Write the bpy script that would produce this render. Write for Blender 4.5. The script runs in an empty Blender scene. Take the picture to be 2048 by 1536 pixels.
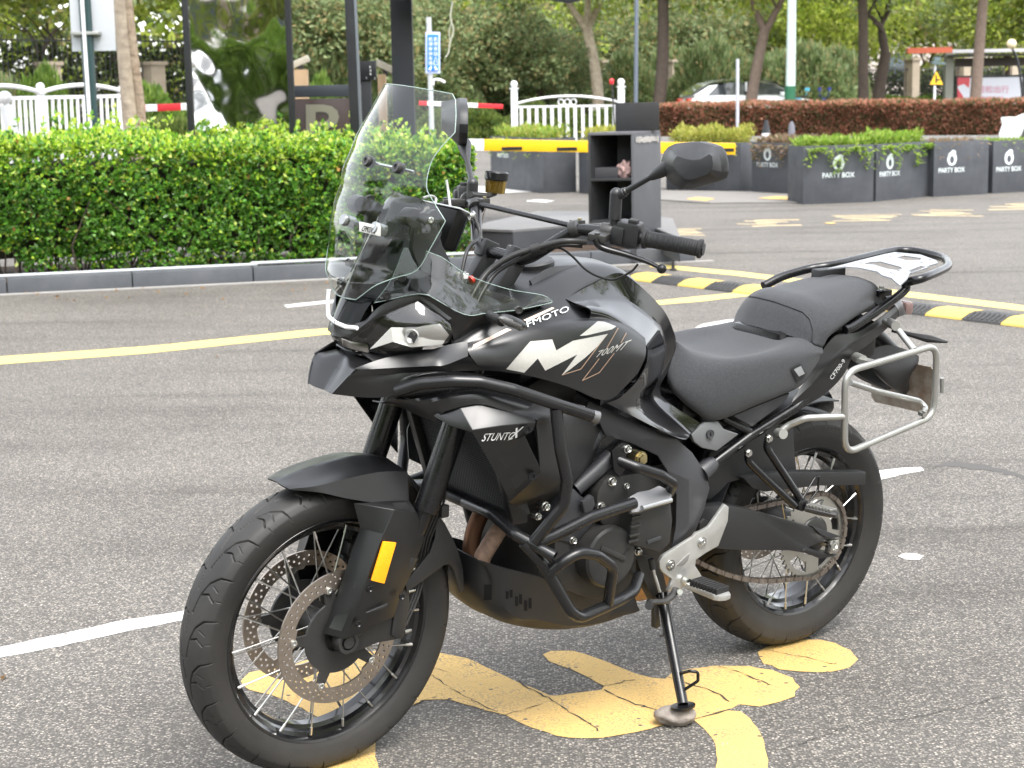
import bpy, bmesh, math, random
import numpy as np
from mathutils import Vector, Matrix, noise
from mathutils.bvhtree import BVHTree
random.seed(7); np.random.seed(7)
S = bpy.context.scene
# ------------------------------------------------------------------ camera
FPX = 3600.0; CAM_H = 1.474; PITCH = .16353; ROLL = -.01876
fwd = Vector((0, math.cos(PITCH), -math.sin(PITCH))); rgt = Vector((1, 0, 0)); upv = rgt.cross(fwd)
r2 = math.cos(ROLL)*rgt + math.sin(ROLL)*upv; u2 = -math.sin(ROLL)*rgt + math.cos(ROLL)*upv
CO = Vector((0, 0, CAM_H))
cd = bpy.data.cameras.new('camera'); cam = bpy.data.objects.new('camera', cd); S.collection.objects.link(cam)
cd.sensor_width = 36; cd.lens = 36*FPX/2048; cd.clip_start = .1; cd.clip_end = 600
mw = Matrix(((r2.x, u2.x, -fwd.x, 0), (r2.y, u2.y, -fwd.y, 0), (r2.z, u2.z, -fwd.z, CAM_H), (0, 0, 0, 1)))
cam.matrix_world = mw; S.camera = cam
cd.dof.use_dof = True; cd.dof.focus_distance = 4.0; cd.dof.aperture_fstop = 11
# ------------------------------------------------------------------ light: bright overcast
SUN_EL, SUN_AZ = math.radians(62), math.radians(152)      # azimuth measured from +y clockwise
w = bpy.data.worlds.new('World'); S.world = w; w.use_nodes = True
nt = w.node_tree; nt.nodes.clear()
out = nt.nodes.new('ShaderNodeOutputWorld'); bg = nt.nodes.new('ShaderNodeBackground'); sky = nt.nodes.new('ShaderNodeTexSky')
sky.sky_type = 'NISHITA'; sky.sun_disc = False; sky.sun_elevation = SUN_EL; sky.sun_rotation = SUN_AZ
sky.dust_density = 1.5; sky.air_density = 1.0; sky.ozone_density = .6
hs = nt.nodes.new('ShaderNodeHueSaturation'); hs.inputs['Saturation'].default_value = .2
nt.links.new(sky.outputs[0], hs.inputs['Color']); nt.links.new(hs.outputs[0], bg.inputs[0]); bg.inputs[1].default_value = .15
nt.links.new(bg.outputs[0], out.inputs[0])
sd = bpy.data.lights.new('sun', 'SUN'); sun = bpy.data.objects.new('sun', sd); S.collection.objects.link(sun)
sd.energy = .9; sd.angle = math.radians(30); sd.color = (1, .96, .9)
sv = Vector((math.sin(SUN_AZ)*math.cos(SUN_EL), math.cos(SUN_AZ)*math.cos(SUN_EL), math.sin(SUN_EL)))
sun.rotation_euler = sv.to_track_quat('Z', 'Y').to_euler(); sun.location = (0, 0, 20)
S.view_settings.view_transform = 'Standard'; S.view_settings.look = 'None'
S.view_settings.exposure = 2.2; S.view_settings.gamma = 1; S.view_settings.use_curve_mapping = False
S.render.engine = 'CYCLES'; S.cycles.use_denoising = True; S.cycles.max_bounces = 8; S.cycles.transparent_max_bounces = 16
S.cycles.caustics_reflective = False; S.cycles.caustics_refractive = False
# ------------------------------------------------------------------ helpers
def ray(px, py): return fwd + (px-1024)/FPX*r2 - (py-768)/FPX*u2
def G(px, py, z=0.0):
    d = ray(px, py); t = (z-CAM_H)/d.z; return CO + t*d
def Wd(px, py, Y):
    d = ray(px, py); return CO + d*(Y/d.y)
BB = Vector((.700, 4.654, 0)); YAW = 3.7739; LEAN = .0863
BM = Matrix.Rotation(YAW, 3, 'Z') @ Matrix.Rotation(-LEAN, 3, 'X'); BMT = BM.transposed()
BO = BMT @ (CO-BB)
def P(px, py, y):
    d = BMT @ ray(px, py); t = (y-BO.y)/d.y; return BO + t*d
def PX(px, py, x):
    d = BMT @ ray(px, py); t = (x-BO.x)/d.x; return BO + t*d
def q(p):
    if abs(p[0]) > 5: return P(*p[:3])
    return Vector(p[:3])
WB = 1.4215; STEER = .034; RAKE = math.radians(26)
SAX = Vector((-math.sin(RAKE), 0, math.cos(RAKE))); SO = Vector((WB+.105, 0, 0)); SR = Matrix.Rotation(STEER, 3, SAX)
def ST(v): return SO + SR @ (Vector(v)-SO)

MATS = {}
def mat(name, col, rough=.5, metal=0., coat=0., bump=None, var=None, spec=.5, trans=0., emis=None, sheen=0., ior=1.45, alpha=None, rv=None):
    if name in MATS: return MATS[name]
    m = bpy.data.materials.new(name); m.use_nodes = True; n = m.node_tree; b = n.nodes['Principled BSDF']
    c = (*col, 1) if len(col) == 3 else col
    b.inputs['Base Color'].default_value = c; b.inputs['Roughness'].default_value = rough; b.inputs['Metallic'].default_value = metal
    b.inputs['Coat Weight'].default_value = coat; b.inputs['Coat Roughness'].default_value = .06
    b.inputs['Specular IOR Level'].default_value = spec; b.inputs['Transmission Weight'].default_value = trans; b.inputs['IOR'].default_value = ior
    if sheen: b.inputs['Sheen Weight'].default_value = sheen
    if emis: b.inputs['Emission Color'].default_value = (*emis[:3], 1); b.inputs['Emission Strength'].default_value = emis[3]
    tc = n.nodes.new('ShaderNodeTexCoord')
    if var:   # (scale, amount, col2)
        tx = n.nodes.new('ShaderNodeTexNoise'); tx.inputs['Scale'].default_value = var[0]; tx.inputs['Detail'].default_value = 6; tx.inputs['Roughness'].default_value = .65
        n.links.new(tc.outputs['Object'], tx.inputs['Vector'])
        rp = n.nodes.new('ShaderNodeValToRGB'); rp.color_ramp.elements[0].position = .5-var[1]/2; rp.color_ramp.elements[1].position = .5+var[1]/2
        rp.color_ramp.elements[0].color = c; rp.color_ramp.elements[1].color = (*var[2], 1)
        n.links.new(tx.outputs[0], rp.inputs[0]); n.links.new(rp.outputs[0], b.inputs['Base Color'])
    if rv:    # roughness variation (scale, lo, hi)
        tx = n.nodes.new('ShaderNodeTexNoise'); tx.inputs['Scale'].default_value = rv[0]; tx.inputs['Detail'].default_value = 5
        mr = n.nodes.new('ShaderNodeMapRange'); mr.inputs[1].default_value = .3; mr.inputs[2].default_value = .7; mr.inputs[3].default_value = rv[1]; mr.inputs[4].default_value = rv[2]
        n.links.new(tc.outputs['Object'], tx.inputs['Vector']); n.links.new(tx.outputs[0], mr.inputs[0]); n.links.new(mr.outputs[0], b.inputs['Roughness'])
    if bump:  # (scale, strength, distance)
        tx = n.nodes.new('ShaderNodeTexNoise'); tx.inputs['Scale'].default_value = bump[0]; tx.inputs['Detail'].default_value = 4
        bp = n.nodes.new('ShaderNodeBump'); bp.inputs['Strength'].default_value = bump[1]; bp.inputs['Distance'].default_value = bump[2] if len(bump) > 2 else .001
        n.links.new(tc.outputs['Object'], tx.inputs['Vector']); n.links.new(tx.outputs[0], bp.inputs['Height']); n.links.new(bp.outputs[0], b.inputs['Normal'])
    MATS[name] = m; return m
def clear_mat(name, tint, a=.12, rough=.02, ior=1.5):
    """thin clear sheet: fresnel gloss over transparency"""
    if name in MATS: return MATS[name]
    m = bpy.data.materials.new(name); m.use_nodes = True; n = m.node_tree; n.nodes.clear()
    o = n.nodes.new('ShaderNodeOutputMaterial'); g = n.nodes.new('ShaderNodeBsdfGlossy'); t = n.nodes.new('ShaderNodeBsdfTransparent'); x = n.nodes.new('ShaderNodeMixShader')
    f = n.nodes.new('ShaderNodeFresnel'); f.inputs[0].default_value = ior; ad = n.nodes.new('ShaderNodeMath'); ad.operation = 'MULTIPLY_ADD'; ad.inputs[1].default_value = 1.; ad.inputs[2].default_value = a
    g.inputs['Roughness'].default_value = rough; t.inputs[0].default_value = (*tint, 1)
    n.links.new(f.outputs[0], ad.inputs[0]); n.links.new(ad.outputs[0], x.inputs[0]); n.links.new(t.outputs[0], x.inputs[1]); n.links.new(g.outputs[0], x.inputs[2]); n.links.new(x.outputs[0], o.inputs[0])
    MATS[name] = m; return m

COL = S.collection
def link(name, me, m, parent=None, smooth=None):
    if m is not None and not me.materials: me.materials.append(m)
    o = bpy.data.objects.new(name, me); COL.objects.link(o)
    if parent is not None: o.parent = parent
    return o
def finish(bm, name, m, parent=None, angle=35, bevel=None, recalc=True):
    if recalc: bmesh.ops.recalc_face_normals(bm, faces=bm.faces)
    if bevel:
        es = [e for e in bm.edges if len(e.link_faces) == 2 and e.calc_face_angle(0) > math.radians(28)]
        if es: bmesh.ops.bevel(bm, geom=es, offset=bevel, segments=2, affect='EDGES', profile=.6, clamp_overlap=True)
    a = math.radians(angle)
    for f in bm.faces: f.smooth = True
    for e in bm.edges:
        if len(e.link_faces) == 2 and e.calc_face_angle(0) > a: e.smooth = False
    me = bpy.data.meshes.new(name); bm.to_mesh(me); bm.free()
    return link(name, me, m, parent)
def mirror_bm(bm):
    g = bmesh.ops.duplicate(bm, geom=bm.verts[:]+bm.edges[:]+bm.faces[:])
    vs = [x for x in g['geom'] if isinstance(x, bmesh.types.BMVert)]
    fs = [x for x in g['geom'] if isinstance(x, bmesh.types.BMFace)]
    for v in vs: v.co.y = -v.co.y
    bmesh.ops.reverse_faces(bm, faces=fs)
    bmesh.ops.remove_doubles(bm, verts=bm.verts, dist=.0005)
def thicken(bm, t):
    """give an open sheet a thickness t (inwards)"""
    bmesh.ops.recalc_face_normals(bm, faces=bm.faces); bm.normal_update()
    F0 = bm.faces[:]; B0 = [e for e in bm.edges if len(e.link_faces) == 1]; new = {v: bm.verts.new(v.co-v.normal*t) for v in bm.verts[:]}
    for f in F0: bm.faces.new([new[v] for v in reversed(f.verts)])
    for e in B0:
        f = e.link_faces[0]; vs = list(f.verts); a, b = e.verts; i = vs.index(a)
        if vs[(i+1) % len(vs)] is not b: a, b = b, a
        try: bm.faces.new((b, a, new[a], new[b]))
        except ValueError: pass
    bm.normal_update()
def cr(pts, n):
    """Catmull-Rom resample, n segments per span"""
    pts = [Vector(p) for p in pts]
    if len(pts) < 3 or n == 1:
        return [pts[i].lerp(pts[i+1], k/n) for i in range(len(pts)-1) for k in range(n)]+[pts[-1]]
    o = []
    for i in range(len(pts)-1):
        a = pts[i-1] if i else pts[0]*2-pts[1]; b = pts[i]; c = pts[i+1]; d = pts[i+2] if i+2 < len(pts) else pts[-1]*2-pts[-2]
        for k in range(n):
            t = k/n; o.append(.5*((2*b)+(c-a)*t+(2*a-5*b+4*c-d)*t*t+(3*b-a-3*c+d)*t**3))
    o.append(pts[-1]); return o
def crs(pts, n, sharp=()):
    cuts = [0]+sorted(sharp)+[len(pts)-1]; o = []
    for a, b in zip(cuts, cuts[1:]):
        if b > a: o += cr(pts[a:b+1], n)[:-1]
    return o+[Vector(pts[-1])]
def gridsurf(rows, nu=5, nv=5, su=(), sv=()):
    """rows of control points -> dense grid of points; su sharp columns, sv sharp rows"""
    R = [crs([q(p) for p in r], nu, su) for r in rows]
    cols = [crs([R[i][j] for i in range(len(R))], nv, sv) for j in range(len(R[0]))]
    return [[cols[j][i] for j in range(len(cols))] for i in range(len(cols[0]))]
def grid_bm(g, close_u=False, close_v=False, bm=None):
    bm = bm or bmesh.new(); V = [[bm.verts.new(p) for p in r] for r in g]; n = len(V); k = len(V[0])
    for i in range(n if close_v else n-1):
        for j in range(k if close_u else k-1):
            try: bm.faces.new((V[i][j], V[i][(j+1) % k], V[(i+1) % n][(j+1) % k], V[(i+1) % n][j]))
            except ValueError: pass
    return bm
def twin(o):
    me = o.data.copy(); me.transform(Matrix.Diagonal((1, -1, 1, 1))); me.flip_normals(); t = bpy.data.objects.new(o.name.split('.')[0], me); COL.objects.link(t); t.parent = o.parent; return t
def apart(vs): return all(abs(v.co.y) > .003 for v in vs)
def panel(name, rows, m, parent, nu=5, nv=5, su=(), sv=(), mirror=False, th=.004, angle=32):
    bm = grid_bm(gridsurf(rows, nu, nv, su, sv))
    bmesh.ops.remove_doubles(bm, verts=bm.verts, dist=.0003); tw = mirror and apart(bm.verts)
    if mirror and not tw: mirror_bm(bm)
    if th: thicken(bm, th)
    o = finish(bm, name, m, parent, angle, recalc=not th)
    if tw: twin(o)
    return o
def facets(name, pts, faces, m, parent, mirror=False, th=.004, bevel=.002, angle=30):
    bm = bmesh.new(); V = {k: bm.verts.new(q(p)) for k, p in pts.items()}
    for f in faces: bm.faces.new([V[k] for k in (f.split() if isinstance(f, str) else f)])
    tw = mirror and apart(bm.verts)
    if mirror and not tw: mirror_bm(bm)
    if th: thicken(bm, th)
    o = finish(bm, name, m, parent, angle, bevel)
    if tw: twin(o)
    return o
def fillet(pts, r, n=6):
    pts = [Vector(p) for p in pts]; o = [pts[0]]
    for i in range(1, len(pts)-1):
        a, b, c = pts[i-1], pts[i], pts[i+1]; u = (a-b); v = (c-b); lu, lv = u.length, v.length; u.normalize(); v.normalize()
        ang = u.angle(v)
        if ang > 3.05: o.append(b); continue
        rr = r[i-1] if isinstance(r, (list, tuple)) else r
        d = min(rr/math.tan(ang/2), lu*.48, lv*.48); p0 = b+u*d; p1 = b+v*d
        for k in range(n+1):
            t = k/n; o.append((1-t)**2*p0+2*t*(1-t)*b+t*t*p1)
    o.append(pts[-1]); return o
def sweep(bm, pts, rad, n=12, cap=True, sx=1, closed=False, up0=None):
    pts = [Vector(p) for p in pts]
    L = [pts[0]]
    for p in pts[1:]:
        if (p-L[-1]).length > 1e-5: L.append(p)
    pts = L; N = len(pts); rings = []; nrm = None
    for i, p in enumerate(pts):
        t = ((pts[(i+1) % N] if (i+1 < N or closed) else p)-(pts[i-1] if (i or closed) else p)).normalized()
        if nrm is None:
            a = Vector(up0) if up0 else (Vector((0, 0, 1)) if abs(t.z) < .9 else Vector((1, 0, 0)))
            nrm = (a-t*a.dot(t)).normalized()
        else: nrm = (nrm-t*nrm.dot(t)).normalized()
        b = t.cross(nrm); rr = rad[min(i, len(rad)-1)] if isinstance(rad, (list, tuple)) else rad
        rings.append([bm.verts.new(p+rr*(math.cos(2*math.pi*k/n)*nrm*sx+math.sin(2*math.pi*k/n)*b)) for k in range(n)])
    for i in range(N if closed else N-1):
        A, Bq = rings[i], rings[(i+1) % N]
        for k in range(n): bm.faces.new((A[k], A[(k+1) % n], Bq[(k+1) % n], Bq[k]))
    if cap and not closed: bm.faces.new(rings[0][::-1]); bm.faces.new(rings[-1])
    return bm
def tube(name, pts, rad, m, parent, fr=.03, n=14, cap=True, mirror=False, smoothcr=0, sx=1):
    P3 = [q(p) for p in pts]
    P3 = cr(P3, smoothcr) if smoothcr else (fillet(P3, fr) if len(P3) > 2 and fr else P3)
    bm = bmesh.new(); sweep(bm, P3, rad, n, cap, sx); tw = mirror and apart(bm.verts)
    if mirror and not tw: mirror_bm(bm)
    o = finish(bm, name, m, parent, 40)
    if tw: twin(o)
    return o
def cyl(bm, a, b, r0, r1=None, n=20, cap=True):
    a = Vector(a); b = Vector(b); r1 = r0 if r1 is None else r1
    return sweep(bm, [a, b], [r0, r1], n, cap)
def lathe(bm, prof, c, axis, n=32, up=None):
    """prof: (offset along axis, radius)"""
    c = Vector(c); ax = Vector(axis).normalized(); a = Vector((0, 0, 1)) if abs(ax.z) < .9 else Vector((1, 0, 0)); u = (a-ax*a.dot(ax)).normalized(); v = ax.cross(u)
    rings = []
    for h, r in prof: rings.append([bm.verts.new(c+ax*h+max(r, .0002)*(math.cos(2*math.pi*k/n)*u+math.sin(2*math.pi*k/n)*v)) for k in range(n)])
    for A, Bq in zip(rings, rings[1:]):
        for k in range(n): bm.faces.new((A[k], A[(k+1) % n], Bq[(k+1) % n], Bq[k]))
    bm.faces.new(rings[0][::-1]); bm.faces.new(rings[-1]); return bm
def lathe_obj(name, prof, c, axis, m, parent, n=32, angle=30):
    bm = bmesh.new(); lathe(bm, prof, c, axis, n); return finish(bm, name, m, parent, angle)
def box(bm, c, s, R=None):
    g = bmesh.ops.create_cube(bm, size=1); c = Vector(c)
    for v in g['verts']:
        p = Vector((v.co.x*s[0], v.co.y*s[1], v.co.z*s[2])); v.co = (R @ p if R else p)+c
    return g['verts']
def box_obj(name, c, s, m, parent, R=None, bevel=.002):
    bm = bmesh.new(); box(bm, c, s, R); return finish(bm, name, m, parent, 30, bevel)
def fill_loops(loops, depth_vec=None):
    """flat polygon with holes (loops of 3D points, first is outer) extruded by depth_vec"""
    bm = bmesh.new(); es = []
    for L in loops:
        V = [bm.verts.new(Vector(p)) for p in L]
        es += [bm.edges.new((V[i], V[(i+1) % len(V)])) for i in range(len(V))]
    a, b, c = [Vector(p) for p in (loops[0][0], loops[0][len(loops[0])//3], loops[0][2*len(loops[0])//3])]
    nrm = (b-a).cross(c-a).normalized()
    bmesh.ops.triangle_fill(bm, edges=es, use_beauty=True, use_dissolve=False, normal=nrm)
    if depth_vec is not None:
        g = bmesh.ops.extrude_face_region(bm, geom=bm.faces[:])
        for v in g['geom']:
            if isinstance(v, bmesh.types.BMVert): v.co += Vector(depth_vec)
    return bm
def plate(name, outline, y, th, m, parent, holes=(), bevel=.0015, mirror=False, angle=30):
    """prism traced on the bike plane y, extending inwards by th"""
    def lp(L): return [P(p[0], p[1], p[2] if len(p) > 2 else y) if abs(p[0]) > 5 else Vector((p[0], y, p[1])) for p in L]
    bm = fill_loops([lp(outline)]+[lp(h) for h in holes], (0, -th, 0))
    if bevel and not holes: 
        bmesh.ops.dissolve_limit(bm, angle_limit=.01, verts=bm.verts, edges=bm.edges)
    o = finish(bm, name, m, parent, angle, bevel if not holes else None)
    if mirror: twin(o)
    return o
def circ2(cx, cz, r, n=12, a0=0): return [(cx+r*math.cos(a0+2*math.pi*k/n), cz+r*math.sin(a0+2*math.pi*k/n)) for k in range(n)]
def empty(name, loc=(0, 0, 0), rz=0, label=None, cat=None, group=None):
    o = bpy.data.objects.new(name, None); COL.objects.link(o); o.location = loc; o.rotation_euler = (0, 0, rz); o.empty_display_size = .2
    tag(o, label, cat, group); return o
def tag(o, label=None, cat=None, group=None, kind=None):
    if label: o['label'] = label
    if cat: o['category'] = cat
    if group: o['group'] = group
    if kind: o['kind'] = kind
    return o
def kids(o): return [c for c in COL.objects if c.parent == o]
CH = {}
def copy_tree(o, children_map):
    c = o.copy(); COL.objects.link(c)
    for ch, sub in children_map:
        d = ch.copy(); COL.objects.link(d); d.parent = c
        for s2 in sub:
            e = s2.copy(); COL.objects.link(e); e.parent = d
    return c
def cmap(o): return [(c, kids(c)) for c in kids(o)]
# text -> 2D triangles
def text2d(s, shear=0., bold=0., font=None, space=1.):
    cu = bpy.data.curves.new('t', 'FONT'); cu.body = s; cu.size = 1; cu.shear = shear; cu.offset = bold; cu.space_character = space; cu.resolution_u = 3
    cu.fill_mode = 'FRONT'
    ob = bpy.data.objects.new('t', cu); COL.objects.link(ob); bpy.context.view_layer.update()
    me = bpy.data.meshes.new_from_object(ob.evaluated_get(bpy.context.evaluated_depsgraph_get()))
    V = [(v.co.x, v.co.y) for v in me.vertices]; F = [tuple(p.vertices) for p in me.polygons]
    bpy.data.objects.remove(ob); bpy.data.curves.remove(cu); bpy.data.meshes.remove(me)
    if not V: return [], []
    x0 = min(v[0] for v in V); x1 = max(v[0] for v in V); y0 = min(v[1] for v in V); y1 = max(v[1] for v in V)
    return [((x-x0)/(x1-x0), (y-y0)/(y1-y0)) for x, y in V], F
def text_quad(name, s, quad, m, parent, th=.0006, shear=0., bold=0., space=1.):
    """flat lettering laid on a 3D quad: corners bottom-left, bottom-right, top-right, top-left"""
    V, F = text2d(s, shear, bold, None, space); a, b, c, d = [Vector(p) for p in quad]
    nrm = (b-a).cross(d-a).normalized()
    bm = bmesh.new(); VV = [bm.verts.new((a.lerp(b, x)).lerp(d.lerp(c, x), y)) for x, y in V]
    for f in F:
        try: bm.faces.new([VV[i] for i in f])
        except ValueError: pass
    if th:
        g = bmesh.ops.extrude_face_region(bm, geom=bm.faces[:])
        for v in g['geom']:
            if isinstance(v, bmesh.types.BMVert): v.co += nrm*th
    return finish(bm, name, m, parent, 30)
def bvh_of(o):
    bm = bmesh.new(); bm.from_mesh(o.data); t = BVHTree.FromBMesh(bm); bm.free(); return t
def drape_px(name, V2, F, tree, m, parent, off=.0012, maxe=9):
    """2D shape given in photo pixels laid onto a body panel as a thin decal"""
    bm = bmesh.new(); VV = [bm.verts.new((x, y, 0)) for x, y in V2]
    for f in F:
        try: bm.faces.new([VV[i] for i in f])
        except ValueError: pass
    bmesh.ops.triangulate(bm, faces=bm.faces)
    for _ in range(4):
        es = [e for e in bm.edges if e.calc_length() > maxe]
        if not es: break
        bmesh.ops.subdivide_edges(bm, edges=es, cuts=1)
        bmesh.ops.triangulate(bm, faces=bm.faces)
    bad = []
    for v in bm.verts:
        d = (BMT @ ray(v.co.x, v.co.y)).normalized(); h = tree.ray_cast(BO, d)
        if h[0] is None: bad.append(v); continue
        n = h[1] if h[1].dot(d) < 0 else -h[1]; v.co = h[0]+n*off
    if bad: bmesh.ops.delete(bm, geom=bad, context='VERTS')
    return finish(bm, name, m, parent, 60, recalc=False)
def quadmap(V, Q):
    (ax, ay), (bx, by), (cx, cy), (dx, dy) = Q
    return [((1-v)*((1-u)*ax+u*bx)+v*((1-u)*dx+u*cx), (1-v)*((1-u)*ay+u*by)+v*((1-u)*dy+u*cy)) for u, v in V]
def drape_text(name, s, Q, tree, m, parent, shear=0., bold=0., off=.0012):
    V, F = text2d(s, shear, bold); return drape_px(name, quadmap(V, Q), F, tree, m, parent, off)
def ground_poly(pts, z, sub=None, rough=0., seed=0):
    """polygon on the ground traced as photo pixels, outline roughened"""
    L = [G(x, y, z) for x, y in pts]
    if rough:
        o = []; rr = random.Random(seed)
        for i in range(len(L)):
            a, b = L[i], L[(i+1) % len(L)]; n = max(1, int((b-a).length/.03))
            for k in range(n):
                p = a.lerp(b, k/n); o.append(p+Vector((rr.gauss(0, rough), rr.gauss(0, rough), 0)))
        L = o
    bm = fill_loops([L]); 
    for f in bm.faces:
        if f.normal.z < 0: f.normal_flip()
    return bm
# ------------------------------------------------------------------ ground
def asphalt():
    m = bpy.data.materials.new('worn_asphalt'); m.use_nodes = True; n = m.node_tree; b = n.nodes['Principled BSDF']; L = n.links
    tc = n.nodes.new('ShaderNodeTexCoord')
    def noise_(sc, det=4, ro=.6):
        t = n.nodes.new('ShaderNodeTexNoise'); t.inputs['Scale'].default_value = sc; t.inputs['Detail'].default_value = det; t.inputs['Roughness'].default_value = ro; L.new(tc.outputs['Object'], t.inputs['Vector']); return t
    v = n.nodes.new('ShaderNodeTexVoronoi'); v.inputs['Scale'].default_value = 145; L.new(tc.outputs['Object'], v.inputs['Vector'])
    v2 = n.nodes.new('ShaderNodeTexVoronoi'); v2.inputs['Scale'].default_value = 360; L.new(tc.outputs['Object'], v2.inputs['Vector'])
    def ramp(src, stops):
        r = n.nodes.new('ShaderNodeValToRGB'); e = r.color_ramp.elements
        while len(e) < len(stops): e.new(.5)
        for i, (p, c) in enumerate(stops): e[i].position = p; e[i].color = (*c, 1)
        L.new(src, r.inputs[0]); return r
    sep = n.nodes.new('ShaderNodeSeparateColor'); L.new(v.outputs['Color'], sep.inputs[0])
    stones = ramp(sep.outputs[0], [(0, (.085, .078, .072)), (.3, (.15, .14, .13)), (.62, (.225, .208, .188)), (.86, (.32, .292, .262)), (1, (.46, .42, .375))])
    gap = n.nodes.new('ShaderNodeMapRange'); gap.inputs[1].default_value = .35; gap.inputs[2].default_value = .62; gap.inputs[3].default_value = 0; gap.inputs[4].default_value = 1; L.new(v.outputs['Distance'], gap.inputs[0])
    mx = n.nodes.new('ShaderNodeMix'); mx.data_type = 'RGBA'; L.new(gap.outputs[0], mx.inputs['Factor']); L.new(stones.outputs[0], mx.inputs['A']); mx.inputs['B'].default_value = (.095, .088, .081, 1)
    sep2 = n.nodes.new('ShaderNodeSeparateColor'); L.new(v2.outputs['Color'], sep2.inputs[0])
    fine = ramp(sep2.outputs[1], [(0, (.55, .55, .55)), (.5, (.95, .95, .95)), (1, (1.3, 1.28, 1.24))])
    mu = n.nodes.new('ShaderNodeMix'); mu.data_type = 'RGBA'; mu.blend_type = 'MULTIPLY'; mu.inputs['Factor'].default_value = .8; L.new(mx.outputs['Result'], mu.inputs['A']); L.new(fine.outputs[0], mu.inputs['B'])
    big = ramp(noise_(.55, 5, .6).outputs[0], [(.3, (.72, .71, .70)), (.48, (.95, .95, .94)), (.62, (1.02, 1.02, 1.01)), (.8, (1.18, 1.17, 1.14))])
    mu2 = n.nodes.new('ShaderNodeMix'); mu2.data_type = 'RGBA'; mu2.blend_type = 'MULTIPLY'; mu2.inputs['Factor'].default_value = 1; L.new(mu.outputs['Result'], mu2.inputs['A']); L.new(big.outputs[0], mu2.inputs['B'])
    mp_ = n.nodes.new('ShaderNodeMapping'); mp_.inputs['Scale'].default_value = (.35, 3.2, 1); mp_.inputs['Rotation'].default_value = (0, 0, .22); L.new(tc.outputs['Object'], mp_.inputs[0])
    st = n.nodes.new('ShaderNodeTexNoise'); st.inputs['Scale'].default_value = .8; st.inputs['Detail'].default_value = 6; L.new(mp_.outputs[0], st.inputs['Vector'])
    sr = ramp(st.outputs[0], [(.30, (.50, .49, .48)), (.42, (.88, .88, .88)), (.6, (1, 1, 1))])
    mu3 = n.nodes.new('ShaderNodeMix'); mu3.data_type = 'RGBA'; mu3.blend_type = 'MULTIPLY'; mu3.inputs['Factor'].default_value = .8; L.new(mu2.outputs['Result'], mu3.inputs['A']); L.new(sr.outputs[0], mu3.inputs['B'])
    bl_ = ramp(noise_(5.5, 7, .72).outputs[0], [(.30, (.62, .60, .58)), (.40, (.97, .97, .97)), (.66, (1, 1, 1)), (.74, (1.14, 1.12, 1.08))])
    mu4 = n.nodes.new('ShaderNodeMix'); mu4.data_type = 'RGBA'; mu4.blend_type = 'MULTIPLY'; mu4.inputs['Factor'].default_value = .75; L.new(mu3.outputs['Result'], mu4.inputs['A']); L.new(bl_.outputs[0], mu4.inputs['B'])
    L.new(mu4.outputs['Result'], b.inputs['Base Color']); b.inputs['Roughness'].default_value = .8; b.inputs['Specular IOR Level'].default_value = .35
    bp = n.nodes.new('ShaderNodeBump'); bp.inputs['Strength'].default_value = .7; bp.inputs['Distance'].default_value = .003; bp.invert = True
    L.new(v.outputs['Distance'], bp.inputs['Height']); L.new(bp.outputs[0], b.inputs['Normal']); return m
ASPH = asphalt()
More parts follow.
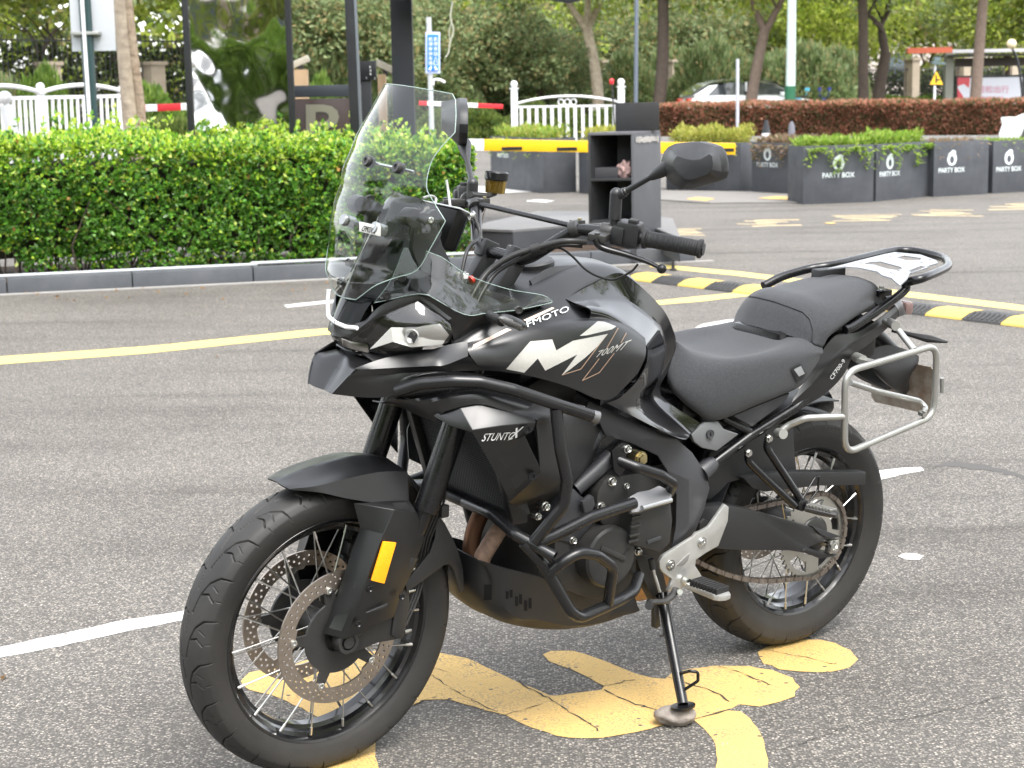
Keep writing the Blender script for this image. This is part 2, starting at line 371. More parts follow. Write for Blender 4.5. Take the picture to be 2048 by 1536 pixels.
def paint(name, col, dirt, wear=.35, sc=60):
    m = bpy.data.materials.new(name); m.use_nodes = True; n = m.node_tree; b = n.nodes['Principled BSDF']; L = n.links
    tc = n.nodes.new('ShaderNodeTexCoord'); t = n.nodes.new('ShaderNodeTexNoise'); t.inputs['Scale'].default_value = 3.5; t.inputs['Detail'].default_value = 9; t.inputs['Roughness'].default_value = .7; L.new(tc.outputs['Object'], t.inputs['Vector'])
    r = n.nodes.new('ShaderNodeValToRGB'); r.color_ramp.elements[0].position = .32; r.color_ramp.elements[1].position = .62; r.color_ramp.elements[0].color = (*dirt, 1); r.color_ramp.elements[1].color = (*col, 1); L.new(t.outputs[0], r.inputs[0])
    v = n.nodes.new('ShaderNodeTexVoronoi'); v.inputs['Scale'].default_value = sc; L.new(tc.outputs['Object'], v.inputs['Vector'])
    se = n.nodes.new('ShaderNodeSeparateColor'); L.new(v.outputs['Color'], se.inputs[0])
    lt = n.nodes.new('ShaderNodeMath'); lt.operation = 'LESS_THAN'; lt.inputs[1].default_value = wear*.06; L.new(se.outputs[0], lt.inputs[0])
    ds = n.nodes.new('ShaderNodeMath'); ds.operation = 'LESS_THAN'; ds.inputs[1].default_value = .33; L.new(v.outputs['Distance'], ds.inputs[0])
    an = n.nodes.new('ShaderNodeMath'); an.operation = 'MULTIPLY'; L.new(lt.outputs[0], an.inputs[0]); L.new(ds.outputs[0], an.inputs[1])
    mx = n.nodes.new('ShaderNodeMix'); mx.data_type = 'RGBA'; L.new(an.outputs[0], mx.inputs['Factor']); L.new(r.outputs[0], mx.inputs['A']); mx.inputs['B'].default_value = (.08, .07, .06, 1)
    L.new(mx.outputs['Result'], b.inputs['Base Color']); b.inputs['Roughness'].default_value = .75
    f = n.nodes.new('ShaderNodeTexVoronoi'); f.inputs['Scale'].default_value = 165; L.new(tc.outputs['Object'], f.inputs['Vector'])
    gp = n.nodes.new('ShaderNodeMapRange'); gp.inputs[1].default_value = .42; gp.inputs[2].default_value = .75; L.new(f.outputs['Distance'], gp.inputs[0])
    wn = n.nodes.new('ShaderNodeTexNoise'); wn.inputs['Scale'].default_value = 7; wn.inputs['Detail'].default_value = 8; wn.inputs['Roughness'].default_value = .75; L.new(tc.outputs['Object'], wn.inputs['Vector'])
    wr = n.nodes.new('ShaderNodeMapRange'); wr.inputs[1].default_value = .44; wr.inputs[2].default_value = .70; wr.inputs[3].default_value = .12; wr.inputs[4].default_value = 1.; L.new(wn.outputs[0], wr.inputs[0])
    gm = n.nodes.new('ShaderNodeMath'); gm.operation = 'MULTIPLY'; L.new(gp.outputs[0], gm.inputs[0]); L.new(wr.outputs[0], gm.inputs[1])
    mx2 = n.nodes.new('ShaderNodeMix'); mx2.data_type = 'RGBA'; L.new(gm.outputs[0], mx2.inputs['Factor']); L.new(mx.outputs['Result'], mx2.inputs['A']); mx2.inputs['B'].default_value = (.13, .115, .10, 1); L.new(mx2.outputs['Result'], b.inputs['Base Color'])
    bp = n.nodes.new('ShaderNodeBump'); bp.inputs['Strength'].default_value = .45; bp.inputs['Distance'].default_value = .003; bp.invert = True; L.new(f.outputs['Distance'], bp.inputs['Height']); L.new(bp.outputs[0], b.inputs['Normal']); return m
YEL = paint('yellow_road_paint', (.66, .43, .13), (.50, .33, .12)); YEL2 = paint('bright_yellow_road_paint', (.74, .58, .16), (.52, .41, .15)); WHT = paint('white_road_paint', (.72, .72, .70), (.5, .5, .48), .6)
CRK = mat('crack_tar', (.035, .033, .03), .9)
bm = bmesh.new(); bmesh.ops.create_grid(bm, x_segments=2, y_segments=2, size=250, matrix=Matrix.Translation((0, 100, 0))); g_ = finish(bm, 'ground', ASPH); tag(g_, kind='structure')
def gmark(name, pts, m, z=.0015, rough=.0022, seed=1, label=None): return tag(finish(ground_poly(pts, z, rough=rough, seed=seed), name, m), kind='structure')
gmark('painted_sign', [(885, 1307), (934, 1316), (979, 1338), (1033, 1361), (1072, 1378), (1100, 1390), (1116, 1391), (1150, 1385), (1204, 1378), (1211, 1372), (1180, 1356), (1140, 1338), (1100, 1322), (1087, 1309), (1105, 1301), (1146, 1300), (1186, 1313), (1230, 1330), (1271, 1347), (1300, 1354), (1328, 1358), (1345, 1346), (1384, 1338), (1429, 1331), (1496, 1331), (1545, 1340), (1585, 1356), (1597, 1374), (1588, 1392), (1560, 1404), (1520, 1412), (1480, 1408), (1462, 1416), (1430, 1426), (1393, 1437), (1339, 1448), (1271, 1464), (1204, 1475), (1137, 1475), (1092, 1464), (1047, 1448), (1011, 1430), (952, 1414), (898, 1399), (854, 1399), (822, 1412), (800, 1430), (770, 1450), (750, 1473), (750, 1513), (765, 1560), (620, 1570), (640, 1520), (670, 1480), (650, 1440), (560, 1395), (500, 1380), (480, 1362), (500, 1345), (600, 1322), (700, 1306), (800, 1299), (850, 1300)], YEL, seed=3)
gmark('painted_sign_stroke', [(1388, 1440), (1420, 1428), (1455, 1421), (1478, 1422), (1500, 1436), (1515, 1456), (1528, 1485), (1536, 1520), (1540, 1570), (1425, 1570), (1432, 1530), (1434, 1500), (1424, 1474), (1408, 1456)], YEL, seed=4)
gmark('painted_sign_dot', [(1517, 1303), (1530, 1293), (1560, 1285), (1600, 1279), (1640, 1279), (1672, 1286), (1700, 1300), (1716, 1318), (1700, 1334), (1660, 1344), (1600, 1344), (1560, 1338), (1528, 1326), (1518, 1314)], YEL, seed=5)
gmark('yellow_lane_line', [(-60, 717), (300, 692), (620, 659), (720, 652), (722, 663), (640, 670), (300, 706), (-60, 733)], YEL2, seed=6)
gmark('white_lane_line', [(-60, 1307), (120, 1268), (250, 1240), (372, 1221), (378, 1238), (250, 1263), (100, 1296), (-60, 1327)], WHT, seed=7)
gmark('white_lane_line_right', [(1752, 942), (1800, 936), (1842, 934), (1848, 941), (1800, 950), (1757, 961)], WHT, seed=8)
gmark('white_line_stub', [(1385, 658), (1405, 648), (1450, 640), (1500, 636), (1500, 645), (1440, 652), (1400, 660)], WHT, seed=9)
gmark('white_thin_line', [(567, 610), (650, 601), (800, 590), (800, 594), (650, 607), (575, 615)], WHT, seed=10)
gmark('white_paint_spot', [(1797, 1112), (1808, 1106), (1832, 1106), (1847, 1112), (1840, 1119), (1812, 1119)], WHT, seed=11)
gmark('yellow_line_by_hump', [(1300, 527), (1480, 543), (1700, 569), (2100, 617), (2100, 628), (1700, 580), (1480, 552), (1300, 534)], YEL2, seed=12)
gmark('yellow_line_front', [(1300, 603), (1380, 594), (1540, 579), (1545, 586), (1400, 603), (1300, 611)], YEL2, seed=13)
YFD = paint('faded_yellow_paint', (.52, .41, .22), (.36, .30, .18))
for i, (x, y, w_) in enumerate(((1365, 464, 90), (1532, 446, 145), (1732, 436, 145), (1892, 426, 160), (2040, 413, 150))):
    rr = random.Random(i)
    for k in range(5):
        yy = y-6+k*2.8; a = x-w_*rr.uniform(.12, .5); c_ = x+w_*rr.uniform(.12, .5); th = rr.uniform(.45, 1.0); sl = rr.uniform(-1.6, 1.6)
        gmark('painted_road_word', [(a, yy-th-sl), (x, yy-th), (c_, yy-th+sl), (c_+4, yy+th+sl), (x, yy+th), (a+4, yy+th-sl)], YFD, rough=.006, seed=200+i*10+k)
# cracks
def crack(pts, w0, seed, z=.0028):
    rr = random.Random(seed); P3 = [G(x, y, z) for x, y in pts]; L = []
    for a, b_ in zip(P3, P3[1:]):
        n = max(2, int((b_-a).length/.018))
        for k in range(n): L.append(a.lerp(b_, k/n)+Vector((rr.gauss(0, .003), rr.gauss(0, .003), 0)))
    bm = bmesh.new(); prev = None
    for i, p in enumerate(L[:-1]):
        d = (L[i+1]-p).normalized(); n_ = Vector((-d.y, d.x, 0)); w_ = w0*(.15+rr.random()**1.5*1.2); cur = (bm.verts.new(p+n_*w_), bm.verts.new(p-n_*w_))
        if prev: bm.faces.new((prev[0], cur[0], cur[1], prev[1]))
        prev = cur
    o = finish(bm, 'crack', CRK); return tag(o, kind='structure')
for i, (pts, w_) in enumerate([([(850, 1338), (900, 1376), (955, 1405), (1012, 1432)], .0016), ([(1035, 1362), (1090, 1392), (1140, 1424), (1185, 1450), (1202, 1475)], .0026), ([(1203, 1378), (1260, 1402), (1320, 1422), (1370, 1446)], .0022), ([(1204, 1374), (1250, 1362), (1300, 1354)], .002),
    ([(1330, 1352), (1400, 1374), (1440, 1388), (1470, 1412)], .0024), ([(1440, 1331), (1500, 1352), (1560, 1378)], .002), ([(1010, 1428), (1060, 1416), (1110, 1402)], .0018), ([(1393, 1437), (1440, 1424), (1480, 1410)], .0024), ([(1530, 1300), (1600, 1312), (1700, 1336)], .0014), ([(860, 1335), (905, 1346), (940, 1352)], .0012), ([(1150, 1385), (1204, 1376)], .0018), ([(822, 1410), (860, 1396), (905, 1385)], .0016)]): crack(pts, w_, i)
# oil stains are flat patches of darker binder
for i, (pts) in enumerate(([(1850, 935), (1900, 922), (1980, 930), (2060, 955), (2060, 962), (1980, 942), (1900, 932)],)):
    gmark('tar_seam', pts, mat('tar_seam', (.07, .066, .062), .8), z=.001, rough=.01, seed=40)
for i, (pts, w_) in enumerate([([(0, 1178), (90, 1168), (180, 1172), (262, 1160)], .0012), ([(1560, 1500), (1700, 1452), (1850, 1430), (2048, 1380)], .0014), ([(1850, 690), (1950, 700), (2048, 712)], .003), ([(60, 900), (200, 890), (330, 905), (450, 880)], .0014), ([(1500, 492), (1640, 505), (1800, 500)], .006), ([(1700, 1200), (1800, 1230), (1900, 1222), (2048, 1260)], .0012)]): crack(pts, w_, 50+i)
# loose grit
rr = random.Random(77); bm = bmesh.new()
for i in range(900):
    p = G(rr.uniform(-40, 2090), rr.uniform(700, 1560)**1.0, .001); s_ = rr.uniform(.0012, .0036); g_ = bmesh.ops.create_icosphere(bm, subdivisions=1, radius=s_, matrix=Matrix.Translation(p) @ Matrix.Diagonal((rr.uniform(.7, 1.3), rr.uniform(.7, 1.3), .7, 1)))
tag(finish(bm, 'loose_grit', mat('grit', (.22, .20, .18), .85, var=(40, .5, (.38, .35, .31)))), kind='stuff')
# stone under the stand
bm = bmesh.new(); bmesh.ops.create_icosphere(bm, subdivisions=4, radius=1); c = G(1352, 1430, .022)
for v in bm.verts:
    p = v.co.copy(); nn = noise.noise(p*1.7)*.16+noise.noise(p*5)*.05; p *= 1+nn
    v.co = Vector((p.x*.050, p.y*.034, max(-.022, p.z*.024)))
st_ = finish(bm, 'stone', mat('granite_stone', (.30, .27, .24), .8, var=(60, .5, (.17, .14, .12)), bump=(90, .6, .002)), None, 60); st_.location = c
tag(st_, 'rounded grey brown stone wedged under the foot of the motorcycle side stand', 'stone')
# ================================================================== MOTORCYCLE
K_MATTE = mat('matte_black_plastic', (.006, .0062, .007), .34, spec=.8, bump=(900, .10, .0004), rv=(9, .30, .38))
K_TEX = mat('textured_black_plastic', (.015, .0155, .017), .46, spec=.7, bump=(1400, .12, .0003), rv=(12, .38, .55))
K_GREY = mat('dark_grey_plastic', (.036, .037, .042), .45, spec=.7, bump=(1400, .3, .0004), rv=(10, .36, .5))
K_FRAME = mat('black_painted_steel', (.006, .006, .007), .26, spec=.6, rv=(20, .18, .34))
K_CRASH = mat('black_powder_coated_bar', (.010, .010, .011), .3, spec=.6, bump=(700, .1, .0003), rv=(16, .24, .36))
K_GLOSS = mat('gloss_black_paint', (.006, .006, .007), .08, coat=.6)
K_SMOKE = mat('smoked_panel', (.005, .006, .006), .15, spec=.25)
K_RUB = mat('tyre_rubber', (.014, .0135, .0135), .58, var=(5, .5, (.036, .034, .032)), bump=(300, .25, .0006))
K_GRIP = mat('grip_rubber', (.018, .018, .019), .6)
K_RIM = mat('black_rim', (.008, .008, .009), .2, coat=.3, spec=.6)
K_ENG = mat('engine_black', (.022, .022, .023), .40, bump=(500, .3, .0005), var=(14, .5, (.040, .039, .037)))
K_STEEL = mat('bright_steel', (.62, .62, .60), .25, metal=1)
K_SPOKE = mat('spoke_steel', (.72, .72, .70), .3, metal=1)
K_DISC = mat('worn_disc_steel', (.42, .36, .31), .34, metal=1, var=(30, .5, (.52, .46, .40)))
K_ALU = mat('sand_cast_aluminium', (.62, .62, .60), .34, metal=.75, var=(18, .4, (.52, .52, .50)), rv=(30, .28, .5))
K_SILV = mat('silver_painted_tube', (.42, .42, .40), .34, metal=.75, rv=(30, .3, .45))
K_RACK = mat('grey_rack_plate', (.27, .28, .30), .45, metal=.3)
K_RUST = mat('rusty_exhaust_pipe', (.34, .22, .155), .7, metal=.2, var=(60, .3, (.18, .12, .09)), bump=(120, .3, .001))
K_RUST2 = mat('heat_stained_exhaust', (.10, .06, .045), .5, metal=.7, var=(12, .5, (.24, .11, .05)))
K_CHAIN = mat('rusty_chain', (.13, .10, .085), .5, metal=.6, var=(60, .5, (.28, .25, .22)))
K_SPR = mat('sprocket_steel', (.55, .54, .50), .35, metal=.9)
K_CLEAR = clear_mat('clear_acrylic', (.88, .91, .88), .02)
K_CLEAR2 = clear_mat('clear_lens', (.95, .95, .95), .03)
K_EDGE = mat('acrylic_cut_edge', (.42, .54, .50), .12, trans=.4, spec=.6)
K_CHROME = mat('lamp_reflector', (.80, .80, .78), .24, metal=.55)
K_WHITE = mat('white_light_guide', (.82, .83, .84), .25, spec=.6)
K_AMBER = mat('amber_reflector', (.95, .33, .0), .2, spec=.7, bump=(1, .0), var=(400, .3, (1., .42, .02)), emis=(1, .35, 0, .05))
K_PRW = mat('white_lettering', (.78, .79, .80), .4)
K_PRS = mat('silver_print', (.50, .49, .46), .35, metal=.2, var=(160, .5, (.44, .43, .40)))
K_PRG = mat('copper_print', (.34, .235, .17), .4, metal=.3)
K_PRB = mat('beige_print', (.66, .52, .43), .4)
K_CAB = mat('cable_rubber', (.02, .02, .02), .45)
K_RED = mat('red_plastic', (.55, .02, .02), .35)
K_OIL = mat('brake_fluid_reservoir', (.16, .10, .015), .08, trans=.6, spec=.6)
K_GOLD = mat('yellow_zinc', (.45, .38, .2), .35, metal=.9)
K_PLATE = mat('scratched_metal_plate', (.50, .46, .40), .45, metal=.35, var=(18, .3, (.30, .22, .17)))
def fabric():
    m = mat('seat_fabric', (.022, .0235, .026), .85, sheen=.12, var=(420, .3, (.048, .050, .056)), bump=(1100, .6, .0006)); return m
K_SEAT = fabric()
K_SEAT2 = mat('smooth_seat_vinyl', (.020, .0215, .024), .7, var=(700, .4, (.032, .034, .038)), bump=(800, .3, .0004))
def radiator_mat():
    m = mat('radiator_core', (.012, .012, .012), .45, metal=.3); n = m.node_tree; return m
K_RAD = radiator_mat()

bike = empty('motorcycle', BB, 0, 'matte black adventure touring motorcycle with tall clear windscreen, leaning on its side stand', 'motorcycle')
bike.rotation_euler = BM.to_euler()

# ------------------------------------------------------------------ wheels
def tyre_mesh(name, R, hw, r_bead, pitch_n, front):
    # cross profile (y, r)
    if front: prof = [(-.0435, r_bead), (-.050, r_bead+.012), (-.0555, r_bead+.030), (-.0565, R-.028), (-.0535, R-.020), (-.044, R-.0095), (-.029, R-.0035), (-.0145, R-.0008), (0, R)]
    else: prof = [(-.064, r_bead), (-.069, r_bead+.014), (-.0755, r_bead+.036), (-.0765, R-.034), (-.0725, R-.025), (-.060, R-.0135), (-.041, R-.0055), (-.020, R-.0012), (0, R)]
    half = cr([Vector((a, b, 0)) for a, b in prof], 10)
    pr = [(v.x, v.y) for v in half]+[(-v.x, v.y) for v in half[-2::-1]]
    N = 2000; k = len(pr); ys = np.array([p[0] for p in pr]); rs = np.array([p[1] for p in pr])
    seg = np.hypot(np.diff(ys), np.diff(rs)); s = np.concatenate([[0], np.cumsum(seg)]); s -= s[-1]/2
    th = np.linspace(0, 2*np.pi, N, endpoint=False)
    A, Bq = np.meshgrid(th*R, s, indexing='ij'); Lp = 2*np.pi*R/pitch_n
    W = .074 if front else .102
    dep = np.zeros_like(A)
    pl = [[(.0, .003), (.42, .009), (.72, .019), (.92, .034), (1.0, .060)], [(.42, .009), (.50, .025), (.38, .038)], [(.45, .060), (.42, .043)], [(.70, .028), (.62, .040)]]
    wd = [.0016, .0015, .0010, .0010]
    pl = [[(x, y*1.26*(1 if front else 1.36)) for x, y in l] for l in pl]
    if not front: wd = [x*1.2 for x in wd]
    for side, off in ((1, 0.), (-1, .5)):
        for l, wdt in zip(pl, wd):
            for sh in (-1, 0, 1):
                for (x0, b0), (x1, b1) in zip(l, l[1:]):
                    X = (A/Lp+off) % 1.0
                    px_, py_ = (X-(x0+sh))*Lp, Bq*side-b0; dx, dy = (x1-x0)*Lp, b1-b0
                    t = np.clip((px_*dx+py_*dy)/(dx*dx+dy*dy), 0, 1); d = np.hypot(px_-t*dx, py_-t*dy)
                    dep = np.maximum(dep, np.clip((wdt*1.25-d)/(wdt*.45), 0, 1)*(.0060 if wdt > .0014 else .003))
    rr = rs[None, :]-dep*(np.abs(Bq) < W+.006)*(rs[None, :] > R-.040)
    # raised bead ring on the sidewall
    V = np.stack([rr*np.cos(th)[:, None], np.broadcast_to(ys, rr.shape), rr*np.sin(th)[:, None]], -1).reshape(-1, 3)
    i = np.arange(N)[:, None]; j = np.arange(k-1)[None, :]
    F = np.stack([i*k+j, i*k+j+1, ((i+1) % N)*k+j+1, ((i+1) % N)*k+j], -1).reshape(-1, 4)
    me = bpy.data.meshes.new(name); me.from_pydata(V.tolist(), [], F.tolist()); me.polygons.foreach_set('use_smooth', [True]*len(me.polygons)); me.update()
    return me
def wheel(name, C, R, rb, hw, front):
    X = (lambda v: ST(v)) if front else (lambda v: Vector(v))
    rot = SR if front else Matrix.Identity(3)
    W = bpy.data.objects.new(name, None); COL.objects.link(W); W.parent = bike
    W.matrix_local = Matrix.Translation(X(C)) @ rot.to_4x4()
    t = link('tyre', tyre_mesh('tyre', R, hw, rb, 21 if front else 18, front), K_RUB, W)
    # rim: revolved channel
    h = hw
    prof = [(-h, rb+.003), (-h-.003, rb), (-h-.001, rb-.006), (-h+.008, rb-.012), (-h+.012, rb-.020), (-h*.45, rb-.024), (-h*.3, rb-.032), (h*.3, rb-.032), (h*.45, rb-.024), (h-.012, rb-.020), (h-.008, rb-.012), (h+.001, rb-.006), (h+.003, rb), (h, rb+.003)]
    inner = [(a*.96, b+.003) for a, b in prof[2:-2]]
    loop = prof+inner[::-1]; n = 120; bm = bmesh.new(); rings = []
    for i in range(n):
        a = 2*math.pi*i/n; rings.append([bm.verts.new((r*math.cos(a), y, r*math.sin(a))) for y, r in loop])
    for i in range(n):
        A, Bq = rings[i], rings[(i+1) % n]
        for k in range(len(loop)): bm.faces.new((A[k], A[(k+1) % len(loop)], Bq[(k+1) % len(loop)], Bq[k]))
    finish(bm, 'rim', K_RIM, W, 28)
    # hub
    if front: hp = [(-.060, .018), (-.060, .040), (-.052, .046), (-.046, .046), (-.040, .030), (.040, .030), (.046, .046), (.052, .046), (.060, .040), (.060, .018)]
    else: hp = [(-.075, .02), (-.075, .05), (-.06, .058), (-.052, .058), (-.045, .042), (.045, .042), (.052, .058), (.06, .058), (.085, .05), (.085, .02)]
    lathe_obj('hub', hp, (0, 0, 0), (0, 1, 0), K_ENG, W, 40)
    # spokes: one mesh, individual objects
    ns = 18 if front else 18; hr = .044 if front else .055; hy = .048 if front else .055; rr = rb-.016; ry = h-.006
    off = 42
    for side in (1, -1):
        for dr in (1, -1):
            a0 = -math.radians(off)*dr; a1 = 0
            p0 = Vector((hr*math.cos(a0), side*hy, hr*math.sin(a0))); p1 = Vector((rr*math.cos(a1), side*ry, rr*math.sin(a1)))
            bm = bmesh.new(); sweep(bm, [p0, p1], .0019, 6); d = (p0-p1).normalized(); sweep(bm, [p1, p1+d*.018], .0032, 6)
            me = None; base = (0 if side > 0 else 10)+(20 if dr > 0 else 0)
            so = finish(bm, 'spoke', K_SPOKE, W, 50); me = so.data
            for i in range(9):
                o = so if i == 0 else bpy.data.objects.new('spoke', me)
                if i: COL.objects.link(o); o.parent = W
                o.rotation_euler = (0, -math.radians(base+40*i), 0)
    return W
FC = (WB, 0, .324); RC = (0, 0, .318)
fw = wheel('front_wheel', FC, .327, .2535, .0415, True)
rw = wheel('rear_wheel', RC, .3205, .2275, .062, False)
def tyre_text(s, t0, t1, ra, rb_, y, W):
    V, F = text2d(s); bm = bmesh.new(); VV = []
    for u, v in V:
        t = t0+(t1-t0)*u; r = ra+(rb_-ra)*v; VV.append(bm.verts.new((-r*math.sin(t), y, -r*math.cos(t))))
    for f in F:
        try: bm.faces.new([VV[i] for i in f])
        except ValueError: pass
    finish(bm, 'sidewall_lettering', mat('moulded_lettering', (.045, .042, .04), .5), W)
tyre_text('150/70 R17', -.14, .26, .288, .272, .0776, rw); tyre_text('RADIAL', .62, .86, .288, .272, .0776, rw); tyre_text('TUBELESS', 2.6, 3.0, .288, .272, .0776, rw)
tyre_text('110/80 R19', 1.9, 2.25, .302, .291, .0578, fw)
def rotor(name, y, ro, ri, W, m, rows, slots=True, bolts=5, arm=.03):
    outer = [(ro*math.cos(a), y, ro*math.sin(a)) for a in np.linspace(0, 2*math.pi, 96, endpoint=False)]
    inn = []
    for k in range(120):
        a = 2*math.pi*k/120; r = ri-(.007 if (k % (120//bolts)) < 7 else 0); inn.append((r*math.cos(a), y, r*math.sin(a)))
    loops = [outer, inn]
    for j, (r, n, ph, hr) in enumerate(rows):
        for k in range(n):
            a = 2*math.pi*(k+ph)/n; cx, cz = r*math.cos(a), r*math.sin(a)
            loops.append([(cx+hr*math.cos(b), y, cz+hr*math.sin(b)) for b in np.linspace(0, 2*math.pi, 6, endpoint=False)])
    bm = fill_loops(loops, (0, -.0045, 0)); d = finish(bm, name, m, W, 30)
    # carrier
    ca = []
    for k in range(bolts*16):
        ph = k % 16; a = 2*math.pi*k/(bolts*16); r = ri+.002 if ph in (0, 1, 2) else ri-.034; ca.append((r*math.cos(a), y-.002, r*math.sin(a)))
    hole = [(.034*math.cos(a), y-.002, .034*math.sin(a)) for a in np.linspace(0, 2*math.pi, 32, endpoint=False)]
    bm = fill_loops([ca, hole], (0, -.006, 0)); finish(bm, 'disc_carrier', K_ENG, W, 30)
    for k in range(bolts):
        a = 2*math.pi*(k*16+1)/(bolts*16); bm = bmesh.new(); sgn = 1 if y > 0 else -1
        lathe(bm, [(-.001, .0085), (.003, .0085), (.004, .007), (.004, .004), (.001, .0035)], ((ri-.003)*math.cos(a), y, (ri-.003)*math.sin(a)), (0, sgn, 0), 14); finish(bm, 'disc_bolt', K_STEEL, W, 40)
    return d
ROWS = [(.140, 34, 0, .0032), (.1325, 34, .5, .0032), (.125, 34, 0, .0032), (.146, 10, .3, .002)]
rotor('brake_disc', .076, .150, .116, fw, K_DISC, ROWS)
rotor('brake_disc', -.070, .150, .116, fw, K_DISC, ROWS)
# ABS tone ring and centre
ring = [[(r*math.cos(a), .071, r*math.sin(a)) for a in np.linspace(0, 2*math.pi, 60, endpoint=False)] for r in (.066, .044)]
for k in range(30):
    a = 2*math.pi*k/30; c, s_ = math.cos(a), math.sin(a); t_ = (-s_, c)
    ring.append([(r*c+w_*t_[0], .071, r*s_+w_*t_[1]) for r, w_ in ((.050, -.0022), (.061, -.0026), (.061, .0026), (.050, .0022))])
finish(fill_loops(ring, (0, -.003, 0)), 'sensor_ring', K_ENG, fw, 30)
rotor('rear_brake_disc', -.092, .12, .09, rw, K_DISC, [(.112, 26, 0, .003), (.103, 26, .5, .003)], bolts=5)
# sprocket with teeth and chain round it
SY = .100; RCx = Vector(RC); RSP = .1135; NT = 44; FS = Vector((.455, SY, .392)); RFS = .038
out_ = []
for k in range(NT*4):
    a = 2*math.pi*k/(NT*4); r = RSP+(.004 if k % 4 in (0, 1) else -.004); out_.append((r*math.cos(a), SY, r*math.sin(a)))
loops = [out_, [(.052*math.cos(a), SY, .052*math.sin(a)) for a in np.linspace(0, 2*math.pi, 40, endpoint=False)]]
for k in range(5):
    a0 = 2*math.pi*k/5+.25; L = []
    for a in np.linspace(a0-.40, a0+.40, 9): L.append((.098*math.cos(a), SY, .098*math.sin(a)))
    for a in np.linspace(a0+.30, a0-.30, 7): L.append((.070*math.cos(a), SY, .070*math.sin(a)))
    loops.append(L)
finish(fill_loops(loops, (0, -.006, 0)), 'rear_sprocket', K_SPR, rw, 30)
lathe_obj('sprocket_carrier', [(-.02, .045), (.0, .05), (.004, .047), (.008, .03)], (0, SY, 0), (0, 1, 0), K_ENG, rw)

def chain_path():
    c0 = Vector((RC[0], SY, RC[2])); c1 = FS; d = c1-c0; L = d.length; base = math.atan2(d.z, d.x); al = math.acos((RSP-RFS)/L)
    pts = []
    for a in np.linspace(base+al, base+2*math.pi-al, 90): pts.append(c0+Vector((RSP*math.cos(a), 0, RSP*math.sin(a))))
    for a in np.linspace(base-al, base+al, 20): pts.append(c1+Vector((RFS*math.cos(a), 0, RFS*math.sin(a))))
    # sag of the lower run
    lo_a = pts[89]; lo_b = pts[90]; mids = [lo_a.lerp(lo_b, t)+Vector((0, 0, -.035*math.sin(math.pi*t))) for t in np.linspace(.04, .96, 24)]
    pts = pts[:90]+mids+pts[90:]; pts.append(pts[0])
    return pts
cp = chain_path(); acc = [0]
for a, b in zip(cp, cp[1:]): acc.append(acc[-1]+(b-a).length)
tot = acc[-1]; NL = int(tot/.01587/2)*2
def at_len(s_):
    s_ = s_ % tot; i = int(np.searchsorted(acc, s_)); i = max(1, i); t = (s_-acc[i-1])/(acc[i]-acc[i-1]); return cp[i-1].lerp(cp[i], t)
bm = bmesh.new()
for i in range(NL):
    a = at_len(i*tot/NL); b = at_len((i+1)*tot/NL); mid = (a+b)/2; u = (b-a).normalized(); R3 = Matrix((u, (0, 1, 0), u.cross(Vector((0, 1, 0))))).transposed()
    for sy in (-1, 1):
        yo = (.0075 if i % 2 else .0050)*sy
        lp = []
        for k in range(12):
            ang = 2*math.pi*k/12; lp.append(mid+R3 @ Vector((math.copysign(.0079, math.cos(ang))+.0068*math.cos(ang) if abs(math.cos(ang)) > .2 else 0, yo, (.0068 if abs(math.cos(ang)) > .2 else .0052)*math.sin(ang))))
        v0 = [bm.verts.new(p) for p in lp]; v1 = [bm.verts.new(p+Vector((0, .0018*sy, 0))) for p in lp]
        bm.faces.new(v0); bm.faces.new(v1[::-1])
        for k in range(12): bm.faces.new((v0[k], v1[k], v1[(k+1) % 12], v0[(k+1) % 12]))
    cyl(bm, a+Vector((0, -.0098, 0)), a+Vector((0, .0098, 0)), .0042, n=8)
tag(finish(bm, 'drive_chain', K_CHAIN, bike, 40), kind='stuff')

# ------------------------------------------------------------------ front fork
def S_(x, y, z): return ST((x, y, z))
ft = Vector((-.355, 0, .935))
for sy in (1, -1):
    base = Vector((1.303, sy*.118, .400)); L = []
    bm = bmesh.new(); p0 = ST(base); p1 = ST(base+ft*.30); p2 = ST(base+ft*.66)
    sweep(bm, [ST(base+ft*(-.02)+Vector((0, -sy*.026, 0))), ST(base+ft*.20+Vector((0, -sy*.006, 0)))], .022, 28); sweep(bm, [ST(base+ft*.20), ST(base+ft*.21), p2], [.026, .0275, .0275], 28)
    finish(bm, 'fork_leg', K_FRAME, bike, 40)
# axle and lower casting
bm = bmesh.new(); cyl(bm, ST((WB, -.125, .324)), ST((WB, .118, .324)), .013, n=20); finish(bm, 'front_axle', K_ENG, bike)
for sy in (1, -1):
    bm = bmesh.new(); c = ST((WB, sy*.112, .324)); ax = SR @ Vector((0, sy, 0))
    lathe(bm, [(-.022, .026), (.0, .027), (.004, .025), (.004, .0175), (-.004, .016), (-.004, .010), (.002, .0095)], c, ax, 32)
    lg = ST((1.313, sy*.104, .400)); sweep(bm, [c-ax*.02, lg-ax*.006, ST(Vector((1.303, sy*.110, .400))+ft*.1)], [.021, .024, .024], 14)
    finish(bm, 'fork_foot', K_ENG, bike, 40)
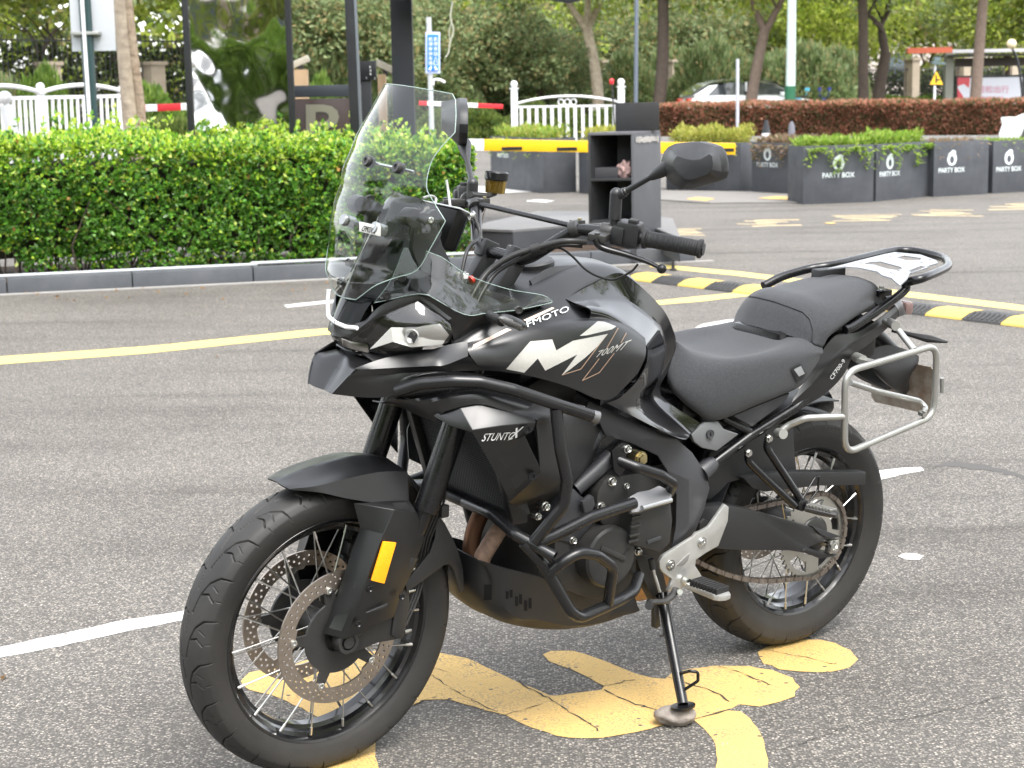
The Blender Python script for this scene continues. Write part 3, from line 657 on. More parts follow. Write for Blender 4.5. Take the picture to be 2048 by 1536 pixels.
# brake calipers behind the legs
for sy in (1, -1):
    bm = bmesh.new(); rotm = SR
    out2 = [(1.300, .425), (1.318, .452), (1.312, .478), (1.278, .470), (1.262, .430), (1.258, .372), (1.268, .318), (1.288, .300), (1.306, .312), (1.300, .36)]
    lp = [ST((x, sy*.108, z)) for x, z in out2]; bm = fill_loops([lp], SR @ Vector((0, -sy*.055, 0)))
    bmesh.ops.dissolve_limit(bm, angle_limit=.01, verts=bm.verts, edges=bm.edges)
    cal = finish(bm, 'brake_caliper', K_ENG, bike, 30, .006)
    for (x, z, r) in ((1.272, .310, .008), (1.268, .452, .009), (1.276, .478, .008), (1.264, .402, .006)):
        bm = bmesh.new(); cyl(bm, ST((x-.006, sy*.098, z)), ST((x-.024, sy*.098, z)), r*.8, r*.55, n=12); finish(bm, 'caliper_bolt', K_STEEL, cal)
    lp = [ST((x, sy*.102, z)) for x, z in ((1.425, .350), (1.36, .375), (1.288, .352), (1.262, .312), (1.27, .296), (1.34, .300), (1.40, .29), (1.44, .30))]
    bm = fill_loops([lp], SR @ Vector((0, -sy*.02, 0))); bmesh.ops.dissolve_limit(bm, angle_limit=.01, verts=bm.verts, edges=bm.edges); finish(bm, 'caliper_bracket', K_ENG, bike, 30, .004)

# ------------------------------------------------------------------ fender and fork guards
fen = panel('front_fender', [
    [(553, 963, 0), (596, 941, 0), (664, 919, 0), (724, 910, 0), (772, 914, 0)],
    [(565, 971, .030), (622, 958, .040), (690, 938, .045), (745, 927, .045), (795, 930, .045)],
    [(579, 978, .048), (632, 972, .072), (690, 958, .082), (760, 944, .088), (815, 943, .085)],
    [(581, 980, .049), (640, 985, .078), (700, 998, .094), (775, 1008, .106), (818, 1004, .104)]], K_MATTE, bike, nu=8, nv=5, sv=(2,), mirror=True, th=.0035)
for mir in (False, True):
    UPY = {'n': .012, 'o': .012, 'p': .008, 'r': .014, 's': .01, 'b2': .014, 'c': .0, 'd': .018, 'e': .022, 'f': .016, 'b': -.010, 'g': .008}
    pts = {'a': (707, 1006, .092), 'b': (775, 1002, .118), 'b2': (789, 1020, .125), 'c': (818, 1000, .114), 'd': (835, 1027, .108), 'e': (850, 1076, .106), 'f': (820, 1153, .112), 'g': (801, 1190, .120), 'h': (788, 1234, .118),
           'i': (690, 1278, .128), 'j': (643, 1266, .085), 'k': (664, 1222, .086), 'l': (703, 1102, .086), 'm': (720, 1056, .088), 'n': (767, 1068, .130), 'o': (741, 1136, .133), 'p': (716, 1213, .132), 'r': (800, 1100, .128), 's': (768, 1195, .128)}
    pts = {k: (v[0], v[1], v[2]+UPY.get(k, 0)) for k, v in pts.items()}
    if mir: pts = {k: Vector((P(*v).x, -P(*v).y, P(*v).z)) for k, v in pts.items()}
    g = facets('fork_guard', pts, ['a b2 n m', 'a b b2', 'm n o l', 'l o p k', 'k p i j', 'b c d b2', 'b2 d e r n', 'n r s o', 'o s p', 'p s h i', 'r e f g s', 's g h'], K_MATTE, bike, th=.003, bevel=.0035)
    if not mir:
        TG = g
        refl = facets('side_reflector', {'a': (765, 1082, .147), 'b': (790, 1084, .147), 'c': (766, 1166, .149), 'd': (741, 1160, .149)}, ['a b c d'], K_AMBER, bike, th=.006, bevel=.001)
        for (x, y) in ((739, 1178), (803, 1193), (716, 1248)):
            bm = bmesh.new(); c = P(x, y, .1415); lathe(bm, [(0, .0075), (.0025, .0075), (.003, .006), (.001, .004)], c, (0, 1, 0), 16); finish(bm, 'guard_screw', K_FRAME, bike, 40)
        facets('painted_guard_highlight', {'a': (733, 1226, .141), 'b': (776, 1208, .142), 'c': (768, 1216, .141)}, ['a b c'], K_GREY, bike, th=.004, bevel=.0005)  # grey sliver stands in for a highlight on the fork guard
    st = {'a': (872, 1030, .085), 'b': (888, 1046, .085), 'c': (908, 1085, .078), 'd': (922, 1130, .072), 'e': (926, 1182, .068), 'f': (917, 1184, .068), 'g': (906, 1140, .075), 'h': (897, 1128, .08), 'i': (886, 1130, .085), 'j': (812, 1184, .108), 'k': (808, 1166, .108), 'l': (858, 1104, .09), 'm': (868, 1075, .088)}
    if mir: st = {k: Vector((P(*v).x, -P(*v).y, P(*v).z)) for k, v in st.items()}
    facets('fender_stay', st, ['a b c l m', 'c h i l', 'c d g h', 'd e f g', 'l i j k'], K_TEX, bike, th=.004, bevel=.002)
panel('rear_fender_lip', [
    [(800, 935, .0), (845, 985, 0), (885, 1052, 0), (905, 1120, 0), (915, 1170, 0)],
    [(812, 950, .05), (862, 1010, .05), (895, 1065, .05), (915, 1125, .05), (922, 1175, .05)],
    [(818, 962, .07), (872, 1030, .072), (903, 1078, .074), (921, 1130, .072), (926, 1182, .068)]], K_TEX, bike, nu=5, nv=4, mirror=True, th=.003)

# ------------------------------------------------------------------ front cowl (beak), left half mirrored
cowl = panel('front_cowl', [
    [(704, 704, 0), (690, 713, 0), (677, 731, 0), (664, 752, 0), (648, 779, 0)],
    [(725, 716, .045), (703, 725, .045), (688, 737, .042), (675, 758, .038), (656, 784, .028)],
    [(790, 722, .09), (740, 732, .085), (712, 738, .083), (695, 756, .075), (666, 786, .052)]], K_MATTE, bike, nu=6, nv=5, mirror=True, th=.003)
side = panel('cowl_side', [
    [(708, 737, .083), (770, 716, .10), (850, 702, .13), (895, 690, .165), (935, 682, .185)],
    [(716, 740, .086), (780, 736, .12), (862, 732, .168), (890, 730, .18), (936, 712, .205)],
    [(700, 752, .078), (800, 747, .125), (880, 742, .170), (925, 742, .188), (965, 740, .212)],
    [(668, 786, .054), (735, 770, .088), (800, 757, .125), (850, 752, .15), (905, 748, .175)]][:3], K_MATTE, bike, nu=6, nv=4, sv=(1,), mirror=True, th=.003)
lower = panel('cowl_lower', [
    [(697, 752, .0765), (760, 748, .10), (830, 745, .145), (880, 743, .170), (930, 745, .19), (985, 752, .21)],
    [(682, 768, .066), (750, 768, .098), (790, 764, .122), (830, 752, .148), (880, 748, .17), (960, 752, .20)],
    [(663, 788, .050), (730, 795, .085), (786, 792, .118), (800, 775, .13), (850, 760, .150), (930, 760, .18)]], K_MATTE, bike, nu=6, nv=3, mirror=True, th=.003)
lower2 = panel('cowl_under_lip', [
    [(786, 792, .118), (800, 797, .125), (850, 796, .16), (905, 786, .19), (960, 783, .21), (1020, 795, .225), (1085, 815, .235)],
    [(765, 802, .105), (800, 806, .118), (850, 806, .165), (900, 796, .205), (960, 790, .232), (1020, 806, .245), (1085, 826, .25)],
    [(745, 800, .092), (800, 812, .11), (866, 840, .16), (892, 822, .20), (955, 808, .235), (1010, 822, .25), (1072, 842, .255)]], K_MATTE, bike, nu=6, nv=3, mirror=True, th=.003)
facets('cowl_inner_duct', {'a': (786, 790, .112), 'b': (800, 770, .118), 'c': (880, 745, .150), 'd': (1000, 752, .175), 'e': (1060, 800, .20), 'f': (960, 800, .19), 'g': (850, 805, .14)}, ['a b c g', 'c d f g', 'd e f'], K_FRAME, bike, mirror=True, th=.003)
# nose of the cowl under the lamp
facets('cowl_chin', {'a': (690, 700, 0), 'b': (722, 708, .05), 'c': (752, 728, .08), 'd': (900, 700, .15), 'e': (930, 684, .175), 'f': (860, 700, .12), 'g': (700, 712, 0)}, ['a g b', 'b c d f'], K_MATTE, bike, mirror=True, th=.003, bevel=None)

# ------------------------------------------------------------------ tank, side panels
M_ROWS = [
    [(935, 688, .185), (985, 672, .196), (1040, 655, .203), (1095, 645, .205), (1140, 638, .200), (1188, 636, .196), (1230, 642, .196), (1264, 656, .196), (1290, 676, .196)],
    [(936, 702, .198), (985, 692, .212), (1040, 677, .222), (1100, 664, .226), (1150, 655, .224), (1190, 652, .220), (1230, 658, .216), (1262, 672, .212), (1292, 692, .205)],
    [(950, 724, .210), (1000, 722, .228), (1050, 718, .240), (1110, 712, .248), (1160, 708, .246), (1200, 706, .240), (1235, 708, .234), (1262, 712, .228), (1290, 716, .216)],
    [(965, 740, .214), (1010, 744, .230), (1060, 752, .243), (1120, 768, .252), (1160, 783, .252), (1195, 798, .246), (1222, 798, .24), (1246, 778, .234), (1276, 746, .222)]]
mp = panel('tank_side_panel', M_ROWS, K_MATTE, bike, nu=7, nv=7, mirror=True, th=.004)
up = panel('tank_cover', [
    [(1.16, 0, 1.00), (1.05, 0, 1.035), (.93, 0, 1.068), (.82, 0, 1.088), (.72, 0, 1.086), (.64, 0, 1.060), (.58, 0, 1.01), (.545, 0, .95), (.53, 0, .86)],
    [(1.17, .10, .995), (1.06, .10, 1.028), (.94, .09, 1.056), (.83, .085, 1.078), (.73, .08, 1.075), (.655, .08, 1.048), (.592, .085, .995), (.555, .09, .93), (.54, .09, .84)],
    [(905, 690, .165), (960, 652, .168), (1020, 628, .165), (1080, 610, .160), (1134, 597, .155), (1170, 590, .125), (1236, 556, .085), (1280, 590, .085), (1320, 650, .085)],
    [(935, 688, .185), (985, 672, .196), (1040, 655, .203), (1095, 646, .203), (1142, 639, .197), (1180, 634, .180), (1230, 610, .09), (1275, 620, .09), (1310, 670, .08)]],
    K_MATTE, bike, nu=6, nv=6, mirror=True, th=.004)
gl = panel('tank_gloss_panel', [
    [(1132, 598, .158), (1162, 580, .14), (1190, 566, .122), (1232, 546, .10), (1266, 560, .105), (1324, 616, .118), (1347, 662, .124), (1351, 690, .124), (1338, 738, .122), (1322, 790, .126), (1400, 846, .150)],
    [(1145, 604, .165), (1178, 600, .150), (1210, 597, .135), (1252, 600, .118), (1282, 618, .120), (1316, 650, .126), (1330, 684, .130), (1330, 708, .130), (1320, 752, .132), (1306, 800, .142), (1382, 866, .160)],
    [(1180, 618, .192), (1205, 622, .190), (1228, 630, .188), (1255, 645, .186), (1275, 660, .184), (1300, 682, .180), (1308, 706, .180), (1306, 730, .182), (1296, 770, .188), (1284, 812, .190), (1357, 876, .185)],
    [(1180, 636, .197), (1205, 638, .197), (1228, 645, .197), (1250, 655, .197), (1268, 668, .197), (1292, 690, .197), (1295, 712, .202), (1290, 735, .205), (1272, 765, .212), (1240, 795, .222), (1214, 806, .232)]],
    K_GLOSS, bike, nu=5, nv=6, sv=(1,), mirror=True, th=.003)
# matte centre console and filler
lathe_obj('fuel_cap', [(0, .045), (.012, .045), (.016, .040), (.017, .02), (.016, .0)], (.865, 0, 1.075), (.15, 0, 1), K_TEX, bike, 40)
panel('tank_recess', [[(1060, 560, .085), (1100, 535, .075), (1155, 530, .07)], [(1075, 590, .11), (1115, 585, .10), (1150, 560, .09)]], K_GREY, bike, nu=4, nv=3, mirror=True, th=.006)
# decals
tm = bvh_of(mp)
Mlogo = [(1012, 738), (1060, 683), (1104, 679), (1112, 701), (1145, 682), (1215, 668), (1194, 693), (1171, 714), (1139, 739), (1123, 750), (1154, 709), (1090, 741), (1075, 717), (1048, 745)]
def poly_decal(name, pts, tree, m, off=.0012): 
    bm = fill_loops([[(x, y, 0) for x, y in pts]]); V = [(v.co.x, v.co.y) for v in bm.verts]; bm.verts.index_update(); F = [tuple(v.index for v in f.verts) for f in bm.faces]; bm.free()
    return drape_px(name, V, F, tree, m, bike, off)
poly_decal('letter_mark', Mlogo, tm, K_PRS)
poly_decal('letter_mark_fin', [(1159, 672), (1195, 643), (1208, 644), (1232, 653), (1223, 659), (1173, 671)], tm, K_PRS)
for ln in ([(1214, 668), (1161, 738), (1123, 750)], [(1236, 656), (1213, 696)], [(1198, 717), (1164, 761), (1198, 745), (1228, 706)], [(1252, 666), (1241, 686)]):
    for a, b in zip(ln, ln[1:]):
        d = Vector((b[0]-a[0], b[1]-a[1])).normalized()*.9; n2 = (-d.y, d.x)
        poly_decal('pin_stripe', [(a[0]-n2[0], a[1]-n2[1]), (b[0]-n2[0], b[1]-n2[1]), (b[0]+n2[0], b[1]+n2[1]), (a[0]+n2[0], a[1]+n2[1])], tm, K_PRG, .0010)
drape_text('model_lettering', '700MT', [(1190, 715), (1245, 699), (1263, 679), (1197, 702)], tm, K_PRS, bike, 0., 0., .0016)
def bvh_join(*os):
    bm = bmesh.new()
    for o in os: bm.from_mesh(o.data)
    t = BVHTree.FromBMesh(bm); bm.free(); return t
tu = bvh_join(up, mp)
poly_decal('beige_stripe', [(943, 700), (947, 690), (1013, 657), (1023, 660)], tu, K_PRB)
poly_decal('beige_stripe_rear', [(1046, 641), (1104, 615), (1109, 617), (1056, 644)], tu, K_PRB)
drape_text('maker_lettering', 'CFMOTO', [(1036, 663), (1138, 623), (1135, 612), (1034, 652)], tu, K_PRW, bike, 0, 0., .0024)
# ------------------------------------------------------------------ windscreen
def PZ(px, py, z):
    d = BMT @ ray(px, py); t = (z-BO.z)/d.z; return BO + t*d
SCR = [((905, 188, .130), .038, .008), ((911, 200, .140), .046, .006), ((912, 232, .156), .060, 0), ((910, 265, .170), .070, -.002), ((879, 299, .160), .058, .0), ((861, 329, .154), .054, .0), ((853, 374, .164), .058, 0), ((868, 405, .182), .070, 0), ((891, 442, .212), .092, 0), ((864, 491, .198), .080, -.004), ((834, 540, .176), .062, -.006), ((789, 556, .136), .042, -.008), ((751, 571, .100), .024, -.008), ((722, 592, .058), .008, -.006), ((712, 599, .045), .004, -.003)]
bm = bmesh.new(); g = []
for e, b, dz in SCR:
    E_ = q(e); row = []
    for t in np.linspace(1, -1, 25):
        row.append(Vector((E_.x+b*(1-t*t), E_.y*t, E_.z-(E_.y/.15)**2*0+dz*(1-t*t))))
    g.append(row)
g = [list(c) for c in zip(*[crs([g[i][j] for i in range(len(g))], 4, (1, 3, 8)) for j in range(25)])]
grid_bm(g, bm=bm); scr_bvh = BVHTree.FromBMesh(bm)
scr = finish(bm, 'windscreen', K_CLEAR, bike, 60)
edge = [r[0] for r in g]+[g[-1][j] for j in range(1, 25)]+[r[-1] for r in g[::-1]][1:]+[g[0][j] for j in range(23, -1, -1)]
bm = bmesh.new(); sweep(bm, edge, .0011, 6, closed=False); finish(bm, 'windscreen_edge', K_EDGE, scr, 60)
def on_scr(px, py, off=0):
    d = (BMT @ ray(px, py)).normalized(); h = scr_bvh.ray_cast(BO, d)[0]; return (h if h else P(px, py, 0))+d*off
# screen fixings
for (a, b_) in ((735, 322), (795, 335)):
    c = on_scr(a, b_); bm = bmesh.new(); lathe(bm, [(-.012, .012), (.003, .0125), (.006, .011), (.006, .006), (.003, .005)], c, (1, 0, .35), 20); finish(bm, 'screen_fixing', K_ENG, scr, 40)
tube('screen_crossbar', [on_scr(742, 324, .02), on_scr(760, 329, .02), on_scr(828, 344, .03)], .0035, K_STEEL, scr)
for (a, b_) in ((690, 440), (752, 456)):
    c = on_scr(a, b_); bm = bmesh.new(); lathe(bm, [(.007, .0115), (.005, .0125), (-.022, .0125), (-.023, .010)], c, (1, 0, .35), 24); finish(bm, 'screen_clamp', mat('clear_grey_clamp', (.28, .29, .29), .2, metal=.6), scr, 40)
tube('screen_clamp_bar', [on_scr(692, 441, .03), on_scr(752, 457, .03)], .0065, MATS['clear_grey_clamp'], scr)
bq = [on_scr(a, b_, -.010) for a, b_ in ((718, 463), (757, 472), (757, 452), (718, 443))]
nb = (bq[1]-bq[0]).cross(bq[3]-bq[0]).normalized()
if nb.x < 0: nb = -nb
bm = fill_loops([bq], -nb*.008); badge = finish(bm, 'maker_badge', mat('badge_silver', (.62, .61, .58), .35, metal=.2), scr, 30, .001)
bq2 = [bq[0].lerp(bq[2], .12)+nb*.0012, bq[1].lerp(bq[3], .12)+nb*.0012, bq[2].lerp(bq[0], .28)+nb*.0012, bq[3].lerp(bq[1], .28)+nb*.0012]
text_quad('badge_lettering', 'CFMOTO', bq2, K_FRAME, badge)
dq = (BMT @ ray(866, 218)).normalized(); hq = scr_bvh.ray_cast(BO, dq); nq = hq[1] if hq[1].dot(dq) < 0 else -hq[1]; bm = bmesh.new(); lathe(bm, [(.0015, .015), (.0025, .015)], hq[0], nq, 28); finish(bm, 'round_sticker', mat('pale_sticker', (.60, .68, .75), .4), scr)
# clear side deflectors
for sgn in (1, -1):
    rows = [[(808, 496, .075), (842, 499, .095), (883, 514, .12), (940, 552, .150), (1015, 578, .168), (1083, 590, .172), (1104, 602, .170)],
            [(782, 560, .078), (835, 545, .108), (880, 560, .140), (935, 590, .165), (1000, 600, .180), (1060, 604, .182), (1103, 605, .172)],
            [(748, 606, .080), (827, 589, .122), (856, 590, .142), (929, 629, .178), (975, 626, .188), (1034, 620, .190), (1096, 607, .174)]]
    rows = [[Vector((q(p).x, sgn*q(p).y, q(p).z)) for p in r] for r in rows]
    gg = gridsurf(rows, 5, 5, su=(2,)); o = finish(grid_bm(gg), 'side_deflector', K_CLEAR, bike, 60)
    bm = bmesh.new(); ed = gg[0]+[r[-1] for r in gg][1:]+gg[-1][::-1][1:]+[r[0] for r in gg][::-1][1:]; sweep(bm, ed, .0010, 6); finish(bm, 'deflector_edge', K_EDGE, o, 60)
    for (a, b_, c_) in ((803, 556, .105), (773, 592, .092), (1037, 620, .192)):
        bm = bmesh.new(); c = P(a, b_, c_); c.y *= sgn; lathe(bm, [(-.008, .008), (.003, .009), (.004, .007), (.001, .005)], c, (.3, sgn, .1), 16); finish(bm, 'deflector_screw', K_ENG, o, 40)
# ------------------------------------------------------------------ nose: smoked centre, light guide, lamp
nose = panel('nose_panel', [
    [(1.390, 0, .985), (1.360, 0, 1.045), (1.325, 0, 1.10), (1.283, 0, 1.17), (1.25, 0, 1.24), (1.22, 0, 1.255)],
    [(1.384, .028, .985), (1.353, .034, 1.045), (1.318, .045, 1.10), (1.273, .055, 1.17), (1.235, .062, 1.23), (1.21, .06, 1.25)],
    [(1.368, .050, .990), (1.336, .060, 1.045), (1.29, .085, 1.075), (1.255, .10, 1.12), (1.205, .105, 1.17), (1.19, .10, 1.19)]], K_SMOKE, bike, nu=5, nv=4, mirror=True, th=.003)
bm = bmesh.new(); sweep(bm, fillet([p_-(BMT @ ray(690, 640))*.030 for p_ in (P(658, 580, -.056), P(656, 604, -.058), P(657, 633, -.052), P(671, 645, -.028), P(692, 654, .02), P(714, 656, .052))], .01), [.0046]*60, 10); finish(bm, 'light_guide', K_WHITE, bike, 50)
for sgn in ():
    pts = [(1.388, .052*sgn, 1.052), (1.392, .058*sgn, 1.03), (1.394, .056*sgn, 1.005), (1.388, .050*sgn, .988)]
    pts2 = (pts if sgn < 0 else pts[3:])+[(1.418, .0, .976)]
    bm = bmesh.new(); sweep(bm, fillet([Vector(p) for p in pts2], .02), .0042, 10); finish(bm, 'light_guide', K_WHITE, bike, 50)
# lamp housing, reflectors, clear lens
for sgn in (1, -1):
    def m_(p): v = q(p); return Vector((v.x, v.y*sgn, v.z))
    facets('lamp_housing', {'a': m_((1.375, 0, .975)), 'b': m_((1.345, .05, .962)), 'c': m_((760, 640, .085)), 'd': m_((838, 606, .112)), 'e': m_((893, 652, .150)), 'f': m_((898, 684, .155)), 'g': m_((815, 700, .118)), 'h': m_((737, 704, .058)), 'i': m_((1.345, 0, .93))}, ['a b h i', 'b c g h', 'c d e g', 'e f g'], K_FRAME, bike, th=.003, bevel=None)
    rf = facets('headlamp_reflector', {'a': m_((737, 700, .070)), 'b': m_((782, 655, .112)), 'c': m_((835, 655, .135)), 'd': m_((848, 652, .142)), 'e': m_((880, 648, .158)), 'f': m_((899, 670, .164)), 'g': m_((885, 690, .158)), 'h': m_((822, 695, .132)), 'i': m_((786, 684, .118)), 'j': m_((812, 660, .125)), 'k': m_((808, 682, .122))}, ['a b i', 'b j k i', 'b c j', 'i k h', 'c d h k j', 'd e f g h'], K_CHROME, bike, th=.006, bevel=.002)
    bm = bmesh.new(); c = m_((824, 672, .138)); lathe(bm, [(-.012, .012), (.002, .0145), (.003, .0140), (.001, .012), (-.008, .006)], c, (.75, sgn*.65, 0), 28); finish(bm, 'projector_ring', K_CHROME, rf, 40)
    facets('projector_shade', {k: m_((x_, y_, .1455)) for k, x_, y_ in (('a', 815, 674), ('b', 823, 664), ('c', 829, 672), ('d', 835, 666), ('e', 836, 680), ('f', 827, 687), ('g', 824, 678))}, ['a b c g', 'c d e f g'], mat('dark_glass', (.02, .02, .022), .08, spec=.9), rf, th=.002, bevel=None)
    facets('lower_lamp_unit', {'a': m_((682, 676, .0)), 'b': m_((700, 682, .02)), 'c': m_((735, 689, .060)), 'd': m_((738, 706, .062)), 'e': m_((712, 701, .038)), 'f': m_((684, 692, .0))}, ['a b e f', 'b c d e'], mat('lamp_grey_inner', (.60, .58, .56), .2, metal=.7), bike, th=.004)
    lens = panel('headlamp_lens', [
        [m_((1.392, 0, .978)), m_((1.380, .04, .976)), m_((722, 658, .062)), m_((757, 634, .088)), m_((838, 602, .118)), m_((900, 648, .160))],
        [m_((1.386, 0, .955)), m_((1.372, .038, .950)), m_((735, 685, .070)), m_((790, 668, .112)), m_((850, 655, .148)), m_((904, 668, .168))],
        [m_((1.355, 0, .928)), m_((1.345, .035, .926)), m_((740, 709, .062)), m_((790, 706, .100)), m_((850, 698, .135)), m_((894, 690, .160))]], K_CLEAR2, bike, nu=4, nv=4, su=(2,), th=0)
# matte band above the lamp, and upper cowl wrapping back to the tank
panel('lamp_brow', [
    [(1.392, 0, .998), (1.372, .045, .998), (1.352, .060, 1.008), (760, 612, .088), (800, 596, .105), (838, 586, .118), (858, 592, .128), (915, 632, .160)],
    [(1.392, 0, .972), (1.380, .046, .972), (725, 652, .064), (757, 630, .090), (800, 612, .108), (838, 599, .120), (850, 606, .128), (897, 640, .158)],
    [(1.396, 0, .968), (1.376, .044, .966), (724, 660, .062), (757, 637, .088), (800, 619, .104), (838, 606, .114), (850, 613, .122), (894, 646, .152)]], K_MATTE, bike, nu=4, nv=3, mirror=True, th=.003, su=(1, 5))
panel('upper_cowl', [
    [(829, 580, .112), (850, 584, .130), (883, 601, .150), (929, 629, .178), (975, 628, .188), (1034, 621, .188), (1095, 607, .170)],
    [(838, 590, .118), (856, 594, .132), (895, 622, .155), (925, 645, .172), (965, 640, .178), (1020, 630, .176), (1085, 612, .166)],
    [(848, 604, .126), (872, 617, .138), (905, 650, .158), (920, 670, .164), (950, 660, .168), (1010, 636, .168), (1080, 612, .163)],
    [(852, 612, .122), (875, 628, .138), (902, 662, .156), (912, 688, .160), (940, 690, .172), (1000, 660, .176), (1080, 618, .172)]], K_MATTE, bike, nu=5, nv=4, mirror=True, th=.003)
panel('inner_cowl', [
    [(1.24, 0, 1.23), (1.14, 0, 1.13), (1.10, 0, 1.06), (1.06, 0, 1.03), (1.00, 0, 1.03)],
    [(1.20, .085, 1.18), (1.16, .10, 1.10), (1.11, .10, 1.055), (1.06, .10, 1.025), (1.00, .10, 1.03)],
    [(1.24, .095, 1.14), (829, 570, .112), (883, 596, .148), (929, 625, .172), (1034, 619, .176)],
    [(1.32, .075, 1.06), (1.27, .11, 1.06), (883, 603, .146), (929, 632, .168), (1034, 624, .176)]], K_TEX, bike, nu=4, nv=4, mirror=True, th=.003)
for sgn in (1, -1):
    # upright mount with star knob
    pts = [(830, 455, .10), (850, 425, .10), (872, 440, .10), (885, 490, .10), (905, 530, .11), (880, 560, .12), (840, 540, .11), (825, 500, .10)]
    lp = [Vector((P(*p).x, P(*p).y*sgn, P(*p).z)) for p in pts]; bm = fill_loops([lp], (0, -.016*sgn, 0)); bmesh.ops.dissolve_limit(bm, angle_limit=.01, verts=bm.verts, edges=bm.edges); finish(bm, 'screen_mount', K_TEX, bike, 30, .003)
    c = P(853, 438, .118); c.y *= sgn
    bm = bmesh.new(); L = []
    for k in range(36):
        a = 2*math.pi*k/36; r = .020+.007*math.cos(3*a); L.append(c+Vector((r*math.cos(a+.4), 0, r*math.sin(a+.4))))
    bm = fill_loops([L], (0, .012*sgn, 0)); kn = finish(bm, 'star_knob', K_TEX, bike, 40, .002)
    bm = bmesh.new(); lathe(bm, [(.01, .007), (.017, .007), (.018, .005), (.014, .004)], c, (0, sgn, 0), 16); finish(bm, 'knob_screw', K_STEEL, kn, 40)
    bm = bmesh.new(); lathe(bm, [(-.03, .019), (-.006, .021), (0, .019)], c+Vector((.03, 0, .004)), (0, sgn, 0), 24); finish(bm, 'mount_boss', K_TEX, bike, 40)
bm = bmesh.new(); sweep(bm, [P(946, 558, .12), P(941, 561, .12)], .0085, 16); finish(bm, 'ignition_key_head', K_RED, bike)
box_obj('key_tag', P(931, 552, .11), (.012, .006, .012), K_WHITE, bike, bevel=.001)
# ------------------------------------------------------------------ instrument display
c = Vector((1.128, -.010, 1.180)); Rd = Matrix.Rotation(STEER, 3, 'Z') @ Matrix.Rotation(math.radians(-24), 3, 'Y')
bm = bmesh.new(); vs = box(bm, c, (.034, .136, .090), Rd); disp = finish(bm, 'display', mat('display_case', (.004, .004, .004), .3, spec=.25), bike, 30, .010)
bm = bmesh.new(); box(bm, c+Rd @ Vector((-.0195, 0, 0)), (.004, .13, .078), Rd); finish(bm, 'display_glass', mat('dark_screen', (.01, .012, .015), .05), disp, 30, .001)
bm = bmesh.new(); box(bm, c+Rd @ Vector((-.002, 0, .0485)), (.030, .138, .004), Rd); finish(bm, 'display_top_trim', mat('grey_trim', (.42, .43, .45), .35), disp, 30, .002)
# ------------------------------------------------------------------ handlebar
def HB(x, y, z): return ST((x, y, z))
half = [(.960, 0, 1.110), (.962, .088, 1.110), (.900, .180, 1.190), (.862, .262, 1.192), (.757, .432, 1.176)]
full = [HB(x, -y, z) for x, y, z in half[::-1]]+[HB(*p) for p in half[1:]]
bm = bmesh.new(); pth = fillet(full, [.06, .07, .07, .07, .07, .07, .06, .06][:len(full)-2], 8)
sweep(bm, pth, .0135, 16); finish(bm, 'handlebar', K_FRAME, bike, 50)
bR = [HB(.900, s_*.178, 1.190) for s_ in (1, -1)]
bm = bmesh.new(); sweep(bm, [bR[1]+Vector((0, .01, .006)), bR[0]+Vector((0, -.01, .006))], .0062, 12); brace = finish(bm, 'handlebar_brace', K_FRAME, bike)
for p, s_ in zip(bR, (1, -1)):
    bm = bmesh.new(); t = (HB(.862, s_*.262, 1.192)-HB(.962, s_*.088, 1.110)).normalized(); lathe(bm, [(-.010, .019), (.010, .019)], p, t, 20); box(bm, p+Vector((-.012, -s_*.008, .008)), (.03, .02, .02)); finish(bm, 'brace_clamp', K_ENG, brace, 35, .002)
    bm = bmesh.new(); cyl(bm, p+Vector((-.018, -s_*.008, .018)), p+Vector((-.018, -s_*.008, .022)), .0045, n=6); finish(bm, 'clamp_bolt', K_GOLD, brace)
for s_ in (1, -1):
    cc = HB(.961, s_*.052, 1.110); bt = ST((1.00, s_*.050, 1.035))
    bm = bmesh.new(); u = (cc-bt).normalized(); R3 = Matrix.Rotation(-RAKE, 3, 'Y'); box(bm, (cc+bt)/2, (.038, .028, (cc-bt).length+.02), Matrix.Rotation(-.62, 3, 'Y')); box(bm, cc+Vector((0, 0, .004)), (.044, .030, .040), Matrix.Rotation(-.4, 3, 'Y'))
    rs = finish(bm, 'bar_riser', K_TEX, bike, 30, .004)
    bm = bmesh.new(); cyl(bm, cc+Vector((.012, 0, .022)), cc+Vector((.012, 0, .029)), .005, n=6); finish(bm, 'riser_bolt', K_STEEL, rs)
box_obj('top_yoke', ST((1.015, 0, 1.02)), (.07, .25, .028), K_ENG, bike, SR @ Matrix.Rotation(-RAKE, 3, 'Y'), .008)
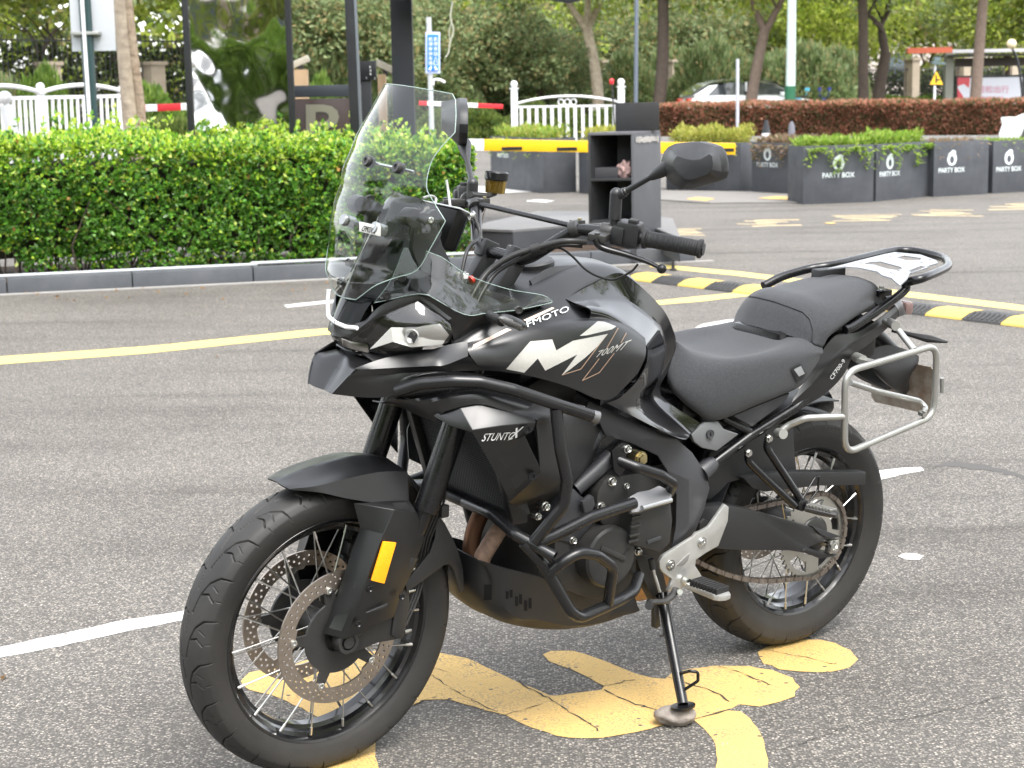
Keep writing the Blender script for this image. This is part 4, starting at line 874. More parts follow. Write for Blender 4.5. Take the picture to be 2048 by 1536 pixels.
# grips and controls
def along(s_, t): return HB(.862, s_*.262, 1.192).lerp(HB(.757, s_*.432, 1.176), t)
for s_ in (1, -1):
    gdir = (along(s_, 1)-along(s_, 0)).normalized()
    prof = [(-.012, .0165), (-.010, .0215), (-.004, .0215), (-.002, .0175)]+[(x, .0168+.0012*math.sin(x*520)**2) for x in np.linspace(0, .108, 46)]+[(.109, .0172), (.111, .0205), (.117, .0205), (.119, .016), (.119, .009), (.114, .008)]
    bm = bmesh.new(); lathe(bm, prof, along(s_, .39), gdir, 28); finish(bm, 'handlebar_grip', K_GRIP, bike, 35)
    c = along(s_, .17); up_ = Vector((0, 0, 1)); fx = up_.cross(gdir).normalized()*(1 if s_ > 0 else -1)
    fx = Vector((1, 0, 0))-gdir*gdir.x; fx.normalize(); R3 = Matrix((fx, gdir*s_, fx.cross(gdir*s_))).transposed()
    bm = bmesh.new(); box(bm, c+R3 @ Vector((-.002, 0, .004)), (.046, .052, .054), R3); box(bm, c+R3 @ Vector((.012, -.02, .0)), (.034, .03, .04), R3); sw = finish(bm, 'switch_block', K_TEX, bike, 30, .007)
    bm = bmesh.new()
    for k, dx in enumerate((-.012, .002, .016)): box(bm, c+R3 @ Vector((-.026, dx, .006)), (.006, .011, .014), R3)
    finish(bm, 'switch_buttons', K_GRIP, sw, 30, .002)
    bm = bmesh.new(); box(bm, c+R3 @ Vector((.004, .008, .034)), (.022, .02, .008), R3); finish(bm, 'beam_switch', K_GRIP, sw, 30, .002)
    # perch and lever
    pc = along(s_, -.07)
    bm = bmesh.new(); lathe(bm, [(-.014, .019), (.014, .019)], pc, gdir, 20); box(bm, pc+Vector((.030, s_*.012, -.006)), (.055, .040, .016), R3); perch = finish(bm, 'lever_perch', K_ENG, bike, 35, .003)
    a0 = pc+Vector((.052, s_*.022, -.008))
    lv = [a0, along(s_, .12)+Vector((.062, 0, -.022)), along(s_, .36)+Vector((.054, 0, -.030)), along(s_, .60)+Vector((.056, 0, -.036)), along(s_, .80)+Vector((.064, 0, -.044))]
    bm = bmesh.new(); sweep(bm, cr(lv, 8), [float(x_) for x_ in np.interp(range(33), [0, 4, 12, 22, 32], [.0125, .0135, .0115, .0095, .0065])], 12, sx=.62); bmesh.ops.create_uvsphere(bm, u_segments=14, v_segments=10, radius=.0105, matrix=Matrix.Translation(lv[-1])); finish(bm, 'clutch_lever' if s_ > 0 else 'brake_lever', K_FRAME, bike, 50)
    bm = bmesh.new(); cyl(bm, a0+Vector((-.004, s_*.002, .008)), a0+Vector((-.004, s_*.002, .012)), .006, n=14); finish(bm, 'lever_pivot_bolt', K_ENG, perch)
# mirrors
mc = PX(1390, 330, .800); post = along(1, .0); pb = PX(1224, 470, post.x-.004)
ml = empty_m = bpy.data.objects.new('mirror', None); COL.objects.link(ml); ml.parent = bike
MO = [(1327, 320), (1333, 303), (1341, 293), (1356, 286), (1378, 284), (1402, 283), (1425, 288), (1437, 293), (1445, 307), (1449, 325), (1450, 343), (1446, 357), (1430, 364), (1402, 373), (1384, 378), (1367, 379), (1352, 371), (1338, 356), (1329, 340)]
rim_ = [PX(a, b_, .800) for a, b_ in MO]; cen = sum(rim_, Vector())/len(rim_)
def ringm(sc, dx, sh=Vector()): return [cen+(p-cen)*sc+Vector((dx, 0, 0))+sh for p in rim_]
hump = [PX(a, b_, .848) for a, b_ in ((1345, 325), (1350, 316), (1354, 312), (1360, 314), (1372, 318), (1386, 320), (1402, 318), (1418, 308), (1424, 312), (1426, 326), (1424, 340), (1420, 346), (1412, 350), (1396, 356), (1382, 360), (1370, 358), (1360, 350), (1352, 342), (1347, 334))]
def mirror_head(tr, parent):
    bm = bmesh.new(); R_ = [[bm.verts.new(tr(p)) for p in r] for r in (ringm(.90, -.012), ringm(.985, -.013), ringm(1.0, -.004), ringm(.985, .008), hump)]
    n = len(rim_)
    for A, Bq in zip(R_, R_[1:]):
        for k in range(n): bm.faces.new((A[k], A[(k+1) % n], Bq[(k+1) % n], Bq[k]))
    bm.faces.new(R_[-1]); h = finish(bm, 'mirror_shell', K_TEX, parent, 24, .0012)
    bm = bmesh.new(); L = [bm.verts.new(tr(p)) for p in ringm(.90, -.0118)]; bm.faces.new(L); finish(bm, 'mirror_glass', mat('mirror_glass', (.85, .86, .87), .02, metal=1), parent)
mirror_head(lambda p: p, ml)
def mirror_arm(parent, P3, jr=1):
    tip, j, base = P3
    bm = bmesh.new(); sweep(bm, [base, base.lerp(j, .35), base.lerp(j, .36), j+Vector((0, 0, .006))], [.010, .010, .0135, .0135], 18); bmesh.ops.create_uvsphere(bm, u_segments=18, v_segments=10, radius=.0137, matrix=Matrix.Translation(j+Vector((0, 0, .006))))
    d = tip-j; L = d.length; d.normalize()
    sweep(bm, [j, j+d*.022, j+d*.023, j+d*.028, j+d*.03, j+d*(L*.62), j+d*(L*.66), j+d*(L*.80), tip], [.0105, .0105, .009, .009, .0068, .0062, .009, .0135, .0175], 18)
    finish(bm, 'mirror_arm', K_TEX, parent, 40)
jl = post+Vector((.0, .002, .078)); mirror_arm(ml, (PX(1340, 332, .806), jl, post+Vector((0, 0, .004))))
mr = bpy.data.objects.new('mirror', None); COL.objects.link(mr); mr.parent = bike
mcr = P(923, 240, -.400); Rm = Matrix.Rotation(math.radians(-33), 3, 'Z')
tr = lambda p: mcr+Rm @ Vector((p.x-cen.x, -(p.y-cen.y), (p.z-cen.z)*1.05))
mirror_head(tr, mr)
postr = along(-1, -.13); jr_ = PX(945, 372, postr.x); mirror_arm(mr, (PX(928, 288, mcr.x+.0), jr_, PX(944, 410, postr.x)))
# reservoir
rc = P(990, 386, -.250); ax = Vector((-.10, -.03, 1)).normalized()
rs = lathe_obj('fluid_reservoir', [(-.002, .006), (0, .0235), (.030, .0255), (.031, .027)], rc, ax, K_OIL, bike, 32)
lathe_obj('reservoir_cap', [(.030, .0265), (.032, .0285), (.048, .0285), (.050, .027), (.0515, .025), (.0515, .021), (.0505, .020)], rc, ax, K_FRAME, rs, 26, 25)
tube('reservoir_bracket', [rc, rc+Vector((.03, .01, -.004)), along(-1, -.35)+Vector((0, 0, .016))], .007, K_ENG, rs)
bm = bmesh.new(); lathe(bm, [(0, .012), (.05, .012), (.052, .009)], along(-1, -.5)+Vector((.02, 0, -.03)), (1, .4, .2), 20); finish(bm, 'master_cylinder', K_ENG, bike)
bm = bmesh.new(); cyl(bm, P(938, 433, -.13), P(948, 431, -.13), .008, n=14); cyl(bm, P(944, 431, -.13), P(947, 431, -.13), .011, n=6); finish(bm, 'banjo_bolt', K_STEEL, bike)
tube('brake_hose', [P(948, 433, -.13), P(960, 470, -.10), P(935, 500, -.05), P(920, 560, -.02)], .0045, K_CAB, bike, smoothcr=8)
tube('screen_wire_frame', [P(845, 396, -.06), P(862, 392, -.07), P(872, 398, -.07), P(868, 412, -.06)], .003, K_SILV, bike, smoothcr=5)
tube('silver_stay', [P(893, 360, -.17), P(897, 385, -.16), P(901, 418, -.12)], .003, K_SILV, bike)
# turn signals
for s_ in (1, -1):
    def t_(a, b_, c_): v = P(a, b_, c_); v.y *= s_; return v
    bm = bmesh.new(); sweep(bm, [t_(978, 630, .185), t_(986, 635, .215), t_(988, 636, .216), t_(996, 640, .235), t_(1004, 642, .25)], [.011, .009, .0115, .0105, .012], 14); ts = finish(bm, 'turn_signal', K_GRIP, bike, 40)
    bm = bmesh.new(); a = t_(1000, 634, .262); b_ = t_(1054, 656, .262)
    pr = [a.lerp(b_, t) for t in (0, .12, .35, .7, .93, 1)]; sweep(bm, pr, [.006, .0125, .0155, .0145, .008, .002], 14, sx=.8); finish(bm, 'signal_body', K_TEX, ts, 40)
    bm = bmesh.new(); sweep(bm, [p+Vector((.006, .004*s_, .0)) for p in pr], [.003, .0095, .0125, .0115, .006, .001], 14, sx=.8); finish(bm, 'signal_lens', mat('smoked_lens', (.09, .09, .09), .1, spec=.8, bump=(260, .8, .002)), ts, 40)
# cables
tube('clutch_cable', [P(1172, 484, .21), P(1140, 482, .20), P(1112, 485, .18), P(1070, 497, .15), P(1022, 513, .12), P(976, 544, .10), P(945, 590, .11), P(930, 622, .12)], .0065, K_CAB, bike, smoothcr=8)
tube('switch_cable', [P(1165, 492, .20), P(1120, 490, .17), P(1072, 503, .15), P(1030, 522, .12), P(990, 548, .10), P(962, 590, .11), P(950, 620, .12)], .005, K_CAB, bike, smoothcr=8)
tube('thin_wire', [P(1095, 497, .16), P(1122, 497, .17), P(1145, 513, .18), P(1170, 538, .20), P(1197, 553, .22), P(1228, 559, .25), P(1262, 543, .28), P(1276, 528, .29)], .0026, K_CAB, bike, smoothcr=8)
bm = bmesh.new(); c = P(1070, 497, .152); lathe(bm, [(-.010, .010), (.010, .010)], c, (P(1100, 488, .17)-P(1040, 505, .13)).normalized(), 14); finish(bm, 'cable_clip', K_GRIP, bike)
for dx in (0, 6, 12):
    tube('brake_line', [P(880+dx, 985, .095), P(868+dx, 1030, .09), P(850+dx, 1075, .085), P(838+dx, 1130, .08), P(826+dx, 1190, .09), P(800+dx, 1250, .10)], .0028, K_CAB, bike, smoothcr=6)
bm = bmesh.new(); box(bm, P(888, 1022, .10), (.02, .014, .028)); finish(bm, 'line_clip', K_ENG, bike, 30, .003)
# ------------------------------------------------------------------ radiator and its shroud
core = [Vector((1.012, -.155, .552)), Vector((1.012, .155, .552)), Vector((1.105, .155, .83)), Vector((1.105, -.155, .83))]
bm = fill_loops([core], (-.03, 0, .01)); rad = finish(bm, 'radiator', K_RAD, bike, 30)
fin = bmesh.new()
for i in range(46):
    t = (i+.5)/46; a = core[0].lerp(core[3], t); b_ = core[1].lerp(core[2], t); box(fin, (a+b_)/2+Vector((.003, 0, 0)), (.006, .305, .0018), Matrix.Rotation(-.32, 3, 'Y'))
tag(finish(fin, 'radiator_fins', mat('fin_black', (.03, .03, .03), .4, metal=.3), rad, 30), kind='stuff')
box_obj('radiator_frame', (1.010, 0, .545), (.045, .335, .022), K_TEX, rad, bevel=.004)
for s_ in (1, -1): box_obj('radiator_tank', (1.055, s_*.162, .69), (.05, .022, .30), K_TEX, rad, Matrix.Rotation(.32, 3, 'Y'), .004)
shr = facets('radiator_shroud', {'a': (866, 832, .175), 'b': (880, 822, .185), 'c': (918, 812, .215), 'd': (955, 809, .235), 'e': (1010, 822, .262), 'f': (1070, 837, .285), 'g': (1072, 845, .290), 'h': (1005, 851, .282), 'i': (945, 860, .258), 'j': (945, 866, .258), 'k': (900, 852, .215),
     'l': (1066, 862, .290), 'm': (1050, 872, .284), 'n': (1078, 932, .282), 'o': (1082, 940, .282), 'p': (1070, 958, .272), 'r': (1020, 1004, .225), 's': (1000, 962, .245), 't': (975, 915, .255), 'u': (1030, 880, .272), 'v': (1030, 900, .262), 'w': (1052, 926, .270)},
     ['a b k', 'b c i k', 'c d e h i', 'e f g h', 'a k j', 'k i j', 'i h u t j', 'h g l m u', 'u v t', 'u m v', 'm n w v', 'v w s t', 'w n o p', 'w p r s'], K_MATTE, bike, mirror=True, th=.004, bevel=.003)
panel('shroud_side', [
    [(1015, 824, .25), (1070, 838, .280), (1073, 850, .272), (1076, 880, .268), (1080, 930, .262), (1078, 950, .255), (1062, 966, .245), (1018, 1004, .20)],
    [(1012, 818, .245), (1085, 828, .272), (1098, 850, .262), (1112, 880, .25), (1122, 930, .235), (1116, 965, .225), (1080, 988, .215), (1025, 1008, .19)],
    [(1010, 816, .23), (1080, 818, .26), (1120, 835, .245), (1140, 870, .23), (1150, 915, .205), (1140, 960, .195), (1095, 990, .185), (1035, 1012, .17)],
    [(1010, 806, .20), (1090, 805, .235), (1150, 822, .215), (1180, 835, .185), (1200, 870, .16), (1180, 930, .15), (1130, 985, .15), (1060, 1010, .14)]], K_TEX, bike, nu=5, nv=3, mirror=True, th=.003)
ts_ = bvh_of(shr)
drape_text('aftermarket_lettering', 'STUNTC', [(962, 882), (1026, 878), (1031, 863), (967, 866)], ts_, K_PRW, bike, .25, .01, .002)
drape_text('large_letter_x', 'X', [(1014, 880), (1037, 873), (1048, 852), (1027, 856)], ts_, K_PRW, bike, .2, .02, .002)
for (a, b_, c_) in ((1054, 859, .294), (1064, 953, .277)):
    bm = bmesh.new(); lathe(bm, [(-.002, .009), (.002, .009), (.002, .006), (-.001, .005)], P(a, b_, c_), (.2, 1, 0), 18); finish(bm, 'shroud_screw', K_FRAME, bike, 30)
# ------------------------------------------------------------------ crash bars
CB = []
def cbar(name, pts, r=.0135, fr=.05, mirror=True, m=None): 
    o = tube(name, pts, r, m or K_CRASH, bike, fr=fr, n=16, mirror=mirror); CB.append(o); return o
cbar('crash_bar_upper', [(793, 782, .125), (840, 767, .165), (905, 762, .215), (960, 764, .245), (1028, 780, .275), (1114, 809, .305), (1188, 833, .325)], fr=.07)
bm = bmesh.new(); e1 = P(1188, 833, .325); e0 = P(1114, 809, .305); d = (e1-e0).normalized(); lathe(bm, [(-.006, .0135), (.006, .0142), (.009, .0142), (.010, .012)], e1, d, 24); finish(bm, 'bar_end_cap', mat('brushed_cap', (.2, .2, .2), .4, metal=.8), CB[0], 30)
cbar('crash_bar_drop', [(1112, 818, .303), (1121, 900, .315), (1134, 960, .318), (1128, 1010, .310), (1068, 1083, .265)], fr=.06)
cbar('crash_bar_front', [P(930, 1004, .0), (985, 1028, .13), (1030, 1068, .215), (1106, 1112, .295)], r=.0135, fr=.03)
CBm = P(930, 1004, 0)
cbar('crash_bar_rear_brace', [(1075, 1085, .262), (1105, 1073, .262), (1180, 1035, .258), (1268, 1006, .245)], fr=.05)
cbar('crash_bar_lower', [(1047, 1085, .24), (1085, 1126, .262), (1140, 1222, .275), (1160, 1236, .272), (1240, 1200, .245), (1268, 1182, .22), (1278, 1150, .19)], fr=.06)
cbar('crash_bar_loop', [(1098, 1147, .268), (1124, 1124, .290), (1160, 1104, .300), (1195, 1110, .298), (1228, 1134, .288), (1222, 1165, .275), (1216, 1208, .256)], r=.0125, fr=.05)
cbar('crash_bar_mount', [(1236, 920, .19), (1275, 935, .225), (1322, 950, .235), (1348, 966, .23), (1338, 986, .20)], r=.0125, fr=.025)
bm = bmesh.new(); c = P(1106, 1112, .295); d = (c-P(1030, 1068, .215)).normalized(); lathe(bm, [(-.01, .0137), (.004, .0137), (.004, .0115), (-.02, .0115)], c, d, 24); finish(bm, 'bar_open_end', K_CRASH, CB[2], 30)
plate('crash_bar_flange', [(1224, 902), (1240, 888), (1250, 890), (1254, 905), (1250, 940), (1240, 955), (1228, 940)], .198, .008, K_FRAME, bike)
# ------------------------------------------------------------------ engine
def eng(name, pts, y, th, m=K_ENG, bevel=.004, parent=None, **k): return plate(name, pts, y, th, m, parent or engine, bevel=bevel, **k)
engine = box_obj('engine', (.70, 0, .46), (.44, .25, .26), K_ENG, bike, bevel=.03)
box_obj('cylinder_block', (.86, 0, .66), (.16, .24, .30), K_ENG, engine, Matrix.Rotation(.42, 3, 'Y'), .012)
box_obj('cylinder_head', (.93, 0, .80), (.19, .26, .10), K_ENG, engine, Matrix.Rotation(.42, 3, 'Y'), .015)
eng('crankcase_cover', [(1130, 1040), (1175, 1010), (1240, 1010), (1270, 1040), (1275, 1100), (1270, 1160), (1240, 1190), (1180, 1200), (1130, 1180), (1108, 1140), (1110, 1080)], .165, .05)
cc = P(1224, 1116, .212)
gc = lathe_obj('generator_cover', [(-.075, .072), (-.006, .072), (0, .067), (.002, .05), (.002, .0)], cc, (0, 1, 0), K_ENG, engine, 48, 28)
bm = bmesh.new(); box(bm, cc+Vector((0, .0035, .012)), (.085, .006, .012), Matrix.Rotation(-.5, 3, 'Y')); finish(bm, 'cover_rib', K_ENG, gc, 30, .003)
text_quad('cover_lettering', 'CFMOTO', [cc+Vector((-.005+.012, .0025, -.018)), cc+Vector((-.005-.043, .0025, .008)), cc+Vector((-.010-.043, .0025, .017)), cc+Vector((-.010+.012, .0025, -.009))], mat('cast_letters', (.05, .05, .05), .4), gc, th=.001)
eng('cam_drive_cover', [(1196, 985), (1208, 962), (1225, 948), (1245, 955), (1258, 975), (1258, 1010), (1262, 1040), (1240, 1056), (1205, 1050), (1192, 1020)], .185, .05, bevel=.006)
eng('cylinder_side_cover', [(1125, 985), (1150, 978), (1172, 1000), (1185, 1000), (1186, 1050), (1150, 1090), (1115, 1080), (1100, 1040)], .17, .05, m=K_GREY, bevel=.006)
eng('bracket_ear', [(1165, 1004), (1182, 990), (1188, 994), (1190, 1010), (1182, 1030), (1170, 1028)], .19, .012, m=K_GREY, bevel=.003)
for (a, b_, c_, r) in ((1224, 963, .188, .009), (1253, 972, .188, .006), (1202, 1013, .188, .009), (1091, 1013, .20, .009), (1146, 1081, .17, .008), (1264, 1088, .17, .006), (1276, 1103, .17, .008), (1255, 898, .20, .008), (1076, 1033, .19, .007), (1277, 1150, .19, .006)):
    bm = bmesh.new(); c = P(a, b_, c_); lathe(bm, [(-.02, r*1.25), (0, r*1.25), (0, r), (r*.9, r*.9), (r*1.0, r*.7), (r*.6, r*.45)], c, (0, 1, 0), 12); finish(bm, 'engine_bolt', K_STEEL, engine, 30)
bm = bmesh.new(); c = P(1284, 919, .16); lathe(bm, [(-.02, .017), (0, .017), (.001, .013), (.006, .012), (.007, .0)], c, (0, 1, 0), 6); lathe(bm, [(-.03, .019), (-.004, .019)], c, (0, 1, 0), 20); finish(bm, 'frame_bolt', K_GOLD, engine, 25)
# sprocket cover: light grey top, dark finned face
facets('sprocket_cover_lid', {'a': (1260, 993, .222), 'b': (1277, 983, .21), 'c': (1300, 979, .20), 'd': (1318, 970, .195), 'e': (1345, 983, .215), 'f': (1343, 1001, .232), 'g': (1282, 1022, .245), 'h': (1263, 1026, .238), 'i': (1300, 1006, .225)}, ['a b c i', 'c d e i', 'e f i', 'f g i', 'g h a i'], mat('light_grey_cover', (.20, .20, .21), .35, rv=(20, .28, .42)), engine, th=.012, bevel=.004)
tube('lid_trim', [(1284, 1016, .25), (1312, 1008, .245), (1342, 1000, .238)], .006, mat('bright_trim', (.4, .41, .42), .2, metal=.5), engine)
sc = eng('sprocket_cover', [(1264, 1026), (1285, 1022), (1342, 1004), (1346, 1040), (1341, 1086), (1321, 1106), (1258, 1088), (1262, 1060)], .222, .07, m=K_ENG, bevel=.006)
for k, (a, b_) in enumerate(((1268, 1034), (1266, 1052), (1264, 1070), (1262, 1082))):
    v = P(a, b_, .226); bm = bmesh.new(); box(bm, v+Vector((-.006, 0, -.001)), (.030, .008, .006), Matrix.Rotation(.06, 3, 'Y')); finish(bm, 'cover_fin', K_ENG, sc, 30, .002)
box_obj('cover_pad', P(1308, 1080, .224), (.042, .004, .010), K_GREY, sc, Matrix.Rotation(.12, 3, 'Y'), .002)
box_obj('gearbox_rear', (.53, 0, .44), (.16, .22, .26), K_ENG, engine, bevel=.03)
# intake side pipes and hoses filling the gap under the tank
tube('frame_front_tube', [(1150, 978, .155), (1190, 943, .16), (1222, 912, .165)], .019, K_GREY, bike, mirror=True)
tube('frame_down_tube', [(1115, 985, .13), (1140, 940, .15), (1185, 880, .15), (1220, 840, .15)], .017, K_GREY, bike, mirror=True)
for dz in (0, 10, 20): tube('coolant_hose', [(1130, 955+dz, .12), (1165, 930+dz, .12), (1200, 910+dz, .11), (1240, 880+dz, .08)], .008, K_GRIP, engine, smoothcr=5)
box_obj('air_box', (.80, 0, .88), (.36, .22, .16), K_TEX, engine, bevel=.03)
# frame spar: the L-shaped grey cover
SP = {'a': (1179, 803, .175), 'b': (1270, 843, .172), 'c': (1355, 879, .160), 'd': (1385, 905, .158), 'e': (1412, 946, .156), 'f': (1420, 976, .156), 'g': (1409, 1018, .160), 'h': (1392, 1062, .164), 'i': (1366, 1086, .166), 'j': (1343, 1100, .166),
      'k': (1352, 1052, .166), 'l': (1353, 990, .162), 'm': (1334, 940, .160), 'n': (1316, 912, .160), 'o': (1262, 886, .172), 'p': (1212, 872, .176), 'r': (1230, 852, .182), 's': (1200, 846, .182), 't': (1178, 860, .178), 'u': (1158, 888, .172), 'v': (1140, 922, .168), 'w': (1128, 958, .165), 'x': (1116, 950, .170), 'y': (1135, 880, .178), 'z': (1160, 835, .180),
      'b2': (1284, 878, .180), 'l2': (1378, 960, .176), 'h2': (1378, 1040, .176)}
facets('frame_cover', SP, ['a b r s', 'a s t z', 'z t u y', 'y u v x', 'x v w', 'b c b2', 'b b2 o p r', 'r p s', 'c n o b2', 'c d n', 'd m n', 'd e l2 m', 'l2 l m', 'e f g h2 l2', 'l2 h2 k l', 'g h h2', 'h i h2', 'h2 i j k'], K_GREY, bike, mirror=True, th=.006, bevel=.003)
box_obj('frame_core', (.53, 0, .60), (.10, .20, .30), K_FRAME, bike, bevel=.02)
# headers and exhaust
tube('exhaust_header', [(1003, 1015, .05), (1010, 1040, .06), (985, 1080, .07), (955, 1130, .08), (1000, 1175, .06), (1080, 1190, .05)], .020, K_RUST, bike, fr=.06, n=20)
tube('exhaust_header', [(985, 1005, -.05), (965, 1020, -.06), (948, 1060, -.06), (938, 1110, -.05), (970, 1150, -.03)], .020, K_RUST2, bike, fr=.06, n=20)
tube('exhaust_pipe', [(.80, -.02, .30), (.60, -.02, .27), (.52, -.03, .26)], .04, K_RUST, bike, n=20)
tube('collector_box', [(.60, -.02, .275), (.50, -.02, .275), (.40, -.03, .28)], [.06, .075, .075, .06], mat('tan_exhaust_box', (.42, .27, .14), .6, metal=.4, var=(20, .4, (.30, .18, .10))), bike, fr=0, n=24)
tube('silencer', [(.40, -.08, .30), (.15, -.17, .40), (-.10, -.20, .50), (-.32, -.21, .58)], [.03, .04, .055, .055, .055, .055, .05], K_FRAME, bike, fr=0, smoothcr=2, n=24)
# skid plate
panel('skid_plate', [
    [(1.075, 0, .445), (1.070, 0, .36), (1.035, 0, .30), (.96, 0, .255), (.85, 0, .225), (.72, 0, .215), (.60, 0, .225)],
    [(1.070, .075, .44), (1.056, .085, .35), (1.010, .09, .292), (.95, .09, .258), (.84, .09, .226), (.72, .09, .216), (.60, .09, .226)],
    [(1.058, .105, .43), (1.030, .130, .345), (.985, .140, .300), (.93, .140, .285), (.83, .140, .250), (.72, .135, .236), (.605, .12, .240)],
    [(955, 1122, .10), (1000, 1134, .14), (1040, 1144, .15), (1075, 1153, .155), (1120, 1170, .155), (1200, 1180, .145), (1262, 1170, .13)]], K_TEX, bike, nu=5, nv=5, sv=(2,), mirror=True, th=.004)
skb = bvh_of([o for o in COL.objects if o.name == 'skid_plate'][0])
def slot(a, b_, w_, h_, y, m=None, ry=0):
    hw, hh = w_*480, h_*480; return drape_px('slot', [(a-hw, b_+hh), (a+hw, b_+hh), (a+hw, b_-hh), (a-hw, b_-hh)], [(0, 1, 2, 3)], skb, mat('slot_dark', (.002, .002, .002), .9), bike, .001)
def slot_old(a, b_, w_, h_, y, m=None, ry=0): 
    c = P(a, b_, y); return box_obj('slot', c, (w_, .006, h_), m or mat('slot_dark', (.004, .004, .004), .8), bike, Matrix.Rotation(ry, 3, 'Y'), .0015)
for (a, b_, w_, h_) in ((1014, 1190, .006, .016), (1022, 1187, .006, .016), (1033, 1202, .006, .020), (1041, 1198, .006, .020), (1051, 1211, .006, .022), (1060, 1206, .006, .022)): slot(a, b_, w_, h_, .137)
slot(976, 1184, .016, .032, .150)
bm = bmesh.new(); lathe(bm, [(-.01, .011), (.001, .011), (.001, .007), (-.003, .006)], P(1046, 1229, .137), (0, 1, -.3), 16); finish(bm, 'skid_plate_bolt', K_ENG, bike)
plate('skid_plate_tail', [(1180, 1235), (1210, 1215), (1262, 1190), (1281, 1221), (1270, 1226), (1205, 1242)], .135, .02, K_TEX, bike)
# ------------------------------------------------------------------ seat
seat = panel('rider_seat', [
    [(.56, 0, .895), (.50, 0, .880), (.42, 0, .845), (.33, 0, .822), (.24, 0, .828), (.16, 0, .850), (.09, 0, .868), (.06, 0, .865)],
    [(.556, .040, .89), (.498, .045, .878), (.42, .06, .848), (.33, .085, .826), (.24, .095, .830), (.16, .10, .850), (.09, .10, .866), (.055, .10, .862)],
    [(1350, 684, .078), (1362, 692, .092), (1392, 716, .118), (1440, 722, .145), (1500, 716, .158), (1560, 706, .160), (1618, 698, .156), (1646, 700, .150)],
    [(1338, 735, .100), (1352, 758, .118), (1392, 778, .148), (1440, 784, .168), (1505, 768, .176), (1565, 745, .174), (1612, 725, .166), (1640, 712, .155)],
    [(1334, 762, .095), (1352, 790, .115), (1388, 820, .142), (1432, 838, .158), (1512, 808, .168), (1562, 788, .166), (1604, 768, .158), (1634, 728, .150)],
    [(1340, 766, .06), (1360, 790, .08), (1390, 818, .10), (1432, 835, .12), (1512, 806, .13), (1562, 786, .13), (1600, 766, .12), (1620, 730, .11)]], K_SEAT, bike, nu=7, nv=6, mirror=True, th=0)
pil = panel('passenger_seat', [
    [(.150, 0, .868), (.118, 0, .930), (.08, 0, .952), (.02, 0, .957), (-.08, 0, .968), (-.17, 0, .974), (-.235, 0, .955), (-.262, 0, .905)],
    [(.146, .06, .866), (.114, .06, .927), (.076, .06, .949), (.015, .06, .954), (-.08, .06, .965), (-.165, .055, .970), (-.228, .045, .950), (-.252, .045, .902)],
    [(.120, .115, .858), (.100, .112, .905), (.066, .112, .930), (.005, .115, .936), (-.08, .105, .950), (-.155, .092, .955), (-.205, .075, .940), (-.228, .075, .900)],
    [(1627, 686, .145), (1632, 668, .142), (1652, 650, .144), (1685, 630, .142), (1712, 610, .130), (1733, 600, .112), (1746, 600, .095), (1750, 606, .09)],
    [(1627, 692, .142), (1645, 694, .146), (1658, 672, .148), (1686, 650, .145), (1717, 628, .132), (1740, 613, .112), (1748, 608, .095), (1751, 609, .088)],
    [(.10, .10, .82), (.07, .11, .82), (.03, .11, .84), (-.01, .11, .86), (-.07, .10, .88), (-.14, .08, .89), (-.18, .07, .89), (-.20, .07, .89)]], K_SEAT, bike, nu=6, nv=6, mirror=True, th=0)
sb = bvh_of(pil)
def dr(pts): 
    o = []
    for a, b_ in pts:
        d = (BMT @ ray(a, b_)).normalized(); h = sb.ray_cast(BO, d)
        if h[0]: o.append(h[0]-d*.0008)
    return o
fp = [(1449, 634), (1460, 615), (1474, 600), (1488, 592), (1510, 594), (1545, 602), (1580, 614), (1606, 624), (1620, 638), (1626, 660), (1624, 686)]
bm = bmesh.new(); pp = []
for a, b_ in zip(fp, fp[1:]): pp += [(a[0]+(b_[0]-a[0])*t/6, a[1]+(b_[1]-a[1])*t/6) for t in range(6)]
sp_ = dr(pp)
if len(sp_) > 3: sweep(bm, sp_, .0022, 6); finish(bm, 'seat_piping', mat('dark_piping', (.02, .02, .022), .6), pil, 60)
tb_ = bvh_of(seat)
rows_ = [(1572, 747), (1598, 728), (1610, 744), (1586, 762)]
drape_px('seat_tag', [(1578, 735), (1598, 726), (1611, 748), (1592, 761)], [(0, 1, 2, 3)], tb_, K_TEX, seat, .004)
drape_px('seat_tag_face', [(1584, 738), (1598, 731), (1606, 746), (1594, 752)], [(0, 1, 2, 3)], tb_, mat('tag_grey', (.28, .29, .30), .4), seat, .006)
# ------------------------------------------------------------------ sub-frame, covers under the seat
tube('subframe_tube', [(1412, 938, .145), (1500, 872, .147), (1590, 816, .148)], .0125, K_FRAME, bike, mirror=True)
bm = bmesh.new(); a = P(1402, 946, .145); b_ = P(1428, 924, .145); sweep(bm, [a, a.lerp(b_, .7), b_], [.024, .021, .016], 20); twin(finish(bm, 'subframe_socket', K_GREY, bike, 40))
tube('subframe_upper_tube', [(1445, 836, .13), (1502, 866, .145)], .0095, K_FRAME, bike, mirror=True)
tube('subframe_rear_tube', [(1590, 816, .148), (1640, 770, .14), (1700, 700, .13), (-.20, .10, .87)], .0115, K_FRAME, bike, mirror=True, fr=.03)
plate('side_cover', [(1467, 832), (1514, 812), (1580, 786), (1572, 800), (1556, 815), (1504, 853)], .148, .01, K_GREY, bike, mirror=True)
LKm = mat('light_grey_plastic', (.13, .135, .14), .5, bump=(1400, .3, .0004))
